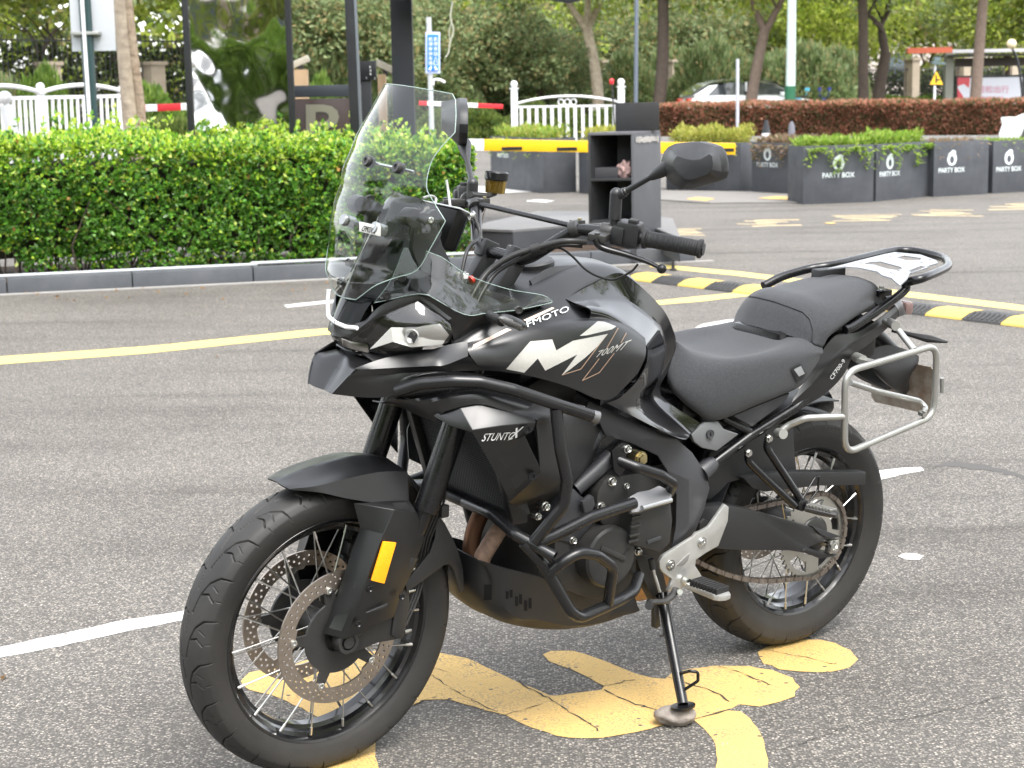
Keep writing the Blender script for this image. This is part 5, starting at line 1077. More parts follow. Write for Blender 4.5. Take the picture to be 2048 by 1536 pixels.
lk = facets('lock_cover', {'a': (1383, 869, .158), 'b': (1411, 845, .150), 'c': (1436, 842, .148), 'd': (1478, 868, .152), 'e': (1434, 902, .158), 'f': (1405, 896, .158), 'g': (1389, 884, .158), 'h': (1448, 858, .158), 'i': (1436, 842, .148)}, ['a b c h d e f g'], LKm, bike, th=.012, bevel=.003)
bm = bmesh.new(); c = P(1421, 868, .160); lathe(bm, [(-.004, .0105), (.0015, .0105), (.0015, .0085), (.0005, .008), (.0005, .0)], c, (.1, 1, .1), 24); lo = finish(bm, 'seat_lock', K_GREY, lk, 25)
box_obj('key_slot', c+Vector((0, .0012, 0)), (.0022, .002, .008), K_FRAME, lo, bevel=None)
box_obj('battery_box', (.36, 0, .70), (.26, .22, .12), K_FRAME, bike, bevel=.02)
box_obj('tail_core', (-.02, 0, .82), (.36, .18, .10), K_FRAME, bike, bevel=.02)
# shock
tube('rear_shock', [(.42, .02, .70), (.46, .02, .42)], .032, K_FRAME, bike)
# tail side panels
panel('tail_panel', [
    [(1590, 790, .150), (1618, 752, .154), (1640, 712, .154), (1655, 688, .150), (1678, 668, .146), (1716, 664, .138), (1760, 636, .118), (1792, 612, .095)],
    [(1583, 806, .154), (1622, 770, .162), (1655, 735, .164), (1680, 705, .160), (1702, 690, .152), (1730, 672, .140), (1768, 645, .120), (1796, 622, .096)],
    [(1596, 818, .150), (1640, 795, .154), (1672, 768, .154), (1692, 742, .150), (1706, 712, .142), (1738, 688, .128), (1775, 656, .110), (1796, 634, .09)]], K_MATTE, bike, nu=6, nv=5, sv=(1,), mirror=True, th=.004)
tt = bvh_of([o for o in COL.objects if o.name == 'tail_panel'][0])
drape_text('model_code', 'CF700-9', [(1664, 760), (1690, 722), (1685, 717), (1658, 755)], tt, K_PRW, bike)
panel('tail_top', [[(-.24, 0, .935), (-.32, 0, .915), (-.36, 0, .87)], [(-.235, .06, .93), (-.31, .055, .91), (-.35, .05, .868)], [(1792, 612, .095), (1797, 622, .085), (1797, 634, .08)]], K_MATTE, bike, nu=4, nv=4, mirror=True, th=.004)
bm = bmesh.new(); box(bm, (-.355, 0, .88), (.03, .11, .035)); finish(bm, 'tail_light', mat('clear_red_lens', (.45, .30, .28), .1, trans=.4, spec=.7), bike, 30, .008)
# mud flap and number plate
panel('rear_mudguard', [
    [(1738, 700, .04), (1775, 690, .05), (1815, 700, .055), (1838, 712, .05)],
    [(1742, 735, .05), (1770, 745, .07), (1815, 742, .07), (1836, 728, .05)],
    [(1768, 765, .04), (1785, 775, .06), (1810, 772, .055), (1820, 752, .04)],
    [(1795, 784, .02), (1803, 788, .03), (1812, 788, .03), (1818, 780, .02)]], K_TEX, bike, nu=5, nv=4, mirror=True, th=.004)
for s_ in (1, -1):
    bm = bmesh.new(); a = Vector((-.30, s_*.05, .825)); b_ = Vector((-.33, s_*.15, .818)); sweep(bm, [a, a.lerp(b_, .5), b_, b_+Vector((-.01, s_*.05, 0))], [.010, .012, .020, .006], 10, sx=.5); finish(bm, 'rear_turn_signal', K_GRIP, bike, 40)
tube('tail_bracket', [(-.20, 0, .86), (-.30, 0, .80), (-.38, 0, .74)], .02, K_TEX, bike)
pc4 = [Vector((-.405, -.115, .715)), Vector((-.405, .115, .725)), Vector((-.425, .115, .590)), Vector((-.425, -.115, .580))]
bm = fill_loops([[pc4[0].lerp(pc4[1], .06), pc4[0].lerp(pc4[1], .94), pc4[1].lerp(pc4[2], .12), pc4[1].lerp(pc4[2], .9), pc4[2].lerp(pc4[3], .06), pc4[2].lerp(pc4[3], .94), pc4[3].lerp(pc4[0], .1), pc4[3].lerp(pc4[0], .88)]], (-.0015, 0, 0)); finish(bm, 'number_plate', K_PLATE, bike)
# ------------------------------------------------------------------ rear rack
rl = [(1530, 568, -.135), (1561, 555, -.130)]
pts = [P(1527, 572, -.135), P(1565, 553, -.130), P(1617, 538, -.120), PZ(1660, 531, .985), PZ(1712, 519, .990), PZ(1765, 506, .992), PZ(1800, 501, .992), PZ(1838, 504, .992), PZ(1884, 515, .992), PZ(1896, 527, .992), PZ(1888, 538, .990), PZ(1846, 556, .988), P(1814, 566, .135), P(1808, 582, .132), P(1760, 618, .140), P(1709, 652, .150), P(1690, 660, .150)]
bm = bmesh.new(); sweep(bm, cr(pts, 6), .0115, 16); rack = finish(bm, 'rear_rack', K_FRAME, bike, 50)
pz = lambda a, b_: PZ(a, b_, .998)
outl = [(1655, 537), (1712, 522), (1769, 508), (1789, 504), (1841, 509), (1872, 520), (1876, 526), (1858, 531), (1836, 540), (1819, 547), (1815, 557), (1800, 571), (1794, 566), (1783, 556), (1763, 550), (1755, 543), (1717, 535), (1690, 533)]
hol = [[(1727, 528), (1740, 524), (1761, 523), (1802, 534), (1804, 538), (1794, 540), (1774, 537), (1748, 529)], [(1794, 515), (1808, 511), (1843, 516), (1840, 520), (1812, 520)], [(1818, 541), (1841, 532), (1857, 534), (1822, 546)]]
bm = fill_loops([[pz(*p) for p in outl]]+[[pz(*p) for p in h] for h in hol], (0, 0, -.003)); finish(bm, 'rack_plate', K_RACK, rack, 30)
bm = bmesh.new()
for (a, b_) in ((1780, 512), (1797, 507), (1707, 530), (1722, 526), (1783, 546), (1797, 541), (1843, 525), (1860, 519)): lathe(bm, [(-.001, .004), (.0006, .004)], pz(a, b_), (0, 0, 1), 8)
tag(finish(bm, 'plate_hole_rims', K_FRAME, rack), kind='stuff')
box_obj('rack_support', Vector((-.15, -.055, .965)), (.10, .03, .045), K_TEX, rack, bevel=.004)
box_obj('rack_foot', P(1763, 585, .08), (.05, .03, .016), K_FRAME, rack, bevel=.003)
bm = bmesh.new(); c = P(1763, 578, .08); lathe(bm, [(-.004, .010), (0, .010), (.001, .007), (.007, .007)], c, (0, 0, 1), 6); finish(bm, 'rack_bolt', K_STEEL, rack, 30)
# ------------------------------------------------------------------ pannier rail (left) and its twin
def pan(s_):
    def f(a, b_, c_): v = P(a, b_, c_); v.y *= s_; return v
    cor = [f(1690, 744, .262), f(1874, 690, .245), f(1868, 832, .235), f(1689, 908, .255)]
    mid = (cor[0]+cor[3])/2; L = fillet([mid]+[cor[0], cor[1], cor[2], cor[3]]+[mid], .045, 8)
    bm = bmesh.new(); sweep(bm, L[:-1], .0085, 14, closed=True); pr = finish(bm, 'pannier_rail', K_SILV, bike, 50)
    bm = bmesh.new(); sweep(bm, fillet([f(1562, 862, .175), f(1578, 850, .185), f(1612, 836, .22), f(1688, 833, .258)], .03), .0085, 14); cyl(bm, f(1556, 866, .17), f(1567, 868, .195), .0125, n=18); finish(bm, 'rail_front_arm', K_SILV, pr, 40)
    bm = bmesh.new(); cyl(bm, f(1778, 645, .14), f(1792, 652, .185), .0125, n=18); sweep(bm, fillet([f(1768, 642, .13), f(1790, 652, .17), f(1828, 700, .248)], .02), .0085, 14); finish(bm, 'rail_rear_arm', K_SILV, pr, 40)
    bm = bmesh.new(); cyl(bm, f(1712, 714, .15), f(1726, 720, .185), .0125, n=18); box(bm, f(1736, 724, .20), (.03, .05, .012)); finish(bm, 'rail_top_boss', K_SILV, pr, 40)
    bm = bmesh.new(); sweep(bm, fillet([f(1700, 765, .235), f(1752, 782, .20), f(1838, 802, .20), f(1852, 815, .215), f(1846, 828, .235)], .02), .0075, 14); finish(bm, 'rail_cross_strut', K_SILV, pr, 40)
    bm = bmesh.new(); cyl(bm, f(1840, 826, .225), f(1850, 830, .245), .008, n=6); finish(bm, 'strut_bolt', K_STEEL, pr)
    bm = bmesh.new(); cyl(bm, f(1884, 756, .235), f(1884, 785, .233), .0055, n=14); finish(bm, 'rail_tab', K_SILV, pr)
pan(1); pan(-1)
# ------------------------------------------------------------------ swingarm etc
sw = plate('swingarm', [(1395, 1040), (1406, 1016), (1455, 1010), (1494, 1018), (1566, 1038), (1641, 1060), (1672, 1070), (1660, 1080), (1648, 1084), (1618, 1094), (1632, 1106), (1640, 1110), (1622, 1108), (1579, 1101), (1488, 1101), (1442, 1098), (1398, 1090)], .150, .035, K_TEX, bike, mirror=True, bevel=.005)
facets('axle_fork_upper', {'a': (1625, 1052, .153), 'b': (1684, 1073, .158), 'c': (1660, 1078, .158), 'd': (1640, 1068, .158)}, ['a b c d'], K_TEX, sw, th=.03, bevel=.003)
facets('axle_fork_lower', {'a': (1612, 1098, .158), 'b': (1648, 1108, .158), 'c': (1676, 1112, .158), 'd': (1640, 1118, .155), 'e': (1605, 1104, .155)}, ['a b c d e'], K_TEX, sw, th=.03, bevel=.003)
box_obj('axle_block', P(1664, 1092, .150), (.034, .020, .036), K_SPR, sw, bevel=.005)
bm = bmesh.new(); lathe(bm, [(-.25, .009), (0, .009), (.0, .016), (.010, .015), (.011, .010), (.006, .008)], P(1664, 1092, .162), (0, 1, 0), 6); finish(bm, 'axle_nut', K_STEEL, sw, 30)
box_obj('swingarm_cross', (.36, 0, .40), (.10, .24, .07), K_TEX, bike, bevel=.01)
lathe_obj('pivot_nut', [(0, .017), (.006, .016), (.007, .008)], P(1405, 1050, .155), (0, 1, 0), K_ENG, sw, 6)
plate('chain_guard', [(1488, 957), (1530, 948), (1600, 944), (1732, 944), (1731, 970), (1636, 972), (1530, 984), (1505, 976)], .135, .03, K_TEX, bike, bevel=.003)
plate('inner_fender', [(1420, 905), (1480, 880), (1500, 862), (1586, 850), (1590, 905), (1594, 946), (1530, 949), (1488, 957), (1456, 966), (1438, 985), (1420, 1000), (1400, 990)], .110, .02, K_TEX, bike, mirror=True, bevel=.003)
panel('tyre_hugger', [[(.36*math.cos(a), yy, .318+.36*math.sin(a)) for a in np.linspace(.35, 1.75, 7)] for yy in (0, .06, .095)], K_TEX, bike, nu=4, nv=3, mirror=True, th=.003)
# passenger peg hanger
for s_ in (1, -1):
    def f(a, b_, c_): v = P(a, b_, c_); v.y *= s_; return v
    bm = bmesh.new(); sweep(bm, fillet([f(1496, 900, .158), f(1496, 922, .162), f(1518, 944, .168), f(1590, 1012, .195)], .02), .0095, 14); hg = finish(bm, 'peg_hanger', K_FRAME, bike, 50)
    bm = bmesh.new(); sweep(bm, fillet([f(1538, 870, .158), f(1533, 895, .162), f(1548, 918, .168), f(1602, 1000, .195)], .02), .0095, 14); finish(bm, 'hanger_rear_tube', K_FRAME, hg, 50)
    bm = bmesh.new(); lathe(bm, [(-.02, .017), (.008, .017), (.010, .014), (.011, .006)], f(1602, 1008, .195), (0, s_, 0), 20); finish(bm, 'hanger_joint', K_FRAME, hg, 40)
    for (a, b_) in ((1497, 906), (1538, 877)):
        bm = bmesh.new(); lathe(bm, [(-.004, .0105), (.002, .0105), (.002, .0075), (.007, .007)], f(a, b_, .17), (0, s_, 0), 6); finish(bm, 'hanger_bolt', K_STEEL, hg, 30)
    bm = bmesh.new(); a = f(1612, 1016, .205); b_ = f(1674, 1030, .275); sweep(bm, [a, a.lerp(b_, .5), b_], [.013, .015, .012], 10, sx=.7); finish(bm, 'passenger_peg', K_ENG, hg, 40)
    bm = bmesh.new()
    for k in range(8): box(bm, a.lerp(b_, .12+k*.105)+Vector((0, 0, .011)), (.026, .0045, .006))
    finish(bm, 'peg_ribs', K_SILV, hg, 30, .001)
tube('hanger_hoop', [(1600, 1005, .19), (1630, 955, .18), (1638, 952, .18), (1636, 980, .18), (1612, 1012, .19)], .003, K_FRAME, bike, fr=.01)
# rider footrest plate, peg, heel guard, shift lever
FR = [(1319, 1124), (1326, 1112), (1358, 1092), (1388, 1073), (1393, 1066), (1404, 1062), (1418, 1054), (1434, 1032), (1450, 1008), (1458, 1014), (1456, 1042), (1437, 1092), (1412, 1106), (1392, 1120), (1391, 1132), (1400, 1146), (1406, 1156), (1380, 1172), (1366, 1176), (1346, 1185), (1336, 1182), (1342, 1166), (1344, 1158), (1326, 1145), (1320, 1136)]
for s_ in (1, -1):
    o = plate('footrest_plate', FR, .190, .010, K_ALU, bike, bevel=.002)
    if s_ < 0:
        for v in o.data.vertices: v.co.y = -v.co.y
        o.data.flip_normals()
    else: fr_ = o
for (a, b_) in ((1341, 1130), (1404, 1085)):
    bm = bmesh.new(); c = P(a, b_, .191); lathe(bm, [(0, .0135), (.002, .0135), (.002, .010), (.005, .0085), (.005, .005), (.002, .004)], c, (0, 1, 0), 18); finish(bm, 'footrest_bolt', K_STEEL, fr_, 30)
facets('recess_shade', {'a': (1352, 1132, .1915), 'b': (1372, 1112, .1915), 'c': (1380, 1106, .1915), 'd': (1376, 1122, .1915), 'e': (1368, 1130, .1915)}, ['a b c d e'], mat('alu_shadow', (.30, .30, .29), .5, metal=.6), fr_, th=.003, bevel=.001)  # shade of the recess painted as a darker aluminium patch
a = P(1382, 1163, .205); b_ = P(1450, 1188, .310)
bm = bmesh.new(); L = []
d = (b_-a); u = d.normalized(); wv = Vector((0, 0, 1)).cross(u).normalized()
lp = [a+wv*.022, a-wv*.020, b_-u*.012-wv*.026, b_-wv*.020, b_+u*.008-wv*.004, b_+u*.006+wv*.014, b_-u*.012+wv*.026]
bm = fill_loops([lp], (0, 0, -.014)); peg = finish(bm, 'rider_footpeg', K_ALU, fr_, 30, .003)
for k in range(9):
    t = .17+k*.092; bm = bmesh.new(); box(bm, a.lerp(b_, t)+Vector((0, 0, .006)), (.044, .0065, .016), Matrix.Rotation(math.atan2(u.y, u.x)-math.pi/2, 3, 'Z')); finish(bm, 'peg_rubber_rib', K_GRIP, fr_, 30, .0015)
bm = bmesh.new(); lathe(bm, [(-.01, .010), (.004, .010), (.006, .006)], P(1375, 1164, .205), (.2, 1, 0), 14); finish(bm, 'peg_pivot', K_STEEL, fr_, 30)
bm = bmesh.new(); sweep(bm, fillet([P(1352, 1178, .20), P(1345, 1192, .215), P(1330, 1203, .22), P(1298, 1204, .225)], .02), [.009]*40, 12, sx=.7); shl = finish(bm, 'shift_lever', K_ENG, bike, 40)
bm = bmesh.new(); cyl(bm, P(1300, 1206, .215), P(1298, 1212, .262), .0095, n=16); finish(bm, 'shift_pedal_rubber', K_GRIP, shl, 40)
bm = bmesh.new(); cyl(bm, P(1352, 1184, .20), P(1360, 1184, .225), .007, n=12); finish(bm, 'shift_pivot', K_STEEL, shl, 40)
tube('shift_rod', [(1303, 1122, .185), (1309, 1150, .19), (1320, 1184, .20)], .0042, K_STEEL, shl)
tube('shift_rod_boot', [(1302, 1118, .185), (1306, 1138, .188)], .0075, K_GRIP, shl)
plate('stand_bracket', [(1270, 1110), (1300, 1112), (1325, 1140), (1340, 1200), (1310, 1205), (1290, 1165)], .135, .03, K_ENG, bike)
# ------------------------------------------------------------------ side stand on its stone
foot_w = G(1366, 1412, .048); foot = BMT @ (foot_w-BB); piv = P(1325, 1190, .150)
bm = bmesh.new(); sweep(bm, [piv, piv.lerp(foot, .06), foot+Vector((0, 0, .004))], [.017, .0145, .0125], 18); std = finish(bm, 'side_stand', K_FRAME, bike, 40)
nW = BMT @ Vector((0, 0, 1)); bm = bmesh.new(); lathe(bm, [(-.003, .001), (-.003, .026), (.002, .026), (.003, .012)], foot, nW, 24); 
for v in bm.verts: v.co = foot+Vector(((v.co-foot).x*1.25, (v.co-foot).y*.9, (v.co-foot).z))
finish(bm, 'stand_foot', K_FRAME, std, 30)
tube('stand_hook', [piv.lerp(foot, .72), P(1380, 1342, foot.y), P(1396, 1344, foot.y+.01), P(1396, 1362, foot.y+.01), piv.lerp(foot, .88)], .0038, K_FRAME, std, fr=.008)
plate('stand_spring', [(1308, 1200), (1317, 1200), (1322, 1252), (1314, 1258), (1308, 1256)], .155, .012, K_ENG, std, bevel=.003)
tube('stand_switch_wire', [(1318, 1190, .16), (1322, 1230, .16), (1328, 1268, .17), (1320, 1272, .17)], .002, K_CAB, std, smoothcr=4)
# ================================================================== SURROUNDINGS
def zat(px, py, Y): return Wd(px, py, Y)
def leaf_mat(name, rough=.45, trl=.35):
    m = bpy.data.materials.new(name); m.use_nodes = True; n = m.node_tree; b = n.nodes['Principled BSDF']; L = n.links
    a = n.nodes.new('ShaderNodeAttribute'); a.attribute_name = 'leafcol'; L.new(a.outputs['Color'], b.inputs['Base Color']); b.inputs['Roughness'].default_value = rough
    t = n.nodes.new('ShaderNodeBsdfTranslucent'); L.new(a.outputs['Color'], t.inputs[0]); mx = n.nodes.new('ShaderNodeMixShader'); mx.inputs[0].default_value = trl
    o = n.nodes['Material Output']; L.new(b.outputs[0], mx.inputs[1]); L.new(t.outputs[0], mx.inputs[2]); L.new(mx.outputs[0], o.inputs[0]); return m
LEAF = leaf_mat('leaf_green', .5, .55); LEAFG = leaf_mat('leaf_glossy', .26, .42)
def leaves_mesh(name, Pn, D, size, col, ratio=.5, rng=None, m=None, face=(0, -.45, 1.), fk=.55):
    """Pn positions, D outward directions; each leaf a folded diamond"""
    rng = rng or np.random.default_rng(1); N = len(Pn)
    D = D/np.linalg.norm(D, axis=1, keepdims=True); r = rng.normal(size=(N, 3))*fk+np.array(face); s = np.cross(D, r); s /= np.linalg.norm(s, axis=1, keepdims=True); nn = np.cross(D, s)
    L = size[:, None]; W_ = L*ratio*.5
    v0 = Pn; v1 = Pn+D*L*.5+s*W_+nn*W_*.35; v2 = Pn+D*L+nn*L*-.08; v3 = Pn+D*L*.5-s*W_+nn*W_*.35
    V = np.stack([v0, v1, v2, v3], 1).reshape(-1, 3); idx = np.arange(N*4).reshape(-1, 4)
    F = np.concatenate([idx[:, [0, 1, 2]], idx[:, [0, 2, 3]]], 0)
    me = bpy.data.meshes.new(name); me.vertices.add(len(V)); me.vertices.foreach_set('co', V.ravel()); me.loops.add(F.size); me.loops.foreach_set('vertex_index', F.ravel().astype(np.int32))
    me.polygons.add(len(F)); me.polygons.foreach_set('loop_start', np.arange(0, F.size, 3, dtype=np.int32)); me.polygons.foreach_set('loop_total', np.full(len(F), 3, dtype=np.int32)); me.update(calc_edges=True)
    at = me.color_attributes.new('leafcol', 'FLOAT_COLOR', 'POINT'); c4 = np.ones((N, 4, 4)); c4[:, :, :3] = col[:, None, :]; at.data.foreach_set('color', c4.ravel().astype(np.float32))
    me.materials.append(m or LEAF); return me
def pick(rng, n, cols, jit=.25):
    c = np.array(cols)[rng.integers(0, len(cols), n)]; return c*(1+jit*(rng.random((n, 1))-.5))
BARK_D = mat('dark_bark', (.055, .04, .032), .9, var=(9, .5, (.10, .075, .06)), bump=(20, .8, .02)); BARK_P = mat('pale_bark', (.58, .49, .38), .85, var=(6, .5, (.25, .19, .14)), bump=(14, .9, .02)); LIME = mat('lime_wash', (.62, .60, .56), .85, var=(8, .4, (.5, .48, .44)))
CONC = mat('kerb_concrete', (.055, .06, .068), .75, var=(3, .6, (.10, .105, .115)), bump=(60, .4, .003)); CONC2 = mat('pale_concrete', (.34, .33, .31), .85, var=(4, .5, (.27, .26, .25)), bump=(60, .4, .002))
SOIL = mat('soil', (.06, .04, .03), .95, var=(14, .5, (.12, .08, .055)), bump=(30, 1, .02))
WHITEP = mat('white_enamel', (.78, .78, .78), .35, var=(3, .4, (.66, .66, .67)))
# ------------------------------------------------------------------ kerb and hedge
KA = G(-260, 602); KB = G(700, 556); kd = (KB-KA).normalized(); kn = Vector((-kd.y, kd.x, 0)); kang = math.atan2(kd.y, kd.x)
Rk = Matrix.Rotation(kang, 3, 'Z'); klen = 5.9
kerb = empty('kerb', KA, 0, 'low dark grey concrete kerb running along the foot of the hedge', 'kerb')
kme = None; seam0 = (G(15, 590)-KA).dot(kd)
for i in range(-4, 6):
    s0 = seam0+i*.93+.004; l = .922
    bm = bmesh.new(); box(bm, (l/2, .06, .055), (l, .12, .13)); 
    if kme is None: o = finish(bm, 'kerb_stone', CONC, kerb, 30, .008); kme = o.data
    else: bm.free(); o = bpy.data.objects.new('kerb_stone', kme); COL.objects.link(o); o.parent = kerb
    o.location = kd*s0; o.rotation_euler = (0, 0, kang+(.004 if i % 2 else -.003))
bm = bmesh.new(); box(bm, KA+kd*1.5-kn*.035+Vector((0, 0, .002)), (10.4, .06, .012), Rk); tag(finish(bm, 'gutter_strip', CONC2), kind='structure')
bm = bmesh.new(); box(bm, KA+kd*1.2+kn*.80+Vector((0, 0, .03)), (9.9, 1.35, .10), Rk)
sl = finish(bm, 'planting_soil', SOIL); tag(sl, kind='structure')
for k, (t0, t1, dz) in enumerate(((1.1, 2.9, .105), (2.85, 4.7, .115), (.1, 1.2, .10))):
    a = KA+kd*t0+kn*(.15+.02*k); b_ = KA+kd*t1+kn*(.17+.02*k); bm = bmesh.new(); sweep(bm, [a+Vector((0, 0, dz+.02)), b_+Vector((0, 0, dz+.02))], .014, 8)
    tag(finish(bm, 'conduit_pipe', mat('grey_conduit', (.42, .44, .46), .5), None), ['grey plastic conduit lying on soil in front of the hedge, the middle length', 'grey plastic conduit lying under the hedge, the length farthest right', 'grey plastic conduit lying under the hedge, the short length at far left'][k], 'conduit')
hedge = empty('hedge', KA+kd*2.7+kn*.75, 0, 'dense clipped bright green hedge behind the grey kerb', 'hedge')
rng = np.random.default_rng(5)
HX = 2.9; HL, HD, HH = 5.08+2.9, .98, 1.06
def hed_pts(n, L_, D_, H_, top_frac, seed):
    r = np.random.default_rng(seed); u = r.random(n)*L_; isT = r.random(n) < top_frac
    z = np.where(isT, H_, .12+r.random(n)**.9*(H_-.12)); d = np.where(isT, r.random(n)*D_, 0)
    return u, d, z, isT
cl = 18000; u, d, z, isT = hed_pts(cl, HL, HD, HH, .42, 3)
# lumpy surface and hollows
def nz(a, b_, c_, s_): return np.array([noise.noise(Vector((x*s_, y*s_, w_*s_))) for x, y, w_ in zip(a, b_, c_)])
lump = nz(u, d, z, 1.7)*.11+nz(u, d, z, 4.5)*.06; hollow = nz(u+9, d, z, 1.4)
low = np.clip((.42-z)/.42, 0, 1)
keep = (~isT & (hollow > -.80+low*.62)) | isT
u, d, z, isT, lump, low = [a[keep] for a in (u, d, z, isT, lump, low)]
off = rng.exponential(.035, len(u))
dd = np.where(isT, d, -lump*.9+off+low*.10); zz = np.where(isT, z+lump*.5-off*.6+np.where(rng.random(len(u)) < .08, rng.random(len(u))*.17, 0)+lump*.5, z)
dir_ = np.where(isT[:, None], np.array([0, -.15, 1]), np.array([0, -1, .45]))+rng.normal(size=(len(u), 3))*.42
per = 8; n = len(u)
zz = zz*(1.10-.036*(u-HX)); base = np.stack([u, dd, zz], 1)
Pn = np.repeat(base, per, 0)+np.repeat(dir_, per, 0)*(rng.random((n*per, 1))*.05-.01); Dn = np.repeat(dir_, per, 0)+rng.normal(size=(n*per, 3))*.85
sz = .020+rng.random(n*per)**1.3*.038
hfac = np.repeat(np.clip((zz-.72)/.4, 0, 1), per)[:, None]; young = (rng.random((n*per, 1)) < .12+.55*hfac)
dark = pick(rng, n*per, [(.07, .20, .02), (.12, .32, .035), (.18, .40, .06), (.06, .15, .025), (.20, .36, .10)]); yg = pick(rng, n*per, [(.42, .60, .045), (.52, .66, .07), (.34, .56, .05), (.58, .66, .16)])
col = np.where(young, yg, dark)
ex = rng.random(n*per) < .007; col[ex] = (.45, .25, .08)
# local hedge frame -> world
def tohedge(A, origin): return origin[None, :]+A[:, :1]*np.array(kd)[None, :]+A[:, 1:2]*np.array(kn)[None, :]+A[:, 2:3]*np.array([[0, 0, 1.]])
org = np.array(KA+kn*.24-hedge.location+kd*(-.35-HX))
me = leaves_mesh('foliage', tohedge(Pn, org), tohedge(Dn, np.zeros(3)), sz, col, .58, rng, LEAFG, (0, -.9, .9), .6); o = link('foliage', me, None, hedge); tag(o, kind='stuff')
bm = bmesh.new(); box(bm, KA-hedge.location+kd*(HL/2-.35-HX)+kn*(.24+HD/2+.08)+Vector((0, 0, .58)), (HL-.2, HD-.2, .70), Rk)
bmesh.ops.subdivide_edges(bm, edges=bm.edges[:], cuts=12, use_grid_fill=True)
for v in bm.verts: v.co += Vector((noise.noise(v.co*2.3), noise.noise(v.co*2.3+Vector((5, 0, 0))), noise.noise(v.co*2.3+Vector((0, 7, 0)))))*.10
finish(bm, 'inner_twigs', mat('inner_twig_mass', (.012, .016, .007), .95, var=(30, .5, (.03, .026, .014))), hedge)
bm = bmesh.new(); rr = random.Random(4)
for i in range(230):
    s0 = rr.uniform(-.3-HX, HL-.4-HX); a = KA-hedge.location+kd*s0+kn*rr.uniform(.30, .8)+Vector((0, 0, .07)); sweep(bm, [a, a+Vector((rr.gauss(0, .06), rr.gauss(0, .05)-.02, .25)), a+Vector((rr.gauss(0, .16), rr.gauss(-.05, .08), .6))], [.009, .007, .003], 5)
tag(finish(bm, 'stems', BARK_D, hedge), kind='stuff')
# fallen leaves
bm = bmesh.new(); rr = random.Random(8); pl = []
lp_ = np.array([list(G(rr.uniform(-20, 650), rr.uniform(555, 600), .006)) for _ in range(26)]+[list(G(x, y, .006)) for x, y in ((12, 1350), (408, 1188), (430, 712), (1270, 498))])
me = leaves_mesh('f', lp_, np.array([[rr.gauss(0, 1), rr.gauss(0, 1), .15] for _ in lp_]), np.full(len(lp_), .04), np.array([[.30, .17, .07]]*len(lp_)), .5, rng)
tag(link('fallen_leaves', me, None), kind='stuff')

# ------------------------------------------------------------------ trees
def crown_mesh(seed, R, H_, n, cols, size=.14, ncl=70, tc=None):
    r = np.random.default_rng(seed); C = r.normal(size=(ncl, 3)); C /= np.linalg.norm(C, axis=1, keepdims=True); C *= (r.random((ncl, 1))**.45)*np.array([R, R, H_/2])
    rad = R*(.16+.16*r.random(ncl)); k = r.integers(0, ncl, n); d = r.normal(size=(n, 3)); d /= np.linalg.norm(d, axis=1, keepdims=True)
    Pn = C[k]+d*(rad[k]*(.45+.55*r.random(n)**.5))[:, None]*np.array([1, 1, .75]); Pn[:, 2] += H_/2
    tone = (.75+.5*r.random(ncl))[k][:, None]
    col = pick(r, n, cols)*tone; D = d+r.normal(size=(n, 3))*.6; D[:, 2] -= .3
    return leaves_mesh('crown', Pn, D, size*(.6+.8*r.random(n)), col, .6, r)
YG = [(.30, .40, .05), (.42, .50, .07), (.50, .55, .11), (.20, .28, .04), (.36, .40, .11)]
DG = [(.14, .21, .07), (.20, .27, .10), (.10, .15, .05), (.28, .35, .14), (.34, .37, .18)]
OL = [(.20, .27, .12), (.27, .34, .16), (.15, .20, .08), (.36, .42, .21), (.42, .35, .17)]
CR = [crown_mesh(11, 3.2, 5.0, 11000, YG, .17), crown_mesh(12, 3.0, 4.6, 11000, YG+OL, .17), crown_mesh(13, 2.6, 4.4, 12000, OL, .15, 90)]
def tree(name, base, h, r0, lean, crown, cz, label, group, limewash=0, bark=None, forks=3, sc=1., seed=0, rot=0, cr_off=(0, 0)):
    rr = random.Random(seed); T = empty(name, base, 0, label, 'tree', group)
    top = Vector((lean[0], lean[1], h)); mid = Vector((lean[0]*.35+rr.gauss(0, .05), lean[1]*.3, h*.5)); bm = bmesh.new()
    pth = cr([Vector((0, 0, -.05)), Vector((0, 0, .25)), mid, top], 5); sweep(bm, pth, [r0*1.35]+[r0*(1.1-.35*i/len(pth)) for i in range(1, len(pth))], 12)
    for f in range(forks):
        a = 2*math.pi*(f+rr.random()*.5)/forks; e = top+Vector((math.cos(a)*h*.30, math.sin(a)*h*.30, h*.55)); m_ = top.lerp(e, .5)+Vector((rr.gauss(0, .15), rr.gauss(0, .15), .1))
        lp = cr([top-Vector((0, 0, .15)), m_, e], 5); sweep(bm, lp, [r0*(.62-.45*i/len(lp)) for i in range(len(lp))], 8)
        for g_ in range(3):
            s_ = lp[rr.randrange(3, len(lp)-1)]; e2 = s_+Vector((rr.gauss(0, .8), rr.gauss(0, .8), rr.uniform(.2, 1.1))); sweep(bm, [s_, s_.lerp(e2, .5)+Vector((0, 0, .1)), e2], [r0*.22, r0*.16, r0*.07], 6)
    finish(bm, 'trunk', bark or BARK_D, T, 60)
    if limewash:
        bm = bmesh.new(); sweep(bm, [Vector((0, 0, -.04)), Vector((0, 0, .25)), Vector((mid.x*limewash/h*1.6, mid.y*limewash/h*1.6, limewash))], [r0*1.38, r0*1.16, r0*1.13], 14, cap=False); finish(bm, 'lime_wash_band', LIME, T, 60)
    if crown is not None:
        o = link('crown', crown, None, T); o.location = (lean[0]*1.1+cr_off[0], lean[1]+cr_off[1], cz); o.scale = (sc, sc, sc); o.rotation_euler = (0, 0, rot); tag(o, kind='stuff')
    return T
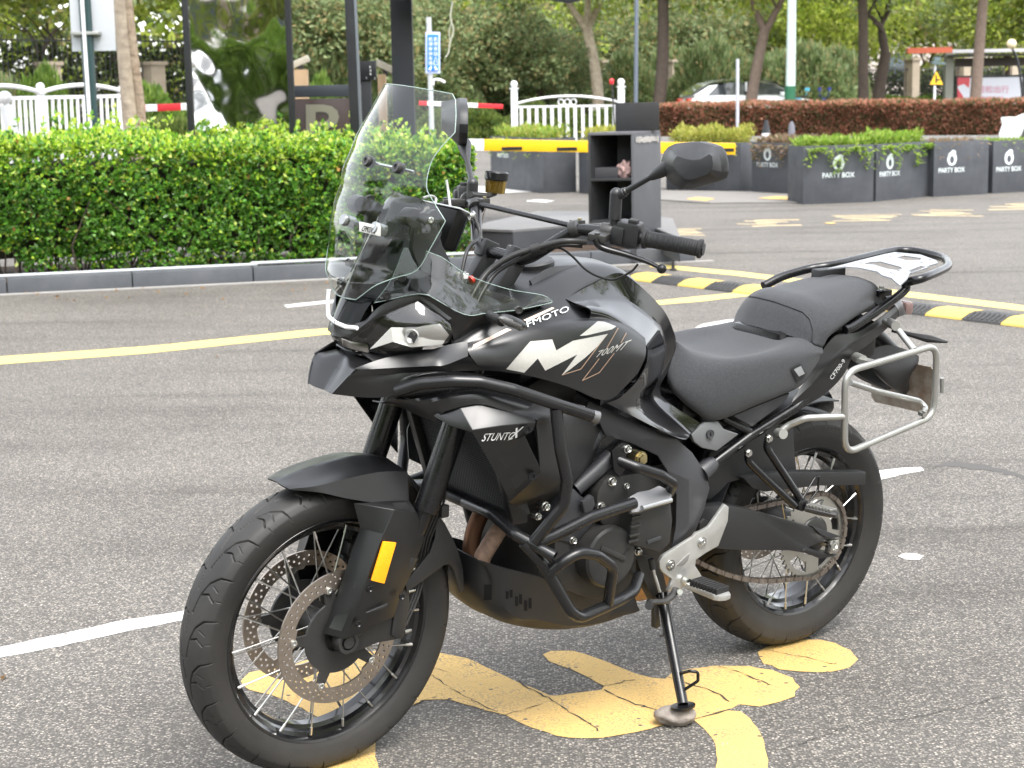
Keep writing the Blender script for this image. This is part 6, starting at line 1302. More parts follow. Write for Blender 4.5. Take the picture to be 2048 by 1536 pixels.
def tree_px(px, Y, **k):
    b_ = Wd(px, 200, Y); return tree('tree', Vector((b_.x, Y, 0)), **k)
GT = 'street trees behind the red hedge'
tree_px(1197, 60, h=3.4, r0=.21, lean=(-.35, .3), crown=CR[0], cz=3.4, label='pale barked street tree with whitened foot behind the right end of the white railing', group=GT, limewash=.75, bark=BARK_P, seed=1)
tree_px(1314, 56, h=4.6, r0=.21, lean=(.22, .3), crown=CR[1], cz=3.9, label='straight dark street tree with white lime base just right of the black display cabinet', group=GT, limewash=.85, seed=2, rot=1)
tree_px(1497, 55, h=3.1, r0=.19, lean=(.52, .2), crown=CR[0], cz=3.3, label='street tree leaning right and forking, white foot in front of the parked white car', group=GT, limewash=.85, seed=3, rot=2, forks=2, bark=mat('brown_bark', (.14, .10, .08), .9, var=(9, .5, (.22, .16, .13)), bump=(20, .8, .02)))
tree_px(1727, 54, h=4.8, r0=.17, lean=(-.05, .2), crown=CR[0], cz=4.0, label='slim upright dark street tree, left one of the close pair right of the lamp column', group=GT, limewash=.6, seed=4, rot=.6)
tree_px(1757, 56, h=2.3, r0=.22, lean=(.25, .2), crown=CR[1], cz=3.6, label='black trunked street tree forking low into a V, right one of the close pair', group=GT, limewash=.5, seed=5, rot=3, forks=2)
tree_px(1948, 50, h=4.3, r0=.17, lean=(.25, .1), crown=CR[0], cz=3.7, label='brown street tree with whitened foot standing in front of the bus shelter', group=GT, limewash=.8, seed=6, rot=4, bark=MATS['brown_bark'])
# near pale tree behind the hedge on the left
nb_ = Wd(272, 260, 17.6)
tree('tree', Vector((nb_.x, 17.6, 0)), h=4.4, r0=.105, lean=(-.14, 0), crown=CR[1], cz=4.3, label='pale smooth trunk with a long split in its bark right behind the green hedge', group=None, bark=BARK_P, seed=7, sc=.8)
bm = bmesh.new(); sweep(bm, cr([Vector((.075, -.055, 0)), Vector((.07, -.05, 1.2)), Vector((.03, -.05, 1.8)), Vector((-.02, -.04, 2.6)), Vector((-.06, -.03, 3.4))], 6), .045, 8)
for o_ in [o for o in COL.objects if o.parent and o.parent.get('label', '').startswith('pale smooth')][:1]: finish(bm, 'bark_ridge', mat('peeling_bark', (.52, .42, .31), .9, var=(10, .6, (.22, .15, .10)), bump=(16, 1, .03)), o_.parent, 60)
PT = ['grey green tree crown above the left end of the white arched railing', 'olive tree crown behind the dark canopy column', 'green tree behind the hanging cord', 'yellow green tree crown right of the mirrored panel', 'yellow green crown above the fence just right of the split trunk', 'olive tree behind the trunk at the right end of the railing', 'green crown behind the straight dark trunk by the cabinet', 'yellow green tree crown above the white hatchback', 'green tree far behind the pair of dark trunks', 'yellow green tree behind the warning sign', 'green tree behind the red edge of the bus shelter roof', 'yellow green crown in the top left corner of the view', 'yellow green crown showing above the left railing and mirrored panel', 'yellow green tree far behind the blue sign', 'yellow green tree at the top right corner above the shelter']
SL = ['by the white foot of the pale trunk', 'behind the roof of the white hatchback', 'left of the green lamp column foot', 'between white hatchback and lamp column', 'right of the lamp column', 'behind the thin dark pole', 'behind the right half of the white railing', 'behind the left half of the white railing', 'under the blue sign', 'behind the dark canopy column', 'left of the dark canopy column', 'behind the straight dark trunk', 'above the parking board']
LS = ['just left of the white railing', 'behind the left third of the railing', 'behind the middle of the railing', 'behind the right ball of the railing', 'under the thin red and white arm']
# second rank of trees further back
rr = random.Random(21); lbls = ['olive green tree with dense low crown beyond the railing, behind the blue sign', 'yellow green tree crown filling the gap between the forked street trees', 'leafy tree rising behind the bus shelter roof', 'grey green tree crown above the iron fence at far left', 'dark tree crown directly behind the mirrored panel', 'olive tree standing between the black post and the dark column', 'green tree behind the street lamp column', 'tree with feathery crown above the white car']
for i, (px, Y, cm, cz, sc, bk) in enumerate(((930, 62, 2, .7, 1.05, BARK_D), (1650, 74, 0, 1.6, 1.1, BARK_D), (2010, 72, 1, 2.2, 1.1, BARK_D), (60, 52, 1, 3.4, 1.0, BARK_D), (470, 50, 2, 3.2, 1., BARK_D), (690, 56, 2, .9, 1.1, BARK_D), (1560, 78, 1, 1.0, 1.1, BARK_D), (1400, 74, 2, .9, 1.1, BARK_D))):
    tree_px(px, Y, h=2.2, r0=.13, lean=(rr.gauss(0, .2), 0), crown=CR[cm], cz=cz, label=lbls[i], group='trees of the second row behind the fence', seed=30+i, sc=sc, rot=rr.random()*6, bark=bk)
for i, (px, Y, cm, cz, sc) in enumerate(((1080, 62, 2, .3, .9), (800, 60, 2, .4, 1.0), (1010, 70, 1, .9, 1.2), (640, 62, 0, 1.5, 1.1), (250, 55, 0, 3.6, 1.1), (1190, 74, 2, .5, 1.1), (1310, 80, 1, .8, 1.2), (1480, 82, 0, 2.0, 1.2), (1740, 84, 1, 2.2, 1.2), (1850, 86, 0, 2.2, 1.2), (1930, 88, 1, 1.8, 1.2), (-60, 48, 0, 3.2, 1.), (380, 58, 0, 3.6, 1.1), (860, 72, 0, 2.2, 1.1), (2080, 70, 0, 2.2, 1.))):
    t = tree_px(px, Y, h=2.0, r0=.11, lean=(rr.gauss(0, .2), 0), crown=CR[cm], cz=cz, label=PT[i], group='park trees behind the iron fence', seed=60+i, sc=sc, rot=rr.random()*6)
# shrubs: round and shaggy
def shrub_mesh(seed, n, cols, size, flat=.75):
    r = np.random.default_rng(seed); d = r.normal(size=(n, 3)); d /= np.linalg.norm(d, axis=1, keepdims=True); d[:, 2] = np.abs(d[:, 2]); rad = .75+.25*r.random(n)**.5+np.array([noise.noise(Vector(x)*2.5)*.22 for x in d])
    Pn = d*rad[:, None]*np.array([1, 1, flat]); return leaves_mesh('foliage', Pn, d+r.normal(size=(n, 3))*.6, size*(.6+.8*r.random(n)), pick(r, n, cols), .5, r)
SHR_L = shrub_mesh(1, 9000, [(.17, .27, .04), (.12, .21, .03), (.22, .31, .06), (.08, .15, .02)], .075); SHR_D = shrub_mesh(2, 7000, DG+OL, .10, .9); SHR_R = shrub_mesh(3, 7000, [(.14, .20, .04), (.08, .13, .03), (.2, .24, .06)], .09, .6)
def shrub(px, Y, w_, h_, me, label, group=None, base=0):
    b_ = Wd(px, 200, Y); T = empty('shrub', (b_.x, Y, base), random.random()*6, label, 'shrub', group); o = link('foliage', me, None, T); o.scale = (w_/2, w_/2, h_/.8); tag(o, kind='stuff')
    bm = bmesh.new()
    for k in range(4): sweep(bm, [Vector((0, 0, 0)), Vector((math.cos(k*1.6)*w_*.2, math.sin(k*1.6)*w_*.2, h_*.6))], [.03, .012], 6)
    finish(bm, 'stem', BARK_D, T); return T
shrub(88, 34, 1.35, 1.95, SHR_L, 'round bright green clipped shrub behind the white railing at far left')
shrub(300, 33, 1.75, 1.60, SHR_L, 'wide bright green shrub behind the pale split trunk')
shrub(640, 36, .95, 1.75, SHR_L, 'small bright green shrub top showing above the parking board')
shrub(20, 34, .9, 1.5, SHR_D, 'dark olive shrub at the left edge behind the railing')
for i, (px, Y, w_, h_) in enumerate(((930, 47, 2.4, 1.3), (1060, 49, 1.4, 1.35), (1130, 50, 1.6, 1.15), (1230, 50, 1.8, 1.1), (880, 46, 1.6, 1.1))): shrub(px, Y, w_, h_, SHR_R, 'low untidy green shrub '+LS[i], 'low shrubs behind the white railing')
for i, (px, Y, w_, h_) in enumerate(((1410, 62, 2.6, 2.4), (1470, 66, 2.4, 2.2), (1620, 64, 3.2, 2.3), (1540, 66, 2.6, 2.1), (1680, 66, 2.2, 2.2), (1260, 64, 2.2, 2.2), (1120, 66, 3.2, 2.8), (990, 64, 2.8, 2.6), (870, 60, 3, 2.4), (740, 58, 3, 2.6), (650, 56, 3, 2.8), (1350, 70, 3, 2.4), (590, 58, 3, 2.6))): shrub(px, Y, w_, h_, SHR_D, 'shaggy grey green shrub '+SL[i], 'grey green shrubs along the iron fence')
for i, (px, Y, w_) in enumerate(((1800, 56, 2.6), (1850, 56, 2.4), (1775, 57, 1.6))): shrub(px, Y, w_, .95, SHR_L, 'light green low shrub behind the red hedge '+['left of the warning sign', 'under the warning sign', 'beside the V shaped dark tree'][i], 'light green shrubs behind the red hedge')
for i, (px, Y, w_) in enumerate(((330, 30, 1.2), (350, 29, 1.0), (300, 29, 1.2))): shrub(px, Y, w_, 1.25, SHR_R, 'yellowish loose shrub under the left red and white arm, '+['middle one', 'right one', 'left one by the trunk'][i], 'yellowish shrubs by the left barrier arm')
# ------------------------------------------------------------------ red leaved hedge
ra = Wd(1290, 268, 47); rb_ = Wd(2140, 262, 42); ra.z = rb_.z = 0; rdir = (rb_-ra); rl_ = rdir.length; rdir.normalize(); rn = Vector((-rdir.y, rdir.x, 0))
rh = empty('red_hedge', (ra+rb_)/2, 0, 'long clipped hedge of coppery red leaves beyond the planters', 'hedge')
n = 26000; r = np.random.default_rng(9); u = r.random(n)*rl_; T_ = r.random(n) < .35; zc = np.where(T_, .90, .10+r.random(n)*.8); dc = np.where(T_, r.random(n)*1.2, 0)
lm = nz(u, dc, zc, 1.3)*.14; dc = np.where(T_, dc, -lm); zc = np.where(T_, zc+lm*.5, zc); DD = np.where(T_[:, None], np.array([0, -.3, 1]), np.array([0, -1, .5]))+r.normal(size=(n, 3))*.6
def toR(A, o_): return o_[None, :]+A[:, :1]*np.array(rdir)[None, :]+A[:, 1:2]*np.array(rn)[None, :]+A[:, 2:3]*np.array([[0, 0, 1.]])
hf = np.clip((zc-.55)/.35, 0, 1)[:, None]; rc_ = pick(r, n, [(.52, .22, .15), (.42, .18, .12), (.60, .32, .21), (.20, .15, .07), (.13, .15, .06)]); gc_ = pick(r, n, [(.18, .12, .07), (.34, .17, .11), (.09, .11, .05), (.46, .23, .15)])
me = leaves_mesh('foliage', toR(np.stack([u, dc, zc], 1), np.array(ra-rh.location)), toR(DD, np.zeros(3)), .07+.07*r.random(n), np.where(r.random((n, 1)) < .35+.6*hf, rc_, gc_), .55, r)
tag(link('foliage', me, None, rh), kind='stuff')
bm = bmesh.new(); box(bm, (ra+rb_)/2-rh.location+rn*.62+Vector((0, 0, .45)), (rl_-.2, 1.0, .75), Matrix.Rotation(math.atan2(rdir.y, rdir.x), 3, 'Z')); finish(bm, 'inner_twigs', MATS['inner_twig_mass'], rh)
Rr = Matrix.Rotation(math.atan2(rdir.y, rdir.x), 3, 'Z')
bm = bmesh.new(); box(bm, (ra+rb_)/2-rn*.25+Vector((0, 0, .07)), (rl_+2, .2, .15), Rr); tag(finish(bm, 'road_kerb', CONC2), kind='structure')
bm = bmesh.new(); box(bm, (ra+rb_)/2+rn*9+Vector((0, 0, .03)), (60, 17.5, .06), Rr); tag(finish(bm, 'verge', mat('verge_grass', (.07, .10, .03), .95, var=(2, .5, (.12, .10, .06)))), kind='structure')
# ------------------------------------------------------------------ iron fence with stone pillars
fpts = [Vector((-17, 44, 0)), Vector((-2, 62, 0)), Vector((34, 92, 0))]
fen_ = empty('iron_fence', (0, 64, 0), 0, 'black iron railing with beige stone pillars running behind the trees', 'fence'); IRON = mat('black_iron', (.02, .02, .022), .5); PST = mat('pillar_stone', (.40, .33, .25), .85, var=(3, .5, (.30, .25, .19)))
bars = bmesh.new(); FO = Vector((0, 64, 0))
for a, b_ in zip(fpts, fpts[1:]):
    fh_ = 2.85 if a.x < -10 else 1.8; L_ = (b_-a).length; d_ = (b_-a).normalized(); Rf = Matrix.Rotation(math.atan2(d_.y, d_.x), 3, 'Z'); k = 0
    while k*.16 < L_: box(bars, a-FO+d_*(k*.16)+Vector((0, 0, fh_/2+.35)), (.022, .022, fh_-.2)); k += 1
    for z_ in (.55, fh_+.1): bm = bmesh.new(); box(bm, (a+b_)/2-FO+Vector((0, 0, z_)), (L_, .035, .045), Rf); finish(bm, 'fence_rail', IRON, fen_)
    bm = bmesh.new(); box(bm, (a+b_)/2-FO+Vector((0, 0, .2)), (L_, .3, .4), Rf); finish(bm, 'fence_plinth', PST, fen_)
    for j in range(int(L_/3.6)+1):
        bm = bmesh.new(); c = a-FO+d_*(j*3.6); box(bm, c+Vector((0, -.02, 1.15)), (.5, .45, 2.3), Rf); box(bm, c+Vector((0, -.02, 2.33)), (.62, .57, .10), Rf); finish(bm, 'stone_pillar', PST, fen_, 30)
tag(finish(bars, 'fence_bars', IRON, fen_), kind='stuff')
# climbing greenery on the fence
r = np.random.default_rng(14); n = 40000; t = r.random(n); seg = r.random(n) < .36; Pa = np.where(seg[:, None], np.array(fpts[0])+(np.array(fpts[1])-np.array(fpts[0]))*t[:, None], np.array(fpts[1])+(np.array(fpts[2])-np.array(fpts[1]))*t[:, None])
Pa[:, 2] = .2+np.where(seg, 2.6, 1.6)*r.random(n)**1.0; Pa[:, 1] += .6+.8*r.random(n)
me = leaves_mesh('f', Pa, r.normal(size=(n, 3))+np.array([0, -1, .2]), .12+.12*r.random(n), pick(r, n, [(.03, .04, .018), (.05, .07, .025), (.022, .028, .014), (.10, .15, .03)]), .6, r); tag(link('fence_ivy', me, None), kind='stuff')
# far belt of foliage closing the view, and a pale building behind
r = np.random.default_rng(15); n = 52000; x_ = r.uniform(-32, 40, n); Pf = np.stack([x_, 74+x_*.55+r.uniform(0, 5, n), r.uniform(.3, 9, n)], 1); hl = nz(x_, Pf[:, 1]*.2, Pf[:, 2], .35); kp = hl > np.where(x_ > 10, .22, np.where(x_ < 0, -.9, -.25))
n = kp.sum(); me = leaves_mesh('f', Pf[kp], r.normal(size=(n, 3)), .3+.3*r.random(n), pick(r, n, YG+YG+OL), .7, r); tag(link('far_woodland', me, None), kind='stuff')
PB = mat('pale_render', (.62, .54, .48), .8, var=(.6, .5, (.54, .47, .42))); WG = mat('window_glass_far', (.10, .12, .14), .1, spec=.8)
bl = empty('building', (18, 118, 0), -.1, 'pale pinkish building glimpsed between the trees behind the bus shelter', 'building')
box_obj('wall', (0, 0, 7), (74, 10, 14), PB, bl, bevel=None)
wme = None
for fl in range(4):
    for k in range(16):
        bm = bmesh.new(); box(bm, (0, 0, 0), (1.8, .12, 1.7))
        if wme is None: o = finish(bm, 'window', WG, bl); wme = o.data
        else: bm.free(); o = bpy.data.objects.new('window', wme); COL.objects.link(o); o.parent = bl
        o.location = (-33+k*4.4, -5.03, 2.2+fl*3.3)
if False: b2_ = empty('building', (-30, 110, 0), .2, 'pale building hidden by trees at the left edge of the view', 'building'); pass

# ------------------------------------------------------------------ white railings
def post_geo(bm, p, h, s_, ball): 
    box(bm, p+Vector((0, 0, h/2)), (s_, s_, h)); box(bm, p+Vector((0, 0, h+.015)), (s_*1.35, s_*1.35, .03)); bmesh.ops.create_uvsphere(bm, u_segments=14, v_segments=10, radius=ball, matrix=Matrix.Translation(p+Vector((0, 0, h+.04+ball*.85))))
def railing(name, pts, hs, z_rail, z_bot, zarch, label, nb, ringc=True, wb=.035, wp=.09, ball=.06, group=None):
    """pts: post feet; hs: post heights; sections with bars and an arched top"""
    c = sum(pts, Vector())/len(pts); R_ = empty(name, c, 0, label, 'railing', group)
    for p, h in zip(pts, hs): bm = bmesh.new(); post_geo(bm, p-c, h, wp, ball); finish(bm, 'post', WHITEP, R_, 40)
    for a, b_ in zip(pts, pts[1:]):
        a = a-c; b_ = b_-c; d = (b_-a); L_ = d.length; u = d.normalized(); Rf = Matrix.Rotation(math.atan2(u.y, u.x), 3, 'Z')
        for z_ in (z_rail, z_bot): bm = bmesh.new(); box(bm, (a+b_)/2+Vector((0, 0, z_)), (L_-wp, .03, .045), Rf); finish(bm, 'rail', WHITEP, R_)
        bme = None
        for k in range(nb):
            if bme is None: bm = bmesh.new(); box(bm, (0, 0, 0), (wb, .02, z_rail-z_bot)); o = finish(bm, 'bar', WHITEP, R_); bme = o.data
            else: o = bpy.data.objects.new('bar', bme); COL.objects.link(o); o.parent = R_
            o.location = a+u*(wp/2+(L_-wp)*(k+.5)/nb)+Vector((0, 0, (z_rail+z_bot)/2)); o.rotation_euler = (0, 0, math.atan2(u.y, u.x))
        bm = bmesh.new(); L2 = [a+d*t+Vector((0, 0, z_rail+.06+(zarch-z_rail-.06)*math.sin(math.pi*t)**.8)) for t in np.linspace(.02, .98, 18)]; sweep(bm, L2, .028, 10); finish(bm, 'arch', WHITEP, R_, 50)
        if ringc:
            for k in (-1, 0, 1):
                cc_ = (a+b_)/2+u*(k*.16)+Vector((0, 0, z_rail+.10)); bm = bmesh.new(); sweep(bm, [cc_+.07*(math.cos(t)*u+math.sin(t)*Vector((0, 0, 1))) for t in np.linspace(0, 2*math.pi, 17)[:-1]], .014, 6, closed=True); finish(bm, 'ring_ornament', WHITEP, R_, 50)
    return R_
Y1 = 45; p1 = Wd(1030, 280, Y1); p2 = Wd(1243, 280, Y1-.8); p1.z = p2.z = 0
railing('white_railing', [p1, p2], [1.42, 1.42], Wd(1130, 212, Y1).z, .12, Wd(1130, 192, Y1).z, 'white arched railing with three rings behind the yellow boom barrier', 13, wb=.075, wp=.16, ball=.09)
pa, pb_, pc_ = Wd(-75, 300, 22.0), Wd(88, 300, 23.5), Wd(250, 300, 25.5)
for p in (pa, pb_, pc_): p.z = 0
railing('white_railing', [pa, pb_, pc_], [1.40, 1.50, 1.46], Wd(88, 195, 23.5).z, .1, Wd(170, 170, 24.5).z, 'white arched railing with closely set bars behind the hedge at far left', 13, ringc=False, wb=.045, wp=.085, ball=.055)
lp = Wd(22, 300, 20); lp.z = 0; bm = bmesh.new(); sweep(bm, [Vector((.16, 0, 0)), Vector((.10, 0, .6)), Vector((-.02, 0, 1.38))], .075, 4); bmesh.ops.create_uvsphere(bm, u_segments=14, v_segments=10, radius=.075, matrix=Matrix.Translation((-.03, 0, 1.46))); o = finish(bm, 'white_bollard', WHITEP, None, 40); o.location = lp; tag(o, 'thick white post with ball top leaning in front of the left railing', 'post')
# ------------------------------------------------------------------ sign on pole, seen from behind
sp = Wd(186, 262, 16.5); T = empty('road_sign', (sp.x, 16.5, 0), 0, 'blank white back of a road sign on a dark green pole', 'sign')
x0 = Wd(140, 50, 16.5).x-sp.x; x1 = Wd(228, 50, 16.5).x-sp.x; zb = Wd(186, 102, 16.5).z
box_obj('sign_board', ((x0+x1)/2, .03, (zb+3.2)/2), (x1-x0, .006, 3.2-zb), mat('sign_back', (.55, .57, .60), .5), T, bevel=.001)
tube('pole', [Vector((.01, 0, 0)), Vector((-.02, 0, 3.4))], .055, mat('dark_green_paint', (.02, .05, .05), .35), T, n=20)
tube('pole_reflection_tube', [Vector((.0, -.058, 0)), Vector((-.03, -.058, 3.4))], .018, WHITEP, T, n=10)  # white tube stands in for the light streak reflected on the pole
for z_ in (2.02, 2.9): box_obj('pole_clamp', (-.01, 0, z_), (.26, .13, .03), K_SILV, T)
# ------------------------------------------------------------------ wavy mirror panel
mpx0, mpx1, MY = 372, 582, 15.4
xa = Wd(mpx0, 100, MY).x; xb = Wd(mpx1, 100, MY).x; T = empty('mirror_panel', ((xa+xb)/2, MY, 0), 0, 'tall wavy polished steel panel in a black frame reflecting the car park', 'panel')
T.rotation_euler = (.022, 0, 0); hw_ = (xb-xa)/2; bm = bmesh.new(); nx, nzz = 60, 160; V = []
for i in range(nzz):
    row = []
    for j in range(nx):
        x = -hw_+.05+(2*hw_-.08)*j/(nx-1); z_ = .3+3.2*i/(nzz-1); y = noise.noise(Vector((x*2.6, z_*1.9, 3)))*.0065+noise.noise(Vector((x*6, z_*5, 1)))*.0012; row.append(bm.verts.new((x, y, z_)))
    V.append(row)
for i in range(nzz-1):
    for j in range(nx-1): bm.faces.new((V[i][j], V[i][j+1], V[i+1][j+1], V[i+1][j]))
for f in bm.faces: f.smooth = True
o = finish(bm, 'polished_sheet', mat('polished_steel', (.80, .80, .80), .03, metal=1), T, 180)
BLK = mat('black_coated_steel', (.013, .014, .016), .4, rv=(6, .3, .5))
for x in (-hw_, hw_): box_obj('frame_post', (x+(.02 if x < 0 else -.005), -.01, 1.9), (.05, .07, 3.8), BLK, T, bevel=.003)
# ------------------------------------------------------------------ parking board
PY = 15.9; xa = Wd(586, 200, PY).x; xb = Wd(722, 200, PY).x; T = empty('parking_board', ((xa+xb)/2, PY, 0), 0, 'dark glossy board with a large letter P standing behind the hedge', 'sign')
zt = Wd(650, 168, PY).z; w_ = xb-xa; box_obj('board', (0, 0, zt/2-.06), (w_, .08, zt-.13), mat('brown_gloss_board', (.028, .018, .016), .25, spec=.5, var=(2.2, .6, (.05, .03, .025))), T, bevel=.004)
box_obj('board_top_band', (0, -.002, zt-.06), (w_+.004, .09, .10), mat('dark_blue_band', (.03, .035, .045), .4), T, bevel=.003)
a = Wd(612, 292, PY-.045); b_ = Wd(678, 292, PY-.045); c = Wd(678, 209, PY-.045); d = Wd(612, 209, PY-.045); off_ = Vector((T.location.x, T.location.y, 0))
text_quad('letter_p', 'P', [a-off_, b_-off_, c-off_, d-off_], mat('brass_letter', (.22, .21, .165), .35, metal=.3), T, th=.006, bold=.02)
# ------------------------------------------------------------------ black post beside it, dark column and canopy
bp_ = Wd(712, 260, 15.0); T = empty('sign_post', (bp_.x, 15.0, 0), 0, 'slim black steel post with a brighter edge at right of the parking board', 'post')
box_obj('post', (-.015, 0, 1.9), (.075, .08, 3.8), BLK, T, Matrix.Rotation(-.012, 3, 'Y'), .004); box_obj('edge_tube', (.034, -.02, 1.9), (.022, .05, 3.8), mat('grey_metallic', (.20, .22, .25), .3, metal=.6), T, Matrix.Rotation(-.012, 3, 'Y'), .004)
cp_ = Wd(808, 200, 19.0); T = empty('canopy', (cp_.x, 19.0, 0), 0, 'black steel canopy on a dark square column over the car park entrance', 'canopy')
DKG = mat('charcoal_cladding', (.035, .038, .044), .45, rv=(3, .35, .55)); box_obj('column', (0, 0, 1.7), (.22, .22, 3.4), DKG, T, bevel=.004)
zc_ = Wd(1000, -2, 18.0).z
bm = bmesh.new(); box(bm, (1.1, -.6, 3.3), (3.2, 2.6, .10)); finish(bm, 'roof_slab', BLK, T)
L_ = []
xs = np.linspace(-.4, 2.45, 20)
for i, x in enumerate(xs): L_.append(Vector((x, -1.0, 2.345+.02*math.sin(i*1.7)-(.055 if 12 <= i <= 16 else 0)*math.sin(math.pi*(i-11)/6))))
bm = fill_loops([L_+[Vector((2.45, -1.0, 3.26)), Vector((-.4, -1.0, 3.26))]], (0, -.02, 0)); finish(bm, 'canopy_valance', BLK, T)
a = Wd(905, 2, 17.6); bm = bmesh.new(); sweep(bm, cr([a, Wd(901, 35, 17.6), Wd(907, 60, 17.6), Wd(900, 85, 17.6), Wd(897, 105, 17.6), Wd(891, 115, 17.6)], 5), .008, 6); sweep(bm, cr([Wd(904, 40, 17.6), Wd(898, 65, 17.6), Wd(901, 85, 17.6)], 4), .005, 6)
o = finish(bm, 'hanging_cord', mat('pale_cord', (.45, .45, .36), .7)); tag(o, 'pale tangled cord hanging down from the black canopy', 'cord')
# ------------------------------------------------------------------ entry terminal and cameras
bp2 = Wd(738, 200, 18.2); T = empty('entry_terminal', (bp2.x, 18.2, 0), 0, 'black parking entry terminal with white symbols beside the black post', 'terminal')
ztop = Wd(738, 122, 18.2).z; zmid = Wd(738, 160, 18.2).z; box_obj('head', (0, 0, (ztop+zmid)/2), (.16, .14, ztop-zmid), BLK, T); box_obj('body', (-.03, .03, zmid/2), (.11, .12, zmid), BLK, T)
bm = bmesh.new()
for (x, y) in ((740, 134), (741, 141), (741, 148), (733, 156), (750, 157)): p = Wd(x, y, 18.12)-T.location; box(bm, p, (.012 if y < 150 else .004, .004, .02))
finish(bm, 'white_symbols', WHITEP, T)
CAM = mat('cream_camera_shell', (.66, .60, .48), .45); TAN = mat('tan_post_paint', (.62, .42, .25), .6)
for (pa_, pb2, q1, q2, Yc, lab) in (((583, 132), (618, 116), 586, 616, 19.5, 'cream surveillance camera tilted up right on a tan box post behind the parking board'), ((752, 124), (788, 142), 756, 772, 19.5, 'cream surveillance camera tilted down right on a tan post beside the black terminal')):
    a = Wd(*pa_, Yc); b_ = Wd(*pb2, Yc); cx_ = (Wd(q1, 160, Yc).x+Wd(q2, 160, Yc).x)/2; T = empty('surveillance_camera', (cx_, Yc, 0), 0, lab, 'camera'); O_ = T.location
    bm = bmesh.new(); sweep(bm, [a-O_, b_-O_], .05, 4, up0=(0, 1, 1)); finish(bm, 'camera_body', CAM, T, 30, .01)
    bm = bmesh.new(); m_ = (a+b_)/2-O_; wq = Wd(q2, 160, Yc).x-Wd(q1, 160, Yc).x; box(bm, (0, 0, (m_.z-.08)/2), (wq, .12, m_.z-.08)); finish(bm, 'post', TAN, T, 30, .005)
    bm = bmesh.new(); box(bm, (m_.x, 0, m_.z-.06), (.05, .05, .08)); finish(bm, 'bracket', K_ENG, T)
# ------------------------------------------------------------------ boom barriers
RED = mat('red_reflective', (.62, .03, .04), .4); WT = mat('white_reflective', (.80, .80, .80), .4); YB = mat('yellow_boom', (.80, .46, .01), .4)
def boom(name, a, b_, th, bands, label, wid=.06, post=None):
    T = empty(name, (a.x, a.y, 0), 0, label, 'barrier'); O_ = T.location
    for (t0, t1, m_) in bands:
        bm = bmesh.new(); p = a.lerp(b_, t0)-O_; q_ = a.lerp(b_, t1)-O_; box(bm, (p+q_)/2, ((q_-p).length, wid, th), Matrix.Rotation(math.atan2((b_-a).y, (b_-a).x), 3, 'Z') @ Matrix.Rotation(-math.asin((b_-a).z/(b_-a).length), 3, 'Y')); finish(bm, 'arm_section', m_, T, 30, .003)
    if post: 
        bm = bmesh.new(); c = a.lerp(b_, post)-O_; box(bm, (c.x, c.y, .5), (.28, .25, 1.0)); finish(bm, 'barrier_cabinet', BLK, T, 30, .01)
    return T
a = Wd(268, 217, 22); b_ = Wd(378, 213, 22); boom('boom_barrier', a, b_, .085, [(0, .22, RED), (.22, .43, WT), (.43, .86, RED), (.86, 1., WT)], 'red and white barrier arm between the pale trunk and mirrored panel')
a = Wd(838, 206, 27); b_ = Wd(1006, 213, 27); boom('boom_barrier', a, b_, .065, [(0, .10, RED), (.10, .36, WT), (.36, .55, RED), (.55, .70, WT), (.70, 1., RED)], 'thin red and white barrier arm seen through the windscreen top')
YY = 16.9; a = Wd(915, 289, YY); b_ = Wd(1176, 295, YY); c = Wd(968, 294, YY)
T = boom('boom_barrier', a, Wd(1490, 298, YY), .105, [(0, .092, WT), (.092, .965, YB)], 'long yellow boom barrier with black slots passing behind the display cabinet', .07)
for (x0_, x1_, y_) in ((1004, 1044, 297), (1114, 1154, 298), (1334, 1380, 300), (1440, 1468, 300)):
    p = Wd((x0_+x1_)/2, y_, YY-.038)-T.location; box_obj('slot_marking', p, ((x1_-x0_)/FPX*YY, .006, .030), BLK, T, bevel=None)
# ------------------------------------------------------------------ blue sign
by = 30; sp = Wd(862, 200, by); T = empty('blue_sign', (sp.x, by, 0), 0, 'blue and white entrance sign with two columns of characters on a grey pole', 'sign')
tube('pole', [Vector((0, .03, 0)), Vector((-.005, .03, Wd(862, 34, by).z))], .042, mat('galvanised_pole', (.50, .52, .54), .45, metal=.5), T)
qd = [Wd(x, y, by-.03)-T.location for x, y in ((851, 147), (880, 147), (880, 64), (851, 64))]
bm = fill_loops([fillet(qd+[qd[0]], .001)[:-1]], (0, .02, 0)); finish(bm, 'sign_board', mat('pale_blue_border', (.55, .62, .85), .4), T, 30, .006)
qd = [Wd(x, y, by-.056)-T.location for x, y in ((854.5, 142), (877, 142), (877, 69), (854.5, 69))]; bm = fill_loops([qd], (0, .018, 0)); finish(bm, 'blue_face', mat('sign_blue', (.02, .18, .70), .4), T)
for col_, s_ in ((857, '机动车停车场'), (867.5, '机动车出入口')):
    for k, ch in enumerate(s_):
        y0 = 74+k*9.6; qd = [Wd(x, y, by-.060)-T.location for x, y in ((col_, y0+8.4), (col_+8, y0+8.4), (col_+8, y0), (col_, y0))]; text_quad('character', ch, qd, WHITEP, T, th=.002, bold=.01)
for sx, xx in ((1, 861), (-1, 871)):
    bm = bmesh.new(); a = Wd(xx+sx*2, 133, by-.06)-T.location; b_ = Wd(xx-sx*2, 140, by-.06)-T.location; sweep(bm, [a, b_], [.012, .022], 8); finish(bm, 'arrow_mark', WHITEP, T)
bm = bmesh.new(); sweep(bm, cr([Wd(866, 170, by)-T.location, Wd(868, 160, by)-T.location, Wd(880, 160, by)-T.location, Wd(890, 165, by)-T.location], 5), .022, 8); finish(bm, 'curved_bracket', WHITEP, T, 50)
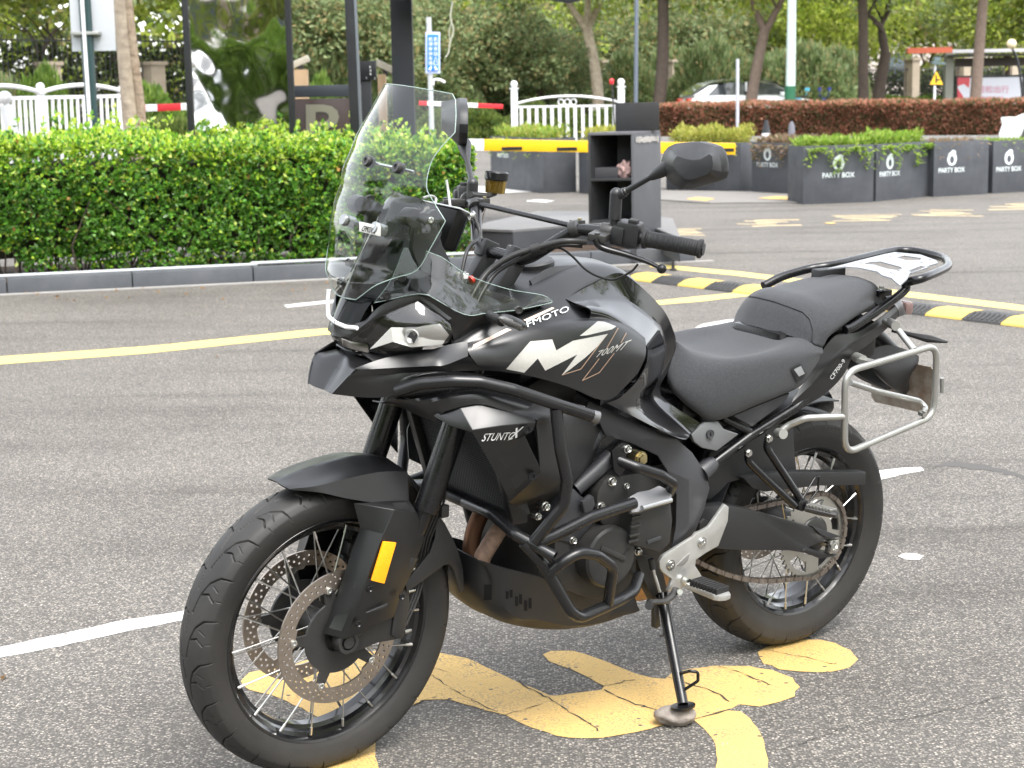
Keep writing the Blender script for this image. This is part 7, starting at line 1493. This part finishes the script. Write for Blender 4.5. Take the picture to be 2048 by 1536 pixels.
# ------------------------------------------------------------------ display cabinet on a low stage
CY = 14.9; xa = Wd(1177, 400, CY).x; xb = Wd(1268, 400, CY).x; z1 = Wd(1220, 270, CY).z; z0 = Wd(1220, 446, CY).z
T = empty('display_cabinet', (xb, CY, z0), .0, 'black open shelf cabinet with an upright board on its top', 'cabinet'); BW = mat('black_plywood', (.010, .010, .011), .55, var=(3, .5, (.02, .021, .023)), bump=(90, .2, .001)); BG = mat('slate_grey_panel', (.05, .053, .06), .55, var=(5, .5, (.07, .073, .08)), bump=(120, .3, .001))
w_ = xb-xa; h_ = z1-z0; dpt = .55; sidex = Wd(1322, 400, CY+.42).x-xb
Rc = Matrix.Rotation(.0, 3, 'Z'); d_vec = Vector((sidex, .42, 0)); t_ = .02
def cabp(name, pts, m_, th): bm = fill_loops([[Vector(p) for p in pts]], th); return finish(bm, name, m_, T, 30, .001)
cabp('side_panel', [(0, 0, .02-z0), (d_vec.x, d_vec.y, .02-z0), (d_vec.x, d_vec.y, h_), (0, 0, h_)], BG, (-t_, 0, 0))
cabp('side_panel', [(-w_, 0, 0), (-w_+d_vec.x, d_vec.y, 0), (-w_+d_vec.x, d_vec.y, h_), (-w_, 0, h_)], BW, (t_, 0, 0))
cabp('back_panel', [(-w_+d_vec.x, d_vec.y-.01, 0), (d_vec.x-.02, d_vec.y-.01, 0), (d_vec.x-.02, d_vec.y-.01, h_), (-w_+d_vec.x, d_vec.y-.01, h_)], BW, (0, -.01, 0))
for k, zf in enumerate((0.0, Wd(1220, 362, CY).z-z0, h_)): cabp('shelf', [(-w_+.005, .003, zf), (-.005, .003, zf), (d_vec.x-.008, d_vec.y-.004, zf), (-w_+d_vec.x+.008, d_vec.y-.004, zf)], BW if k < 2 else mat('grey_top', (.10, .10, .11), .6), (0, 0, .022))
zu = Wd(1278, 205, CY+.3).z-z0; xq0 = Wd(1231, 240, CY+.3).x-xb; xq1 = Wd(1318, 240, CY+.3).x-xb; bm = bmesh.new(); box(bm, ((xq0+xq1)/2, .30, (h_+.023+zu)/2), (xq1-xq0, .05, zu-h_-.023)); finish(bm, 'upright_board', BW, T, 30, .003)
bm = bmesh.new(); rr = random.Random(3)
for k in range(26): p = Vector((0, 0, 0)).lerp(d_vec, .08+.84*k/26); box(bm, p+Vector((.004, -.002, h_-.045+rr.gauss(0, .004))), (.004, .016, .035+rr.random()*.02), Matrix.Rotation(0, 3, 'Z'))
finish(bm, 'chalk_writing', mat('chalk_white', (.6, .58, .56), .8), T)
zs = Wd(1220, 362, CY).z+.02; px_ = Wd(1212, 350, CY+.12)
o = box_obj('cardboard_box', (px_.x, CY+.14, zs+.045), (.20, .15, .085), mat('dark_carton', (.03, .03, .035), .6), None, bevel=.003); tag(o, 'small dark carton standing on the cabinet shelf', 'box')
bm = bmesh.new(); bmesh.ops.create_icosphere(bm, subdivisions=4, radius=1)
for v in bm.verts: p = v.co.copy(); p *= 1+noise.noise(p*2.2)*.55+noise.noise(p*5)*.2; v.co = Vector((p.x*.06, p.y*.05, p.z*.07))
o = finish(bm, 'soft_toy', mat('pink_grey_plush', (.42, .28, .26), .9, var=(40, .5, (.22, .15, .14)), bump=(120, .8, .004)), None, 60); p = Wd(1250, 345, CY+.1); o.location = (p.x, CY+.10, zs+.062); tag(o, 'crumpled pinkish plush toy lying at right on the cabinet shelf', 'soft toy')
# stage
hz = .27; stp = [G(950, 470, hz), G(1010, 437, hz), G(1240, 420, hz), G(1420, 436, hz), G(1398, 486, hz), G(1150, 505, hz), G(985, 492, hz)]
stp = [G(942, 457, hz), G(975, 444, hz), G(1075, 422, hz), G(1240, 424, hz), G(1345, 436, hz), G(1362, 476, hz), G(1300, 452, hz), G(1180, 447, hz), G(1025, 460, hz)]
c = sum(stp, Vector())/len(stp); c.z = 0; STG = mat('grey_stage_board', (.13, .13, .135), .7, var=(2, .5, (.17, .17, .17)), bump=(60, .4, .002))
T = empty('stage', c, 0, 'low angular grey stage carrying the display cabinet', 'stage'); bm = fill_loops([[p-c for p in stp]], (0, 0, -.02)); finish(bm, 'stage_top', STG, T, 30)
bm = bmesh.new(); L_ = [(p-c)*.992 for p in stp]; 
for a, b_ in zip(L_, L_[1:]+L_[:1]): 
    a = Vector((a.x, a.y, hz-.022)); b_ = Vector((b_.x, b_.y, hz-.022)); vs = [bm.verts.new(v) for v in (a, b_, b_-Vector((0, 0, .17)), a-Vector((0, 0, .17)))]; bm.faces.new(vs)
finish(bm, 'stage_skirt', BG, T)
for p in (stp[5], stp[0], stp[7].lerp(stp[5], .5), stp[4]):
    q_ = (p-c)*.93; bm = bmesh.new(); lathe(bm, [(0, .03), (.01, .03), (.02, .012), (.09, .010)], Vector((q_.x, q_.y, 0)), (0, 0, 1), 14); finish(bm, 'levelling_foot', K_ENG, T)
# ------------------------------------------------------------------ planter boxes with a printed emblem
PLM = mat('weathered_black_planter', (.038, .041, .048), .6, var=(4, .6, (.075, .08, .09)), bump=(40, .4, .002), rv=(6, .45, .7)); LOGO = mat('pale_print', (.66, .72, .72), .5)
def plant_top(seed, L_, n, cols, h_, size, droop=0.):
    r = np.random.default_rng(seed); x = (r.random(n)-.5)*L_; y = (r.random(n)-.5)*.42; env = h_*(.55+.6*np.array([noise.noise(Vector((a*5+seed, b*4, 0)))+.5 for a, b in zip(x, y)]))
    z = r.random(n)*np.maximum(env, .02); dr = r.random(n) < droop; y = np.where(dr, -.27-.03*r.random(n), y); z = np.where(dr, -r.random(n)**1.5*.30*(np.abs(np.sin(x*7+seed))**2), z)
    D = r.normal(size=(n, 3))*.6+np.array([0, -.2, .8]); D = np.where(dr[:, None], D*np.array([1, 1, -.4])+np.array([0, -.5, 0]), D)
    return leaves_mesh('plants', np.stack([x, y, z], 1), D, size*(.6+.8*r.random(n)), pick(r, n, cols), .35, r)
def emblem_mesh():
    """drop shaped ring"""
    o_ = []; i_ = []
    for k in range(40):
        a = 2*math.pi*k/40; r = .075*(1+.0*math.cos(a)); x = r*math.sin(a); z = -r*math.cos(a)
        if a > math.pi*.9 and a < math.pi*1.0: pass
        o_.append((x, z*1.12+(.0 if z < .03 else (z-.03)*.6)))
        i_.append((.042*math.sin(a)*.85, -.048*math.cos(a)))
    o_ = [(x+(.020 if z > .085 else 0), z) for x, z in o_]
    return o_, i_
EO, EI = emblem_mesh()
def planter(i, l_top, l_bot, r_bot, r_top, emb, label, plants=None, side=None, txt='PARTY BOX', logo=True):
    """front face traced by its ground edge and height; box stands 0.5 m deep"""
    a = G(*l_bot); b_ = G(*r_bot); h_ = ((Wd(l_top[0], l_top[1], a.y).z+Wd(r_top[0], r_top[1], b_.y).z)/2); u = (b_-a); L_ = u.length; u.normalize(); n_ = Vector((-u.y, u.x, 0))
    T = empty('planter', (a+b_)/2, math.atan2(u.y, u.x), label, 'planter', 'black planter boxes along the lane')
    hl = L_/2-.004; dp = .5
    for nm, c_, s_ in (('front_panel', (0, .01, h_/2), (hl*2, .02, h_)), ('back_panel', (0, dp-.01, h_/2), (hl*2, .02, h_)), ('end_panel', (-hl+.01, dp/2, h_/2), (.02, dp-.042, h_)), ('end_panel', (hl-.01, dp/2, h_/2), (.02, dp-.042, h_))): box_obj(nm, c_, s_, PLM, T, bevel=.002)
    box_obj('soil', (0, dp/2, h_-.06), (hl*2-.05, dp-.05, .08), SOIL, T, bevel=None)
    if logo:
        ex = ((G(emb[0], l_bot[1])-a).dot(u))-L_/2; ez = Wd(emb[0], emb[1], a.lerp(b_, .5).y).z; ex = max(-hl*.5, min(hl*.5, ex))
        bm = fill_loops([[(ex+x, -.002, ez+.02+z) for x, z in EO], [(ex+x, -.002, ez+.01+z) for x, z in EI]], (0, -.001, 0)); finish(bm, 'drop_emblem', LOGO, T)
        if txt: w2 = .21; text_quad('lettering', txt, [Vector((ex-w2, -.002, ez-.15)), Vector((ex+w2, -.002, ez-.15)), Vector((ex+w2, -.002, ez-.088)), Vector((ex-w2, -.002, ez-.088))], LOGO, T, th=.001, bold=.015)
    if plants:
        me = plant_top(i, L_*.95, *plants); o = link('plants', me, None, T); o.location = (0, dp/2, h_-.02); tag(o, kind='stuff')
    return T
GRN = [(.22, .36, .04), (.30, .44, .06), (.15, .26, .03), (.38, .48, .10)]; YLW = [(.42, .42, .08), (.50, .48, .12), (.30, .34, .06)]; DRY = [(.28, .19, .12), (.22, .16, .10), (.16, .15, .06), (.34, .24, .16)]
planter(1, (982, 271), (982, 375), (1088, 387), (1088, 278), (1022, 296), 'black planter with yellow green plants left of the cabinet, behind the yellow boom', (1800, YLW+GRN, .16, .07, .12))
planter(2, (1158, 276), (1158, 386), (1232, 392), (1232, 276), (0, 0), 'black planter with yellowish plants half hidden behind the cabinet', (1200, YLW, .14, .07, .1), logo=False)
planter(3, (1332, 285), (1332, 380), (1482, 384), (1482, 285), (0, 0), 'black planter with bright yellow plants behind the left mirror', (3200, YLW, .22, .06, .1), logo=False)
planter(4, (1503, 284), (1503, 386), (1608, 392), (1608, 288), (1563, 312), 'black planter with dry brown plants, emblem at its centre', (1500, DRY, .07, .07, .16))
planter(5, (1606, 293), (1606, 409), (1747, 404), (1748, 288), (1694, 330), 'black planter nearest the camera with green shoots trailing over its corner', (1700, GRN, .08, .07, .14))
planter(6, (1751, 287), (1751, 403), (1858, 393), (1858, 284), (1806, 326), 'black planter with the thickest bright green plants on top', (2000, GRN, .13, .07, .12))
planter(7, (1866, 283), (1866, 394), (1976, 388), (1976, 281), (1931, 320), 'black planter with bare rim, second from the right edge', (250, DRY, .03, .05, .1))
planter(8, (1984, 281), (1984, 387), (2110, 380), (2110, 279), (2040, 318), 'black planter cut off by the right edge of the view', (250, GRN, .03, .05, .1))
bm = bmesh.new(); r_ = random.Random(2)
# raised shoots
for px, py, hh in ((1442, 250, .28), (1640, 285, .1)):
    pass
bm.free()
# low kerb island and wire mesh between planters
bm = fill_loops([[G(x, y, .02) for x, y in ((1310, 398), (1420, 405), (1600, 404), (1640, 390), (1600, 384), (1310, 380))]], (0, 0, -.02)); tag(finish(bm, 'lane_island', mat('lane_paving', (.20, .19, .175), .85, var=(3, .5, (.16, .15, .14)))), kind='structure')
bm = fill_loops([[G(x, y, .006) for x, y in ((700, 378), (960, 372), (1130, 376), (1100, 382), (960, 388), (700, 392))]]); tag(finish(bm, 'white_ground_panel', WHT), kind='structure')
a = G(1088, 352); b_ = G(1162, 352); T = empty('wire_mesh', (a+b_)/2, 0, 'thin diamond wire mesh panel between two black planters', 'mesh'); O_ = T.location; bm = bmesh.new(); L_ = (b_-a).length; H_ = .55
for k in range(-14, 26):
    for sg in (1, -1):
        x0_ = -L_/2+k*.04; p = []
        for t in np.linspace(0, 1, 5):
            x = x0_+(t if sg > 0 else 1-t)*H_
            if -L_/2 <= x <= L_/2: p.append(Vector((x, 0, t*H_)))
        if len(p) > 1: sweep(bm, [p[0], p[-1]], .003, 4, cap=False)
tag(finish(bm, 'mesh_wires', K_SILV, T), kind='stuff')
tube('mesh_frame', [Vector((-L_/2, 0, 0)), Vector((-L_/2, 0, H_)), Vector((L_/2, 0, H_)), Vector((L_/2, 0, 0))], .008, BLK, T, fr=0)
# ground markings out there
for i, (x, y, w_, h_) in enumerate(((1120, 322, 60, 3), (1110, 340, 70, 3), (1400, 398, 60, 4), (1560, 396, 90, 4), (1080, 402, 60, 3), (1660, 446, 20, 2))):
    gmark('faded_lane_marking', [(x-w_/2, y), (x-w_*.1, y-h_), (x+w_/2, y-h_*.3), (x+w_*.2, y+h_)], YEL if i not in (4,) else WHT, z=.024 if i in (2, 3) else .006, rough=.02, seed=70+i)
# cone and bollard
cpn = Wd(1532, 275, 30); cpn.z = 0; T = empty('traffic_cone', cpn, 0, 'black and white striped cone behind the planter with dry plants', 'cone'); ht = Wd(1532, 240, 30).z
bm = bmesh.new(); lathe(bm, [(0, .16), (ht*.75, .07)], (0, 0, 0), (0, 0, 1), 18); finish(bm, 'cone_body', WHITEP, T); bm = bmesh.new(); lathe(bm, [(ht*.75, .071), (ht, .03)], (0, 0, 0), (0, 0, 1), 18); lathe(bm, [(ht*.35, .125), (ht*.5, .105)], (0, 0, 0), (0, 0, 1), 18); finish(bm, 'cone_bands', BLK, T)
cpn = Wd(1583, 275, 31); cpn.z = 0; o = lathe_obj('bollard', [(0, .06), (Wd(1583, 252, 31).z, .055), (Wd(1583, 243, 31).z, .02)], (0, 0, 0), (0, 0, 1), mat('grey_bollard', (.12, .12, .14), .5), None, 18); o.location = cpn; tag(o, 'slim grey bollard in front of the red hedge', 'bollard')
# ------------------------------------------------------------------ rubber speed hump
HA = G(1236, 551); HBv = G(2140, 658); hd_ = (HBv-HA); hl_ = hd_.length; hd_.normalize(); T = empty('speed_hump', HA, math.atan2(hd_.y, hd_.x), 'rubber speed hump of alternating yellow and black blocks', 'speed hump')
RBK = mat('hump_black_rubber', (.035, .035, .037), .75, var=(12, .5, (.06, .06, .06)), bump=(50, .6, .003)); RBY = mat('hump_yellow', (.62, .44, .09), .6, var=(9, .5, (.5, .36, .10)), bump=(60, .5, .003))
nseg = int(hl_/.30); mes = [None, None]
for k in range(nseg):
    j = k % 2
    if mes[j] is None:
        bm = bmesh.new(); prof = [(-.16, 0), (-.155, .012), (-.09, .038), (-.05, .045), (.05, .045), (.09, .038), (.155, .012), (.16, 0)]
        v0 = [bm.verts.new((.003, y, z_)) for y, z_ in prof]; v1 = [bm.verts.new((.297, y, z_)) for y, z_ in prof]
        for a in range(len(prof)-1): bm.faces.new((v0[a], v0[a+1], v1[a+1], v1[a]))
        bm.faces.new(v0); bm.faces.new(v1)
        if j == 0:
            for a in range(7): box(bm, (.035+a*.038, -.11, .034), (.016, .08, .006), Matrix.Rotation(.42, 3, 'X'))
        o = finish(bm, 'hump_block', RBK if j == 0 else RBY, T, 25); mes[j] = o.data
    else: o = bpy.data.objects.new('hump_block', mes[j]); COL.objects.link(o); o.parent = T
    o.location = (k*.30, 0, .002)
    bm = None
bm = bmesh.new()
for k in range(nseg): lathe(bm, [(0, .012), (.003, .012)], (k*.30+.15, 0, .046), (0, 0, 1), 10)
tag(finish(bm, 'hump_bolts', BLK, T), kind='stuff')
# ------------------------------------------------------------------ vehicles
CW = mat('white_car_paint', (.78, .80, .80), .15, coat=.5); CG = mat('car_glass', (.03, .035, .04), .05, spec=.9); CT = mat('car_tyre', (.02, .02, .02), .7); CL = mat('tail_lamp_red', (.55, .05, .03), .2)
def car(loc, rz, label, s=1., paint=None):
    T = empty('car', loc, rz, label, 'car'); paint = paint or CW
    prof = [(-2.1, .35), (-2.15, .55), (-2.1, .85), (-1.95, .98), (-1.2, 1.02), (.75, .98), (1.7, .82), (2.05, .66), (2.12, .45), (2.05, .28), (1.75, .25), (1.65, .55), (1.25, .62), (.95, .50), (.90, .25), (-.95, .25), (-1.05, .52), (-1.35, .62), (-1.7, .52), (-1.8, .28)]
    bm = fill_loops([[(x, -.86, z_) for x, z_ in prof]], (0, 1.72, 0)); bmesh.ops.dissolve_limit(bm, angle_limit=.01, verts=bm.verts, edges=bm.edges); finish(bm, 'body', paint, T, 30, .05)
    rows = [[(-2.05, y_, .98), (-1.55, y_*.86, 1.34), (-.9, y_*.80, 1.47), (0, y_*.80, 1.48), (.5, y_*.82, 1.38), (1.25, y_*.92, .97)] for y_ in (-.80, -.4, 0, .4, .80)]
    bm = grid_bm(gridsurf(rows, 4, 2)); g_ = finish(bm, 'roof', paint, T, 60)
    for s_ in (-1, 1):
        pts = [(-1.55, 1.02), (-1.25, 1.28), (-.9, 1.38), (0, 1.40), (.45, 1.30), (1.05, 1.0)]
        lp_ = [Vector((x, s_*(.84-.16*(z_-1.0)/.4), z_)) for x, z_ in pts]; bm = fill_loops([lp_], (0, s_*.01, 0)); finish(bm, 'side_window', CG, T)
        box_obj('window_pillar', (-.35, s_*.79, 1.2), (.06, .03, .38), paint, T, bevel=None)
        lo = [Vector((x, s_*(.865-.17*(z_-1.0)/.4), z_)) for x, z_ in ((-2.0, 1.0), (-1.5, 1.30), (-1.2, 1.33), (-1.58, 1.0))]; bm = fill_loops([lo], (0, -s_*.06, 0)); finish(bm, 'rear_quarter', paint, T)
        for x in (-1.38, 1.3):
            bm = bmesh.new(); lathe(bm, [(-.1, .31), (.1, .32)], (x, s_*.80, .32), (0, 1, 0), 26); w_ = finish(bm, 'wheel', CT, T); bm = bmesh.new(); lathe(bm, [(0, .2), (.012, .19), (.01, .05)], (x, s_*.90, .32), (0, s_, 0), 20); finish(bm, 'hub_cap', K_SILV, w_)
        box_obj('tail_lamp', (-2.08, s_*.62, .86), (.16, .36, .14), CL, T, bevel=.02); box_obj('head_lamp', (2.0, s_*.62, .70), (.18, .34, .12), K_CHROME, T, bevel=.02)
        box_obj('door_mirror', (.75, s_*.95, 1.02), (.16, .16, .12), paint, T, bevel=.02)
    bm = grid_bm(gridsurf([[(-2.02, y_, 1.03), (-1.62, y_*.9, 1.33)] for y_ in (-.7, 0, .7)], 2, 2)); o = finish(bm, 'rear_window', CG, T)
    for v in o.data.vertices: v.co.x -= .03
    bm = grid_bm(gridsurf([[(.58, y_*.9, 1.36), (1.22, y_, 1.0)] for y_ in (-.72, 0, .72)], 2, 2)); o = finish(bm, 'windscreen', CG, T)
    for v in o.data.vertices: v.co.z += .03
    return T
cx = Wd(1450, 200, 60); car((cx.x+.3, 56, .10), math.radians(8), 'white hatchback parked between the trees behind the red hedge')
cx = Wd(2095, 250, 32); car((cx.x+1.75, 33, 0), math.radians(150), 'white car just entering at the right edge of the view')
# scooters behind hedge
def scooter(px, Y, rz, colr, label):
    b_ = Wd(px, 200, Y); T = empty('scooter', (b_.x, Y, 0), rz, label, 'scooter'); m_ = mat('scooter_'+label.split()[0], colr, .3)
    for x in (-.5, .55): lathe_obj('wheel', [(-.05, .19), (-.04, .22), (.04, .22), (.05, .19)], (x, 0, .22), (0, 1, 0), CT, T, 20)
    panel('body', [[(-.75, 0, .72), (-.3, 0, .78), (0, 0, .5), (.25, 0, .32), (.42, 0, .7), (.40, 0, 1.0)], [(-.7, .14, .6), (-.3, .16, .62), (0, .16, .35), (.25, .16, .3), (.45, .16, .6), (.42, .12, .98)], [(-.6, .12, .35), (-.3, .14, .3), (0, .15, .26), (.25, .14, .26), (.5, .10, .4), (.46, .08, .8)]], m_, T, nu=4, nv=3, mirror=True)
    panel('seat', [[(-.8, 0, .82), (-.45, 0, .84), (-.1, 0, .76)], [(-.78, .12, .76), (-.45, .14, .78), (-.1, .12, .70)]], K_RUB, T, nu=4, nv=3, mirror=True)
    bm = bmesh.new(); sweep(bm, [Vector((.38, -.32, 1.05)), Vector((.44, 0, 1.0)), Vector((.38, .32, 1.05))], .02, 10); finish(bm, 'handlebar', K_FRAME, T); 
    for s_ in (-1, 1): bm = bmesh.new(); sweep(bm, [Vector((.42, s_*.25, 1.04)), Vector((.42, s_*.3, 1.2))], .008, 6); box(bm, (.42, s_*.3, 1.25), (.03, .14, .09)); finish(bm, 'mirror', m_, T)
scooter(1622, 52, .3, (.03, .05, .28), 'blue scooter parked behind the red hedge right of lamp column'); scooter(1588, 53, 1.2, (.12, .45, .60), 'turquoise scooter half hidden behind the red hedge')
# ------------------------------------------------------------------ bus shelter, warning sign, lamps
BY = 55; o0 = Wd(1885, 205, BY); T = empty('bus_shelter', (o0.x, BY, 0), 0, 'bus shelter with red roof edge and a white poster panel', 'bus shelter'); O_ = T.location
def bx_px(name, x0_, y0_, x1_, y1_, Y, dp_, m_, par): 
    a = Wd(x0_, y0_, Y)-O_; b_ = Wd(x1_, y1_, Y)-O_; return box_obj(name, ((a.x+b_.x)/2, Y-O_.y+dp_/2, (a.z+b_.z)/2), (abs(b_.x-a.x), dp_, abs(b_.z-a.z)), m_, par, bevel=None)
bx_px('red_roof_edge', 1816, 107, 1905, 94, BY-1.0, .25, mat('orange_red_panel', (.55, .12, .06), .4), T); bx_px('roof_front', 1905, 106, 2130, 95, BY-1.0, .15, mat('pale_metal_fascia', (.55, .52, .56), .4), T)
bx_px('roof', 1906, 112, 2130, 105, BY-.8, 2.4, mat('roof_underside', (.06, .05, .05), .6), T); bx_px('back_panel_dark', 1910, 134, 2130, 113, BY+.9, .05, mat('brown_panel', (.09, .07, .07), .5), T)
bx_px('pillar', 1890, 212, 1908, 106, BY, .3, mat('grey_olive_pillar', (.22, .22, .19), .5), T); bx_px('poster_frame', 1911, 212, 2060, 149, BY+.1, .12, BLK, T)
PW = mat('poster_white', (.62, .62, .70), .3); bx_px('poster', 1915, 210, 2045, 154, BY+.085, .012, PW, T)
a = [Wd(x, y, BY+.078)-O_ for x, y in ((1915, 210), (1932, 210), (1926, 192), (1915, 176))]; bm = fill_loops([a], (0, .004, 0)); finish(bm, 'poster_red_corner', mat('poster_red', (.55, .06, .08), .3), T)
a = [Wd(x, y, BY+.078)-O_ for x, y in ((1915, 172), (1915, 155), (1940, 155), (1938, 176), (1928, 168))]; bm = fill_loops([a], (0, .004, 0)); finish(bm, 'poster_red_flower', MATS['poster_red'], T)
PK = mat('poster_pink_text', (.60, .28, .36), .4)
text_quad('poster_lettering', '轻松出行', [Wd(x, y, BY+.07)-O_ for x, y in ((1955, 186), (2018, 186), (2018, 171), (1955, 171))], PK, T, th=.002, bold=.01)
text_quad('poster_small_lettering', '美好生活', [Wd(x, y, BY+.07)-O_ for x, y in ((1958, 198), (2008, 198), (2008, 192), (1958, 192))], PK, T, th=.002)
wy = 47; b_ = Wd(1869, 200, wy); T = empty('warning_sign', (b_.x, wy, 0), 0, 'yellow triangular junction warning sign on a white pole', 'sign'); O_ = T.location
tube('pole', [Vector((0, .03, 0)), Vector((.01, .03, Wd(1872, 115, wy).z))], .03, WHITEP, T)
a = [Wd(x, y, wy)-O_ for x, y in ((1857, 171), (1889, 171), (1873, 138))]; bm = fill_loops([a], (0, .02, 0)); finish(bm, 'sign_rim', BLK, T)
a = [Wd(x, y, wy-.01)-O_ for x, y in ((1860, 169), (1886, 169), (1873, 142))]; bm = fill_loops([a], (0, .008, 0)); finish(bm, 'yellow_triangle', mat('warning_yellow', (.80, .48, .02), .4), T)
a = [Wd(x, y, wy-.02)-O_ for x, y in ((1871, 166), (1874, 166), (1874, 161), (1880, 161), (1880, 158), (1874, 158), (1874, 150), (1871, 150))]; bm = fill_loops([a], (0, .008, 0)); finish(bm, 'junction_symbol', BLK, T)
bm = bmesh.new(); box(bm, Wd(1876, 126, wy)-O_, (.34, .2, .06), Matrix.Rotation(.1, 3, 'Y')); box(bm, Wd(1874, 118, wy)-O_, (.16, .16, .10)); finish(bm, 'solar_unit', mat('dark_teal', (.10, .14, .15), .4), T)
ly = 52; b_ = Wd(1580, 200, ly); T = empty('street_lamp', (b_.x, ly, 0), 0, 'tall pale tapered lamp column with a dark green foot', 'street lamp')
tube('column', [Vector((0, 0, 0)), Vector((.08, 0, 8))], [.15, .10], mat('pale_green_column', (.52, .60, .58), .4), T, fr=0, n=18); lathe_obj('green_foot', [(-.01, .165), (Wd(1580, 172, ly).z, .160)], (0, 0, 0), (0, 0, 1), mat('bottle_green', (.02, .12, .06), .5), T, 18)
tube('lamp_arm', [Vector((.08, 0, 7.9)), Vector((.3, -.6, 8.2)), Vector((.5, -1.6, 8.3))], .05, MATS['pale_green_column'], T); box_obj('lamp_head', (.52, -1.9, 8.28), (.25, .7, .1), MATS['pale_green_column'], T, bevel=.02)
ly = 40; b_ = Wd(1270, 200, ly); T = empty('pole', (b_.x, ly, 0), 0, 'thin dark grey pole rising behind the display cabinet board', 'pole'); tube('shaft', [Vector((0, 0, 0)), Vector((.09, 0, 6))], .045, mat('slate_pole', (.10, .12, .15), .5), T, n=14); tube('cap', [Vector((.09, 0, 6)), Vector((.09, 0, 6.05))], .06, MATS['slate_pole'], T)
ly = 44; b_ = Wd(1475, 200, ly); o = tube('slim_post', [Vector((0, 0, 0)), Vector((0, 0, Wd(1475, 118, ly).z))], .04, mat('grey_slim_post', (.42, .43, .47), .5), None, n=12); o.location = (b_.x, ly, 0); tag(o, 'slim grey post in front of the white hatchback', 'post')
b_ = Wd(1222, 200, 44); T = empty('marker', (b_.x, 44, 0), 0, 'dark leaning stick with a red tip beside the railing', 'marker'); tube('stick', [Vector((.1, 0, 0)), Vector((.03, 0, 1.5))], .02, BLK, T, n=8); lathe_obj('red_tip', [(0, .05), (.08, .06), (.13, .03)], (.02, 0, 1.5), (0, 0, 1), RED, T, 12)
b_ = Wd(2023, 200, 46); T = empty('globe_lamp', (b_.x, 46, 0), 0, 'cream globe lamp on a curved dark stalk by the bus shelter', 'lamp'); 
tube('stalk', [Vector((.35, 0, 0)), Vector((.25, 0, 1.2)), Vector((.12, 0, 1.9)), Wd(2025, 98, 46)-T.location], .03, BLK, T, smoothcr=4); bm = bmesh.new(); bmesh.ops.create_uvsphere(bm, u_segments=20, v_segments=12, radius=.125, matrix=Matrix.Translation(Wd(2023, 88, 46)-T.location)); finish(bm, 'globe', mat('cream_globe', (.66, .55, .36), .3), T, 60)
# ------------------------------------------------------------------ what stands behind the photographer (seen in the reflections)
car((-4.9, 6.6, 0), math.radians(72), 'white car parked out of view at left, seen in the mirror panel')
for k in range(5): shrub(0, -3, 3, 2.2, SHR_L, 'bright green shrub out of view behind the photographer, '+['leftmost', 'second from left', 'middle', 'second from right', 'rightmost'][k]+' of its row', 'shrubs behind the photographer').location = (-11+k*2.2, -4, 0)
for i, (x, y, cm, cz) in enumerate(((-9, -14, 0, 1.5), (-4, -17, 1, 1.8), (2, -16, 2, 1.6), (8, -13, 0, 1.6), (-14, -8, 1, 1.6), (13, -6, 2, 1.5), (15, 4, 0, 1.5), (-15, 3, 2, 1.5), (11, -1, 1, 1.5))):  # unseen trees, added and enlarged to darken reflections in the gloss tank
    tree('tree', Vector((x, y, 0)), h=2.2, r0=.14, lean=(0, 0), crown=CR[cm], cz=cz, label='added leafy tree out of view behind the photographer, '+['far left rear', 'left rear', 'straight behind', 'right rear', 'left side rear', 'right side rear', 'right side ahead', 'left side ahead', 'right side level'][i], group='added trees behind the photographer', seed=80+i, rot=i, sc=1.5)
bb = empty('building', (0, -32, 0), 0, 'pinkish building behind the photographer', 'building'); box_obj('wall', (0, 0, 4.5), (60, 6, 5), mat('pink_stone', (.42, .30, .27), .6, var=(1.2, .5, (.32, .24, .22))), bb, bevel=None)
for k in range(14): o = bpy.data.objects.new('window', wme); COL.objects.link(o); o.parent = bb; o.location = (-26+k*4, 3.03, 3); o.rotation_euler = (0, 0, math.pi)
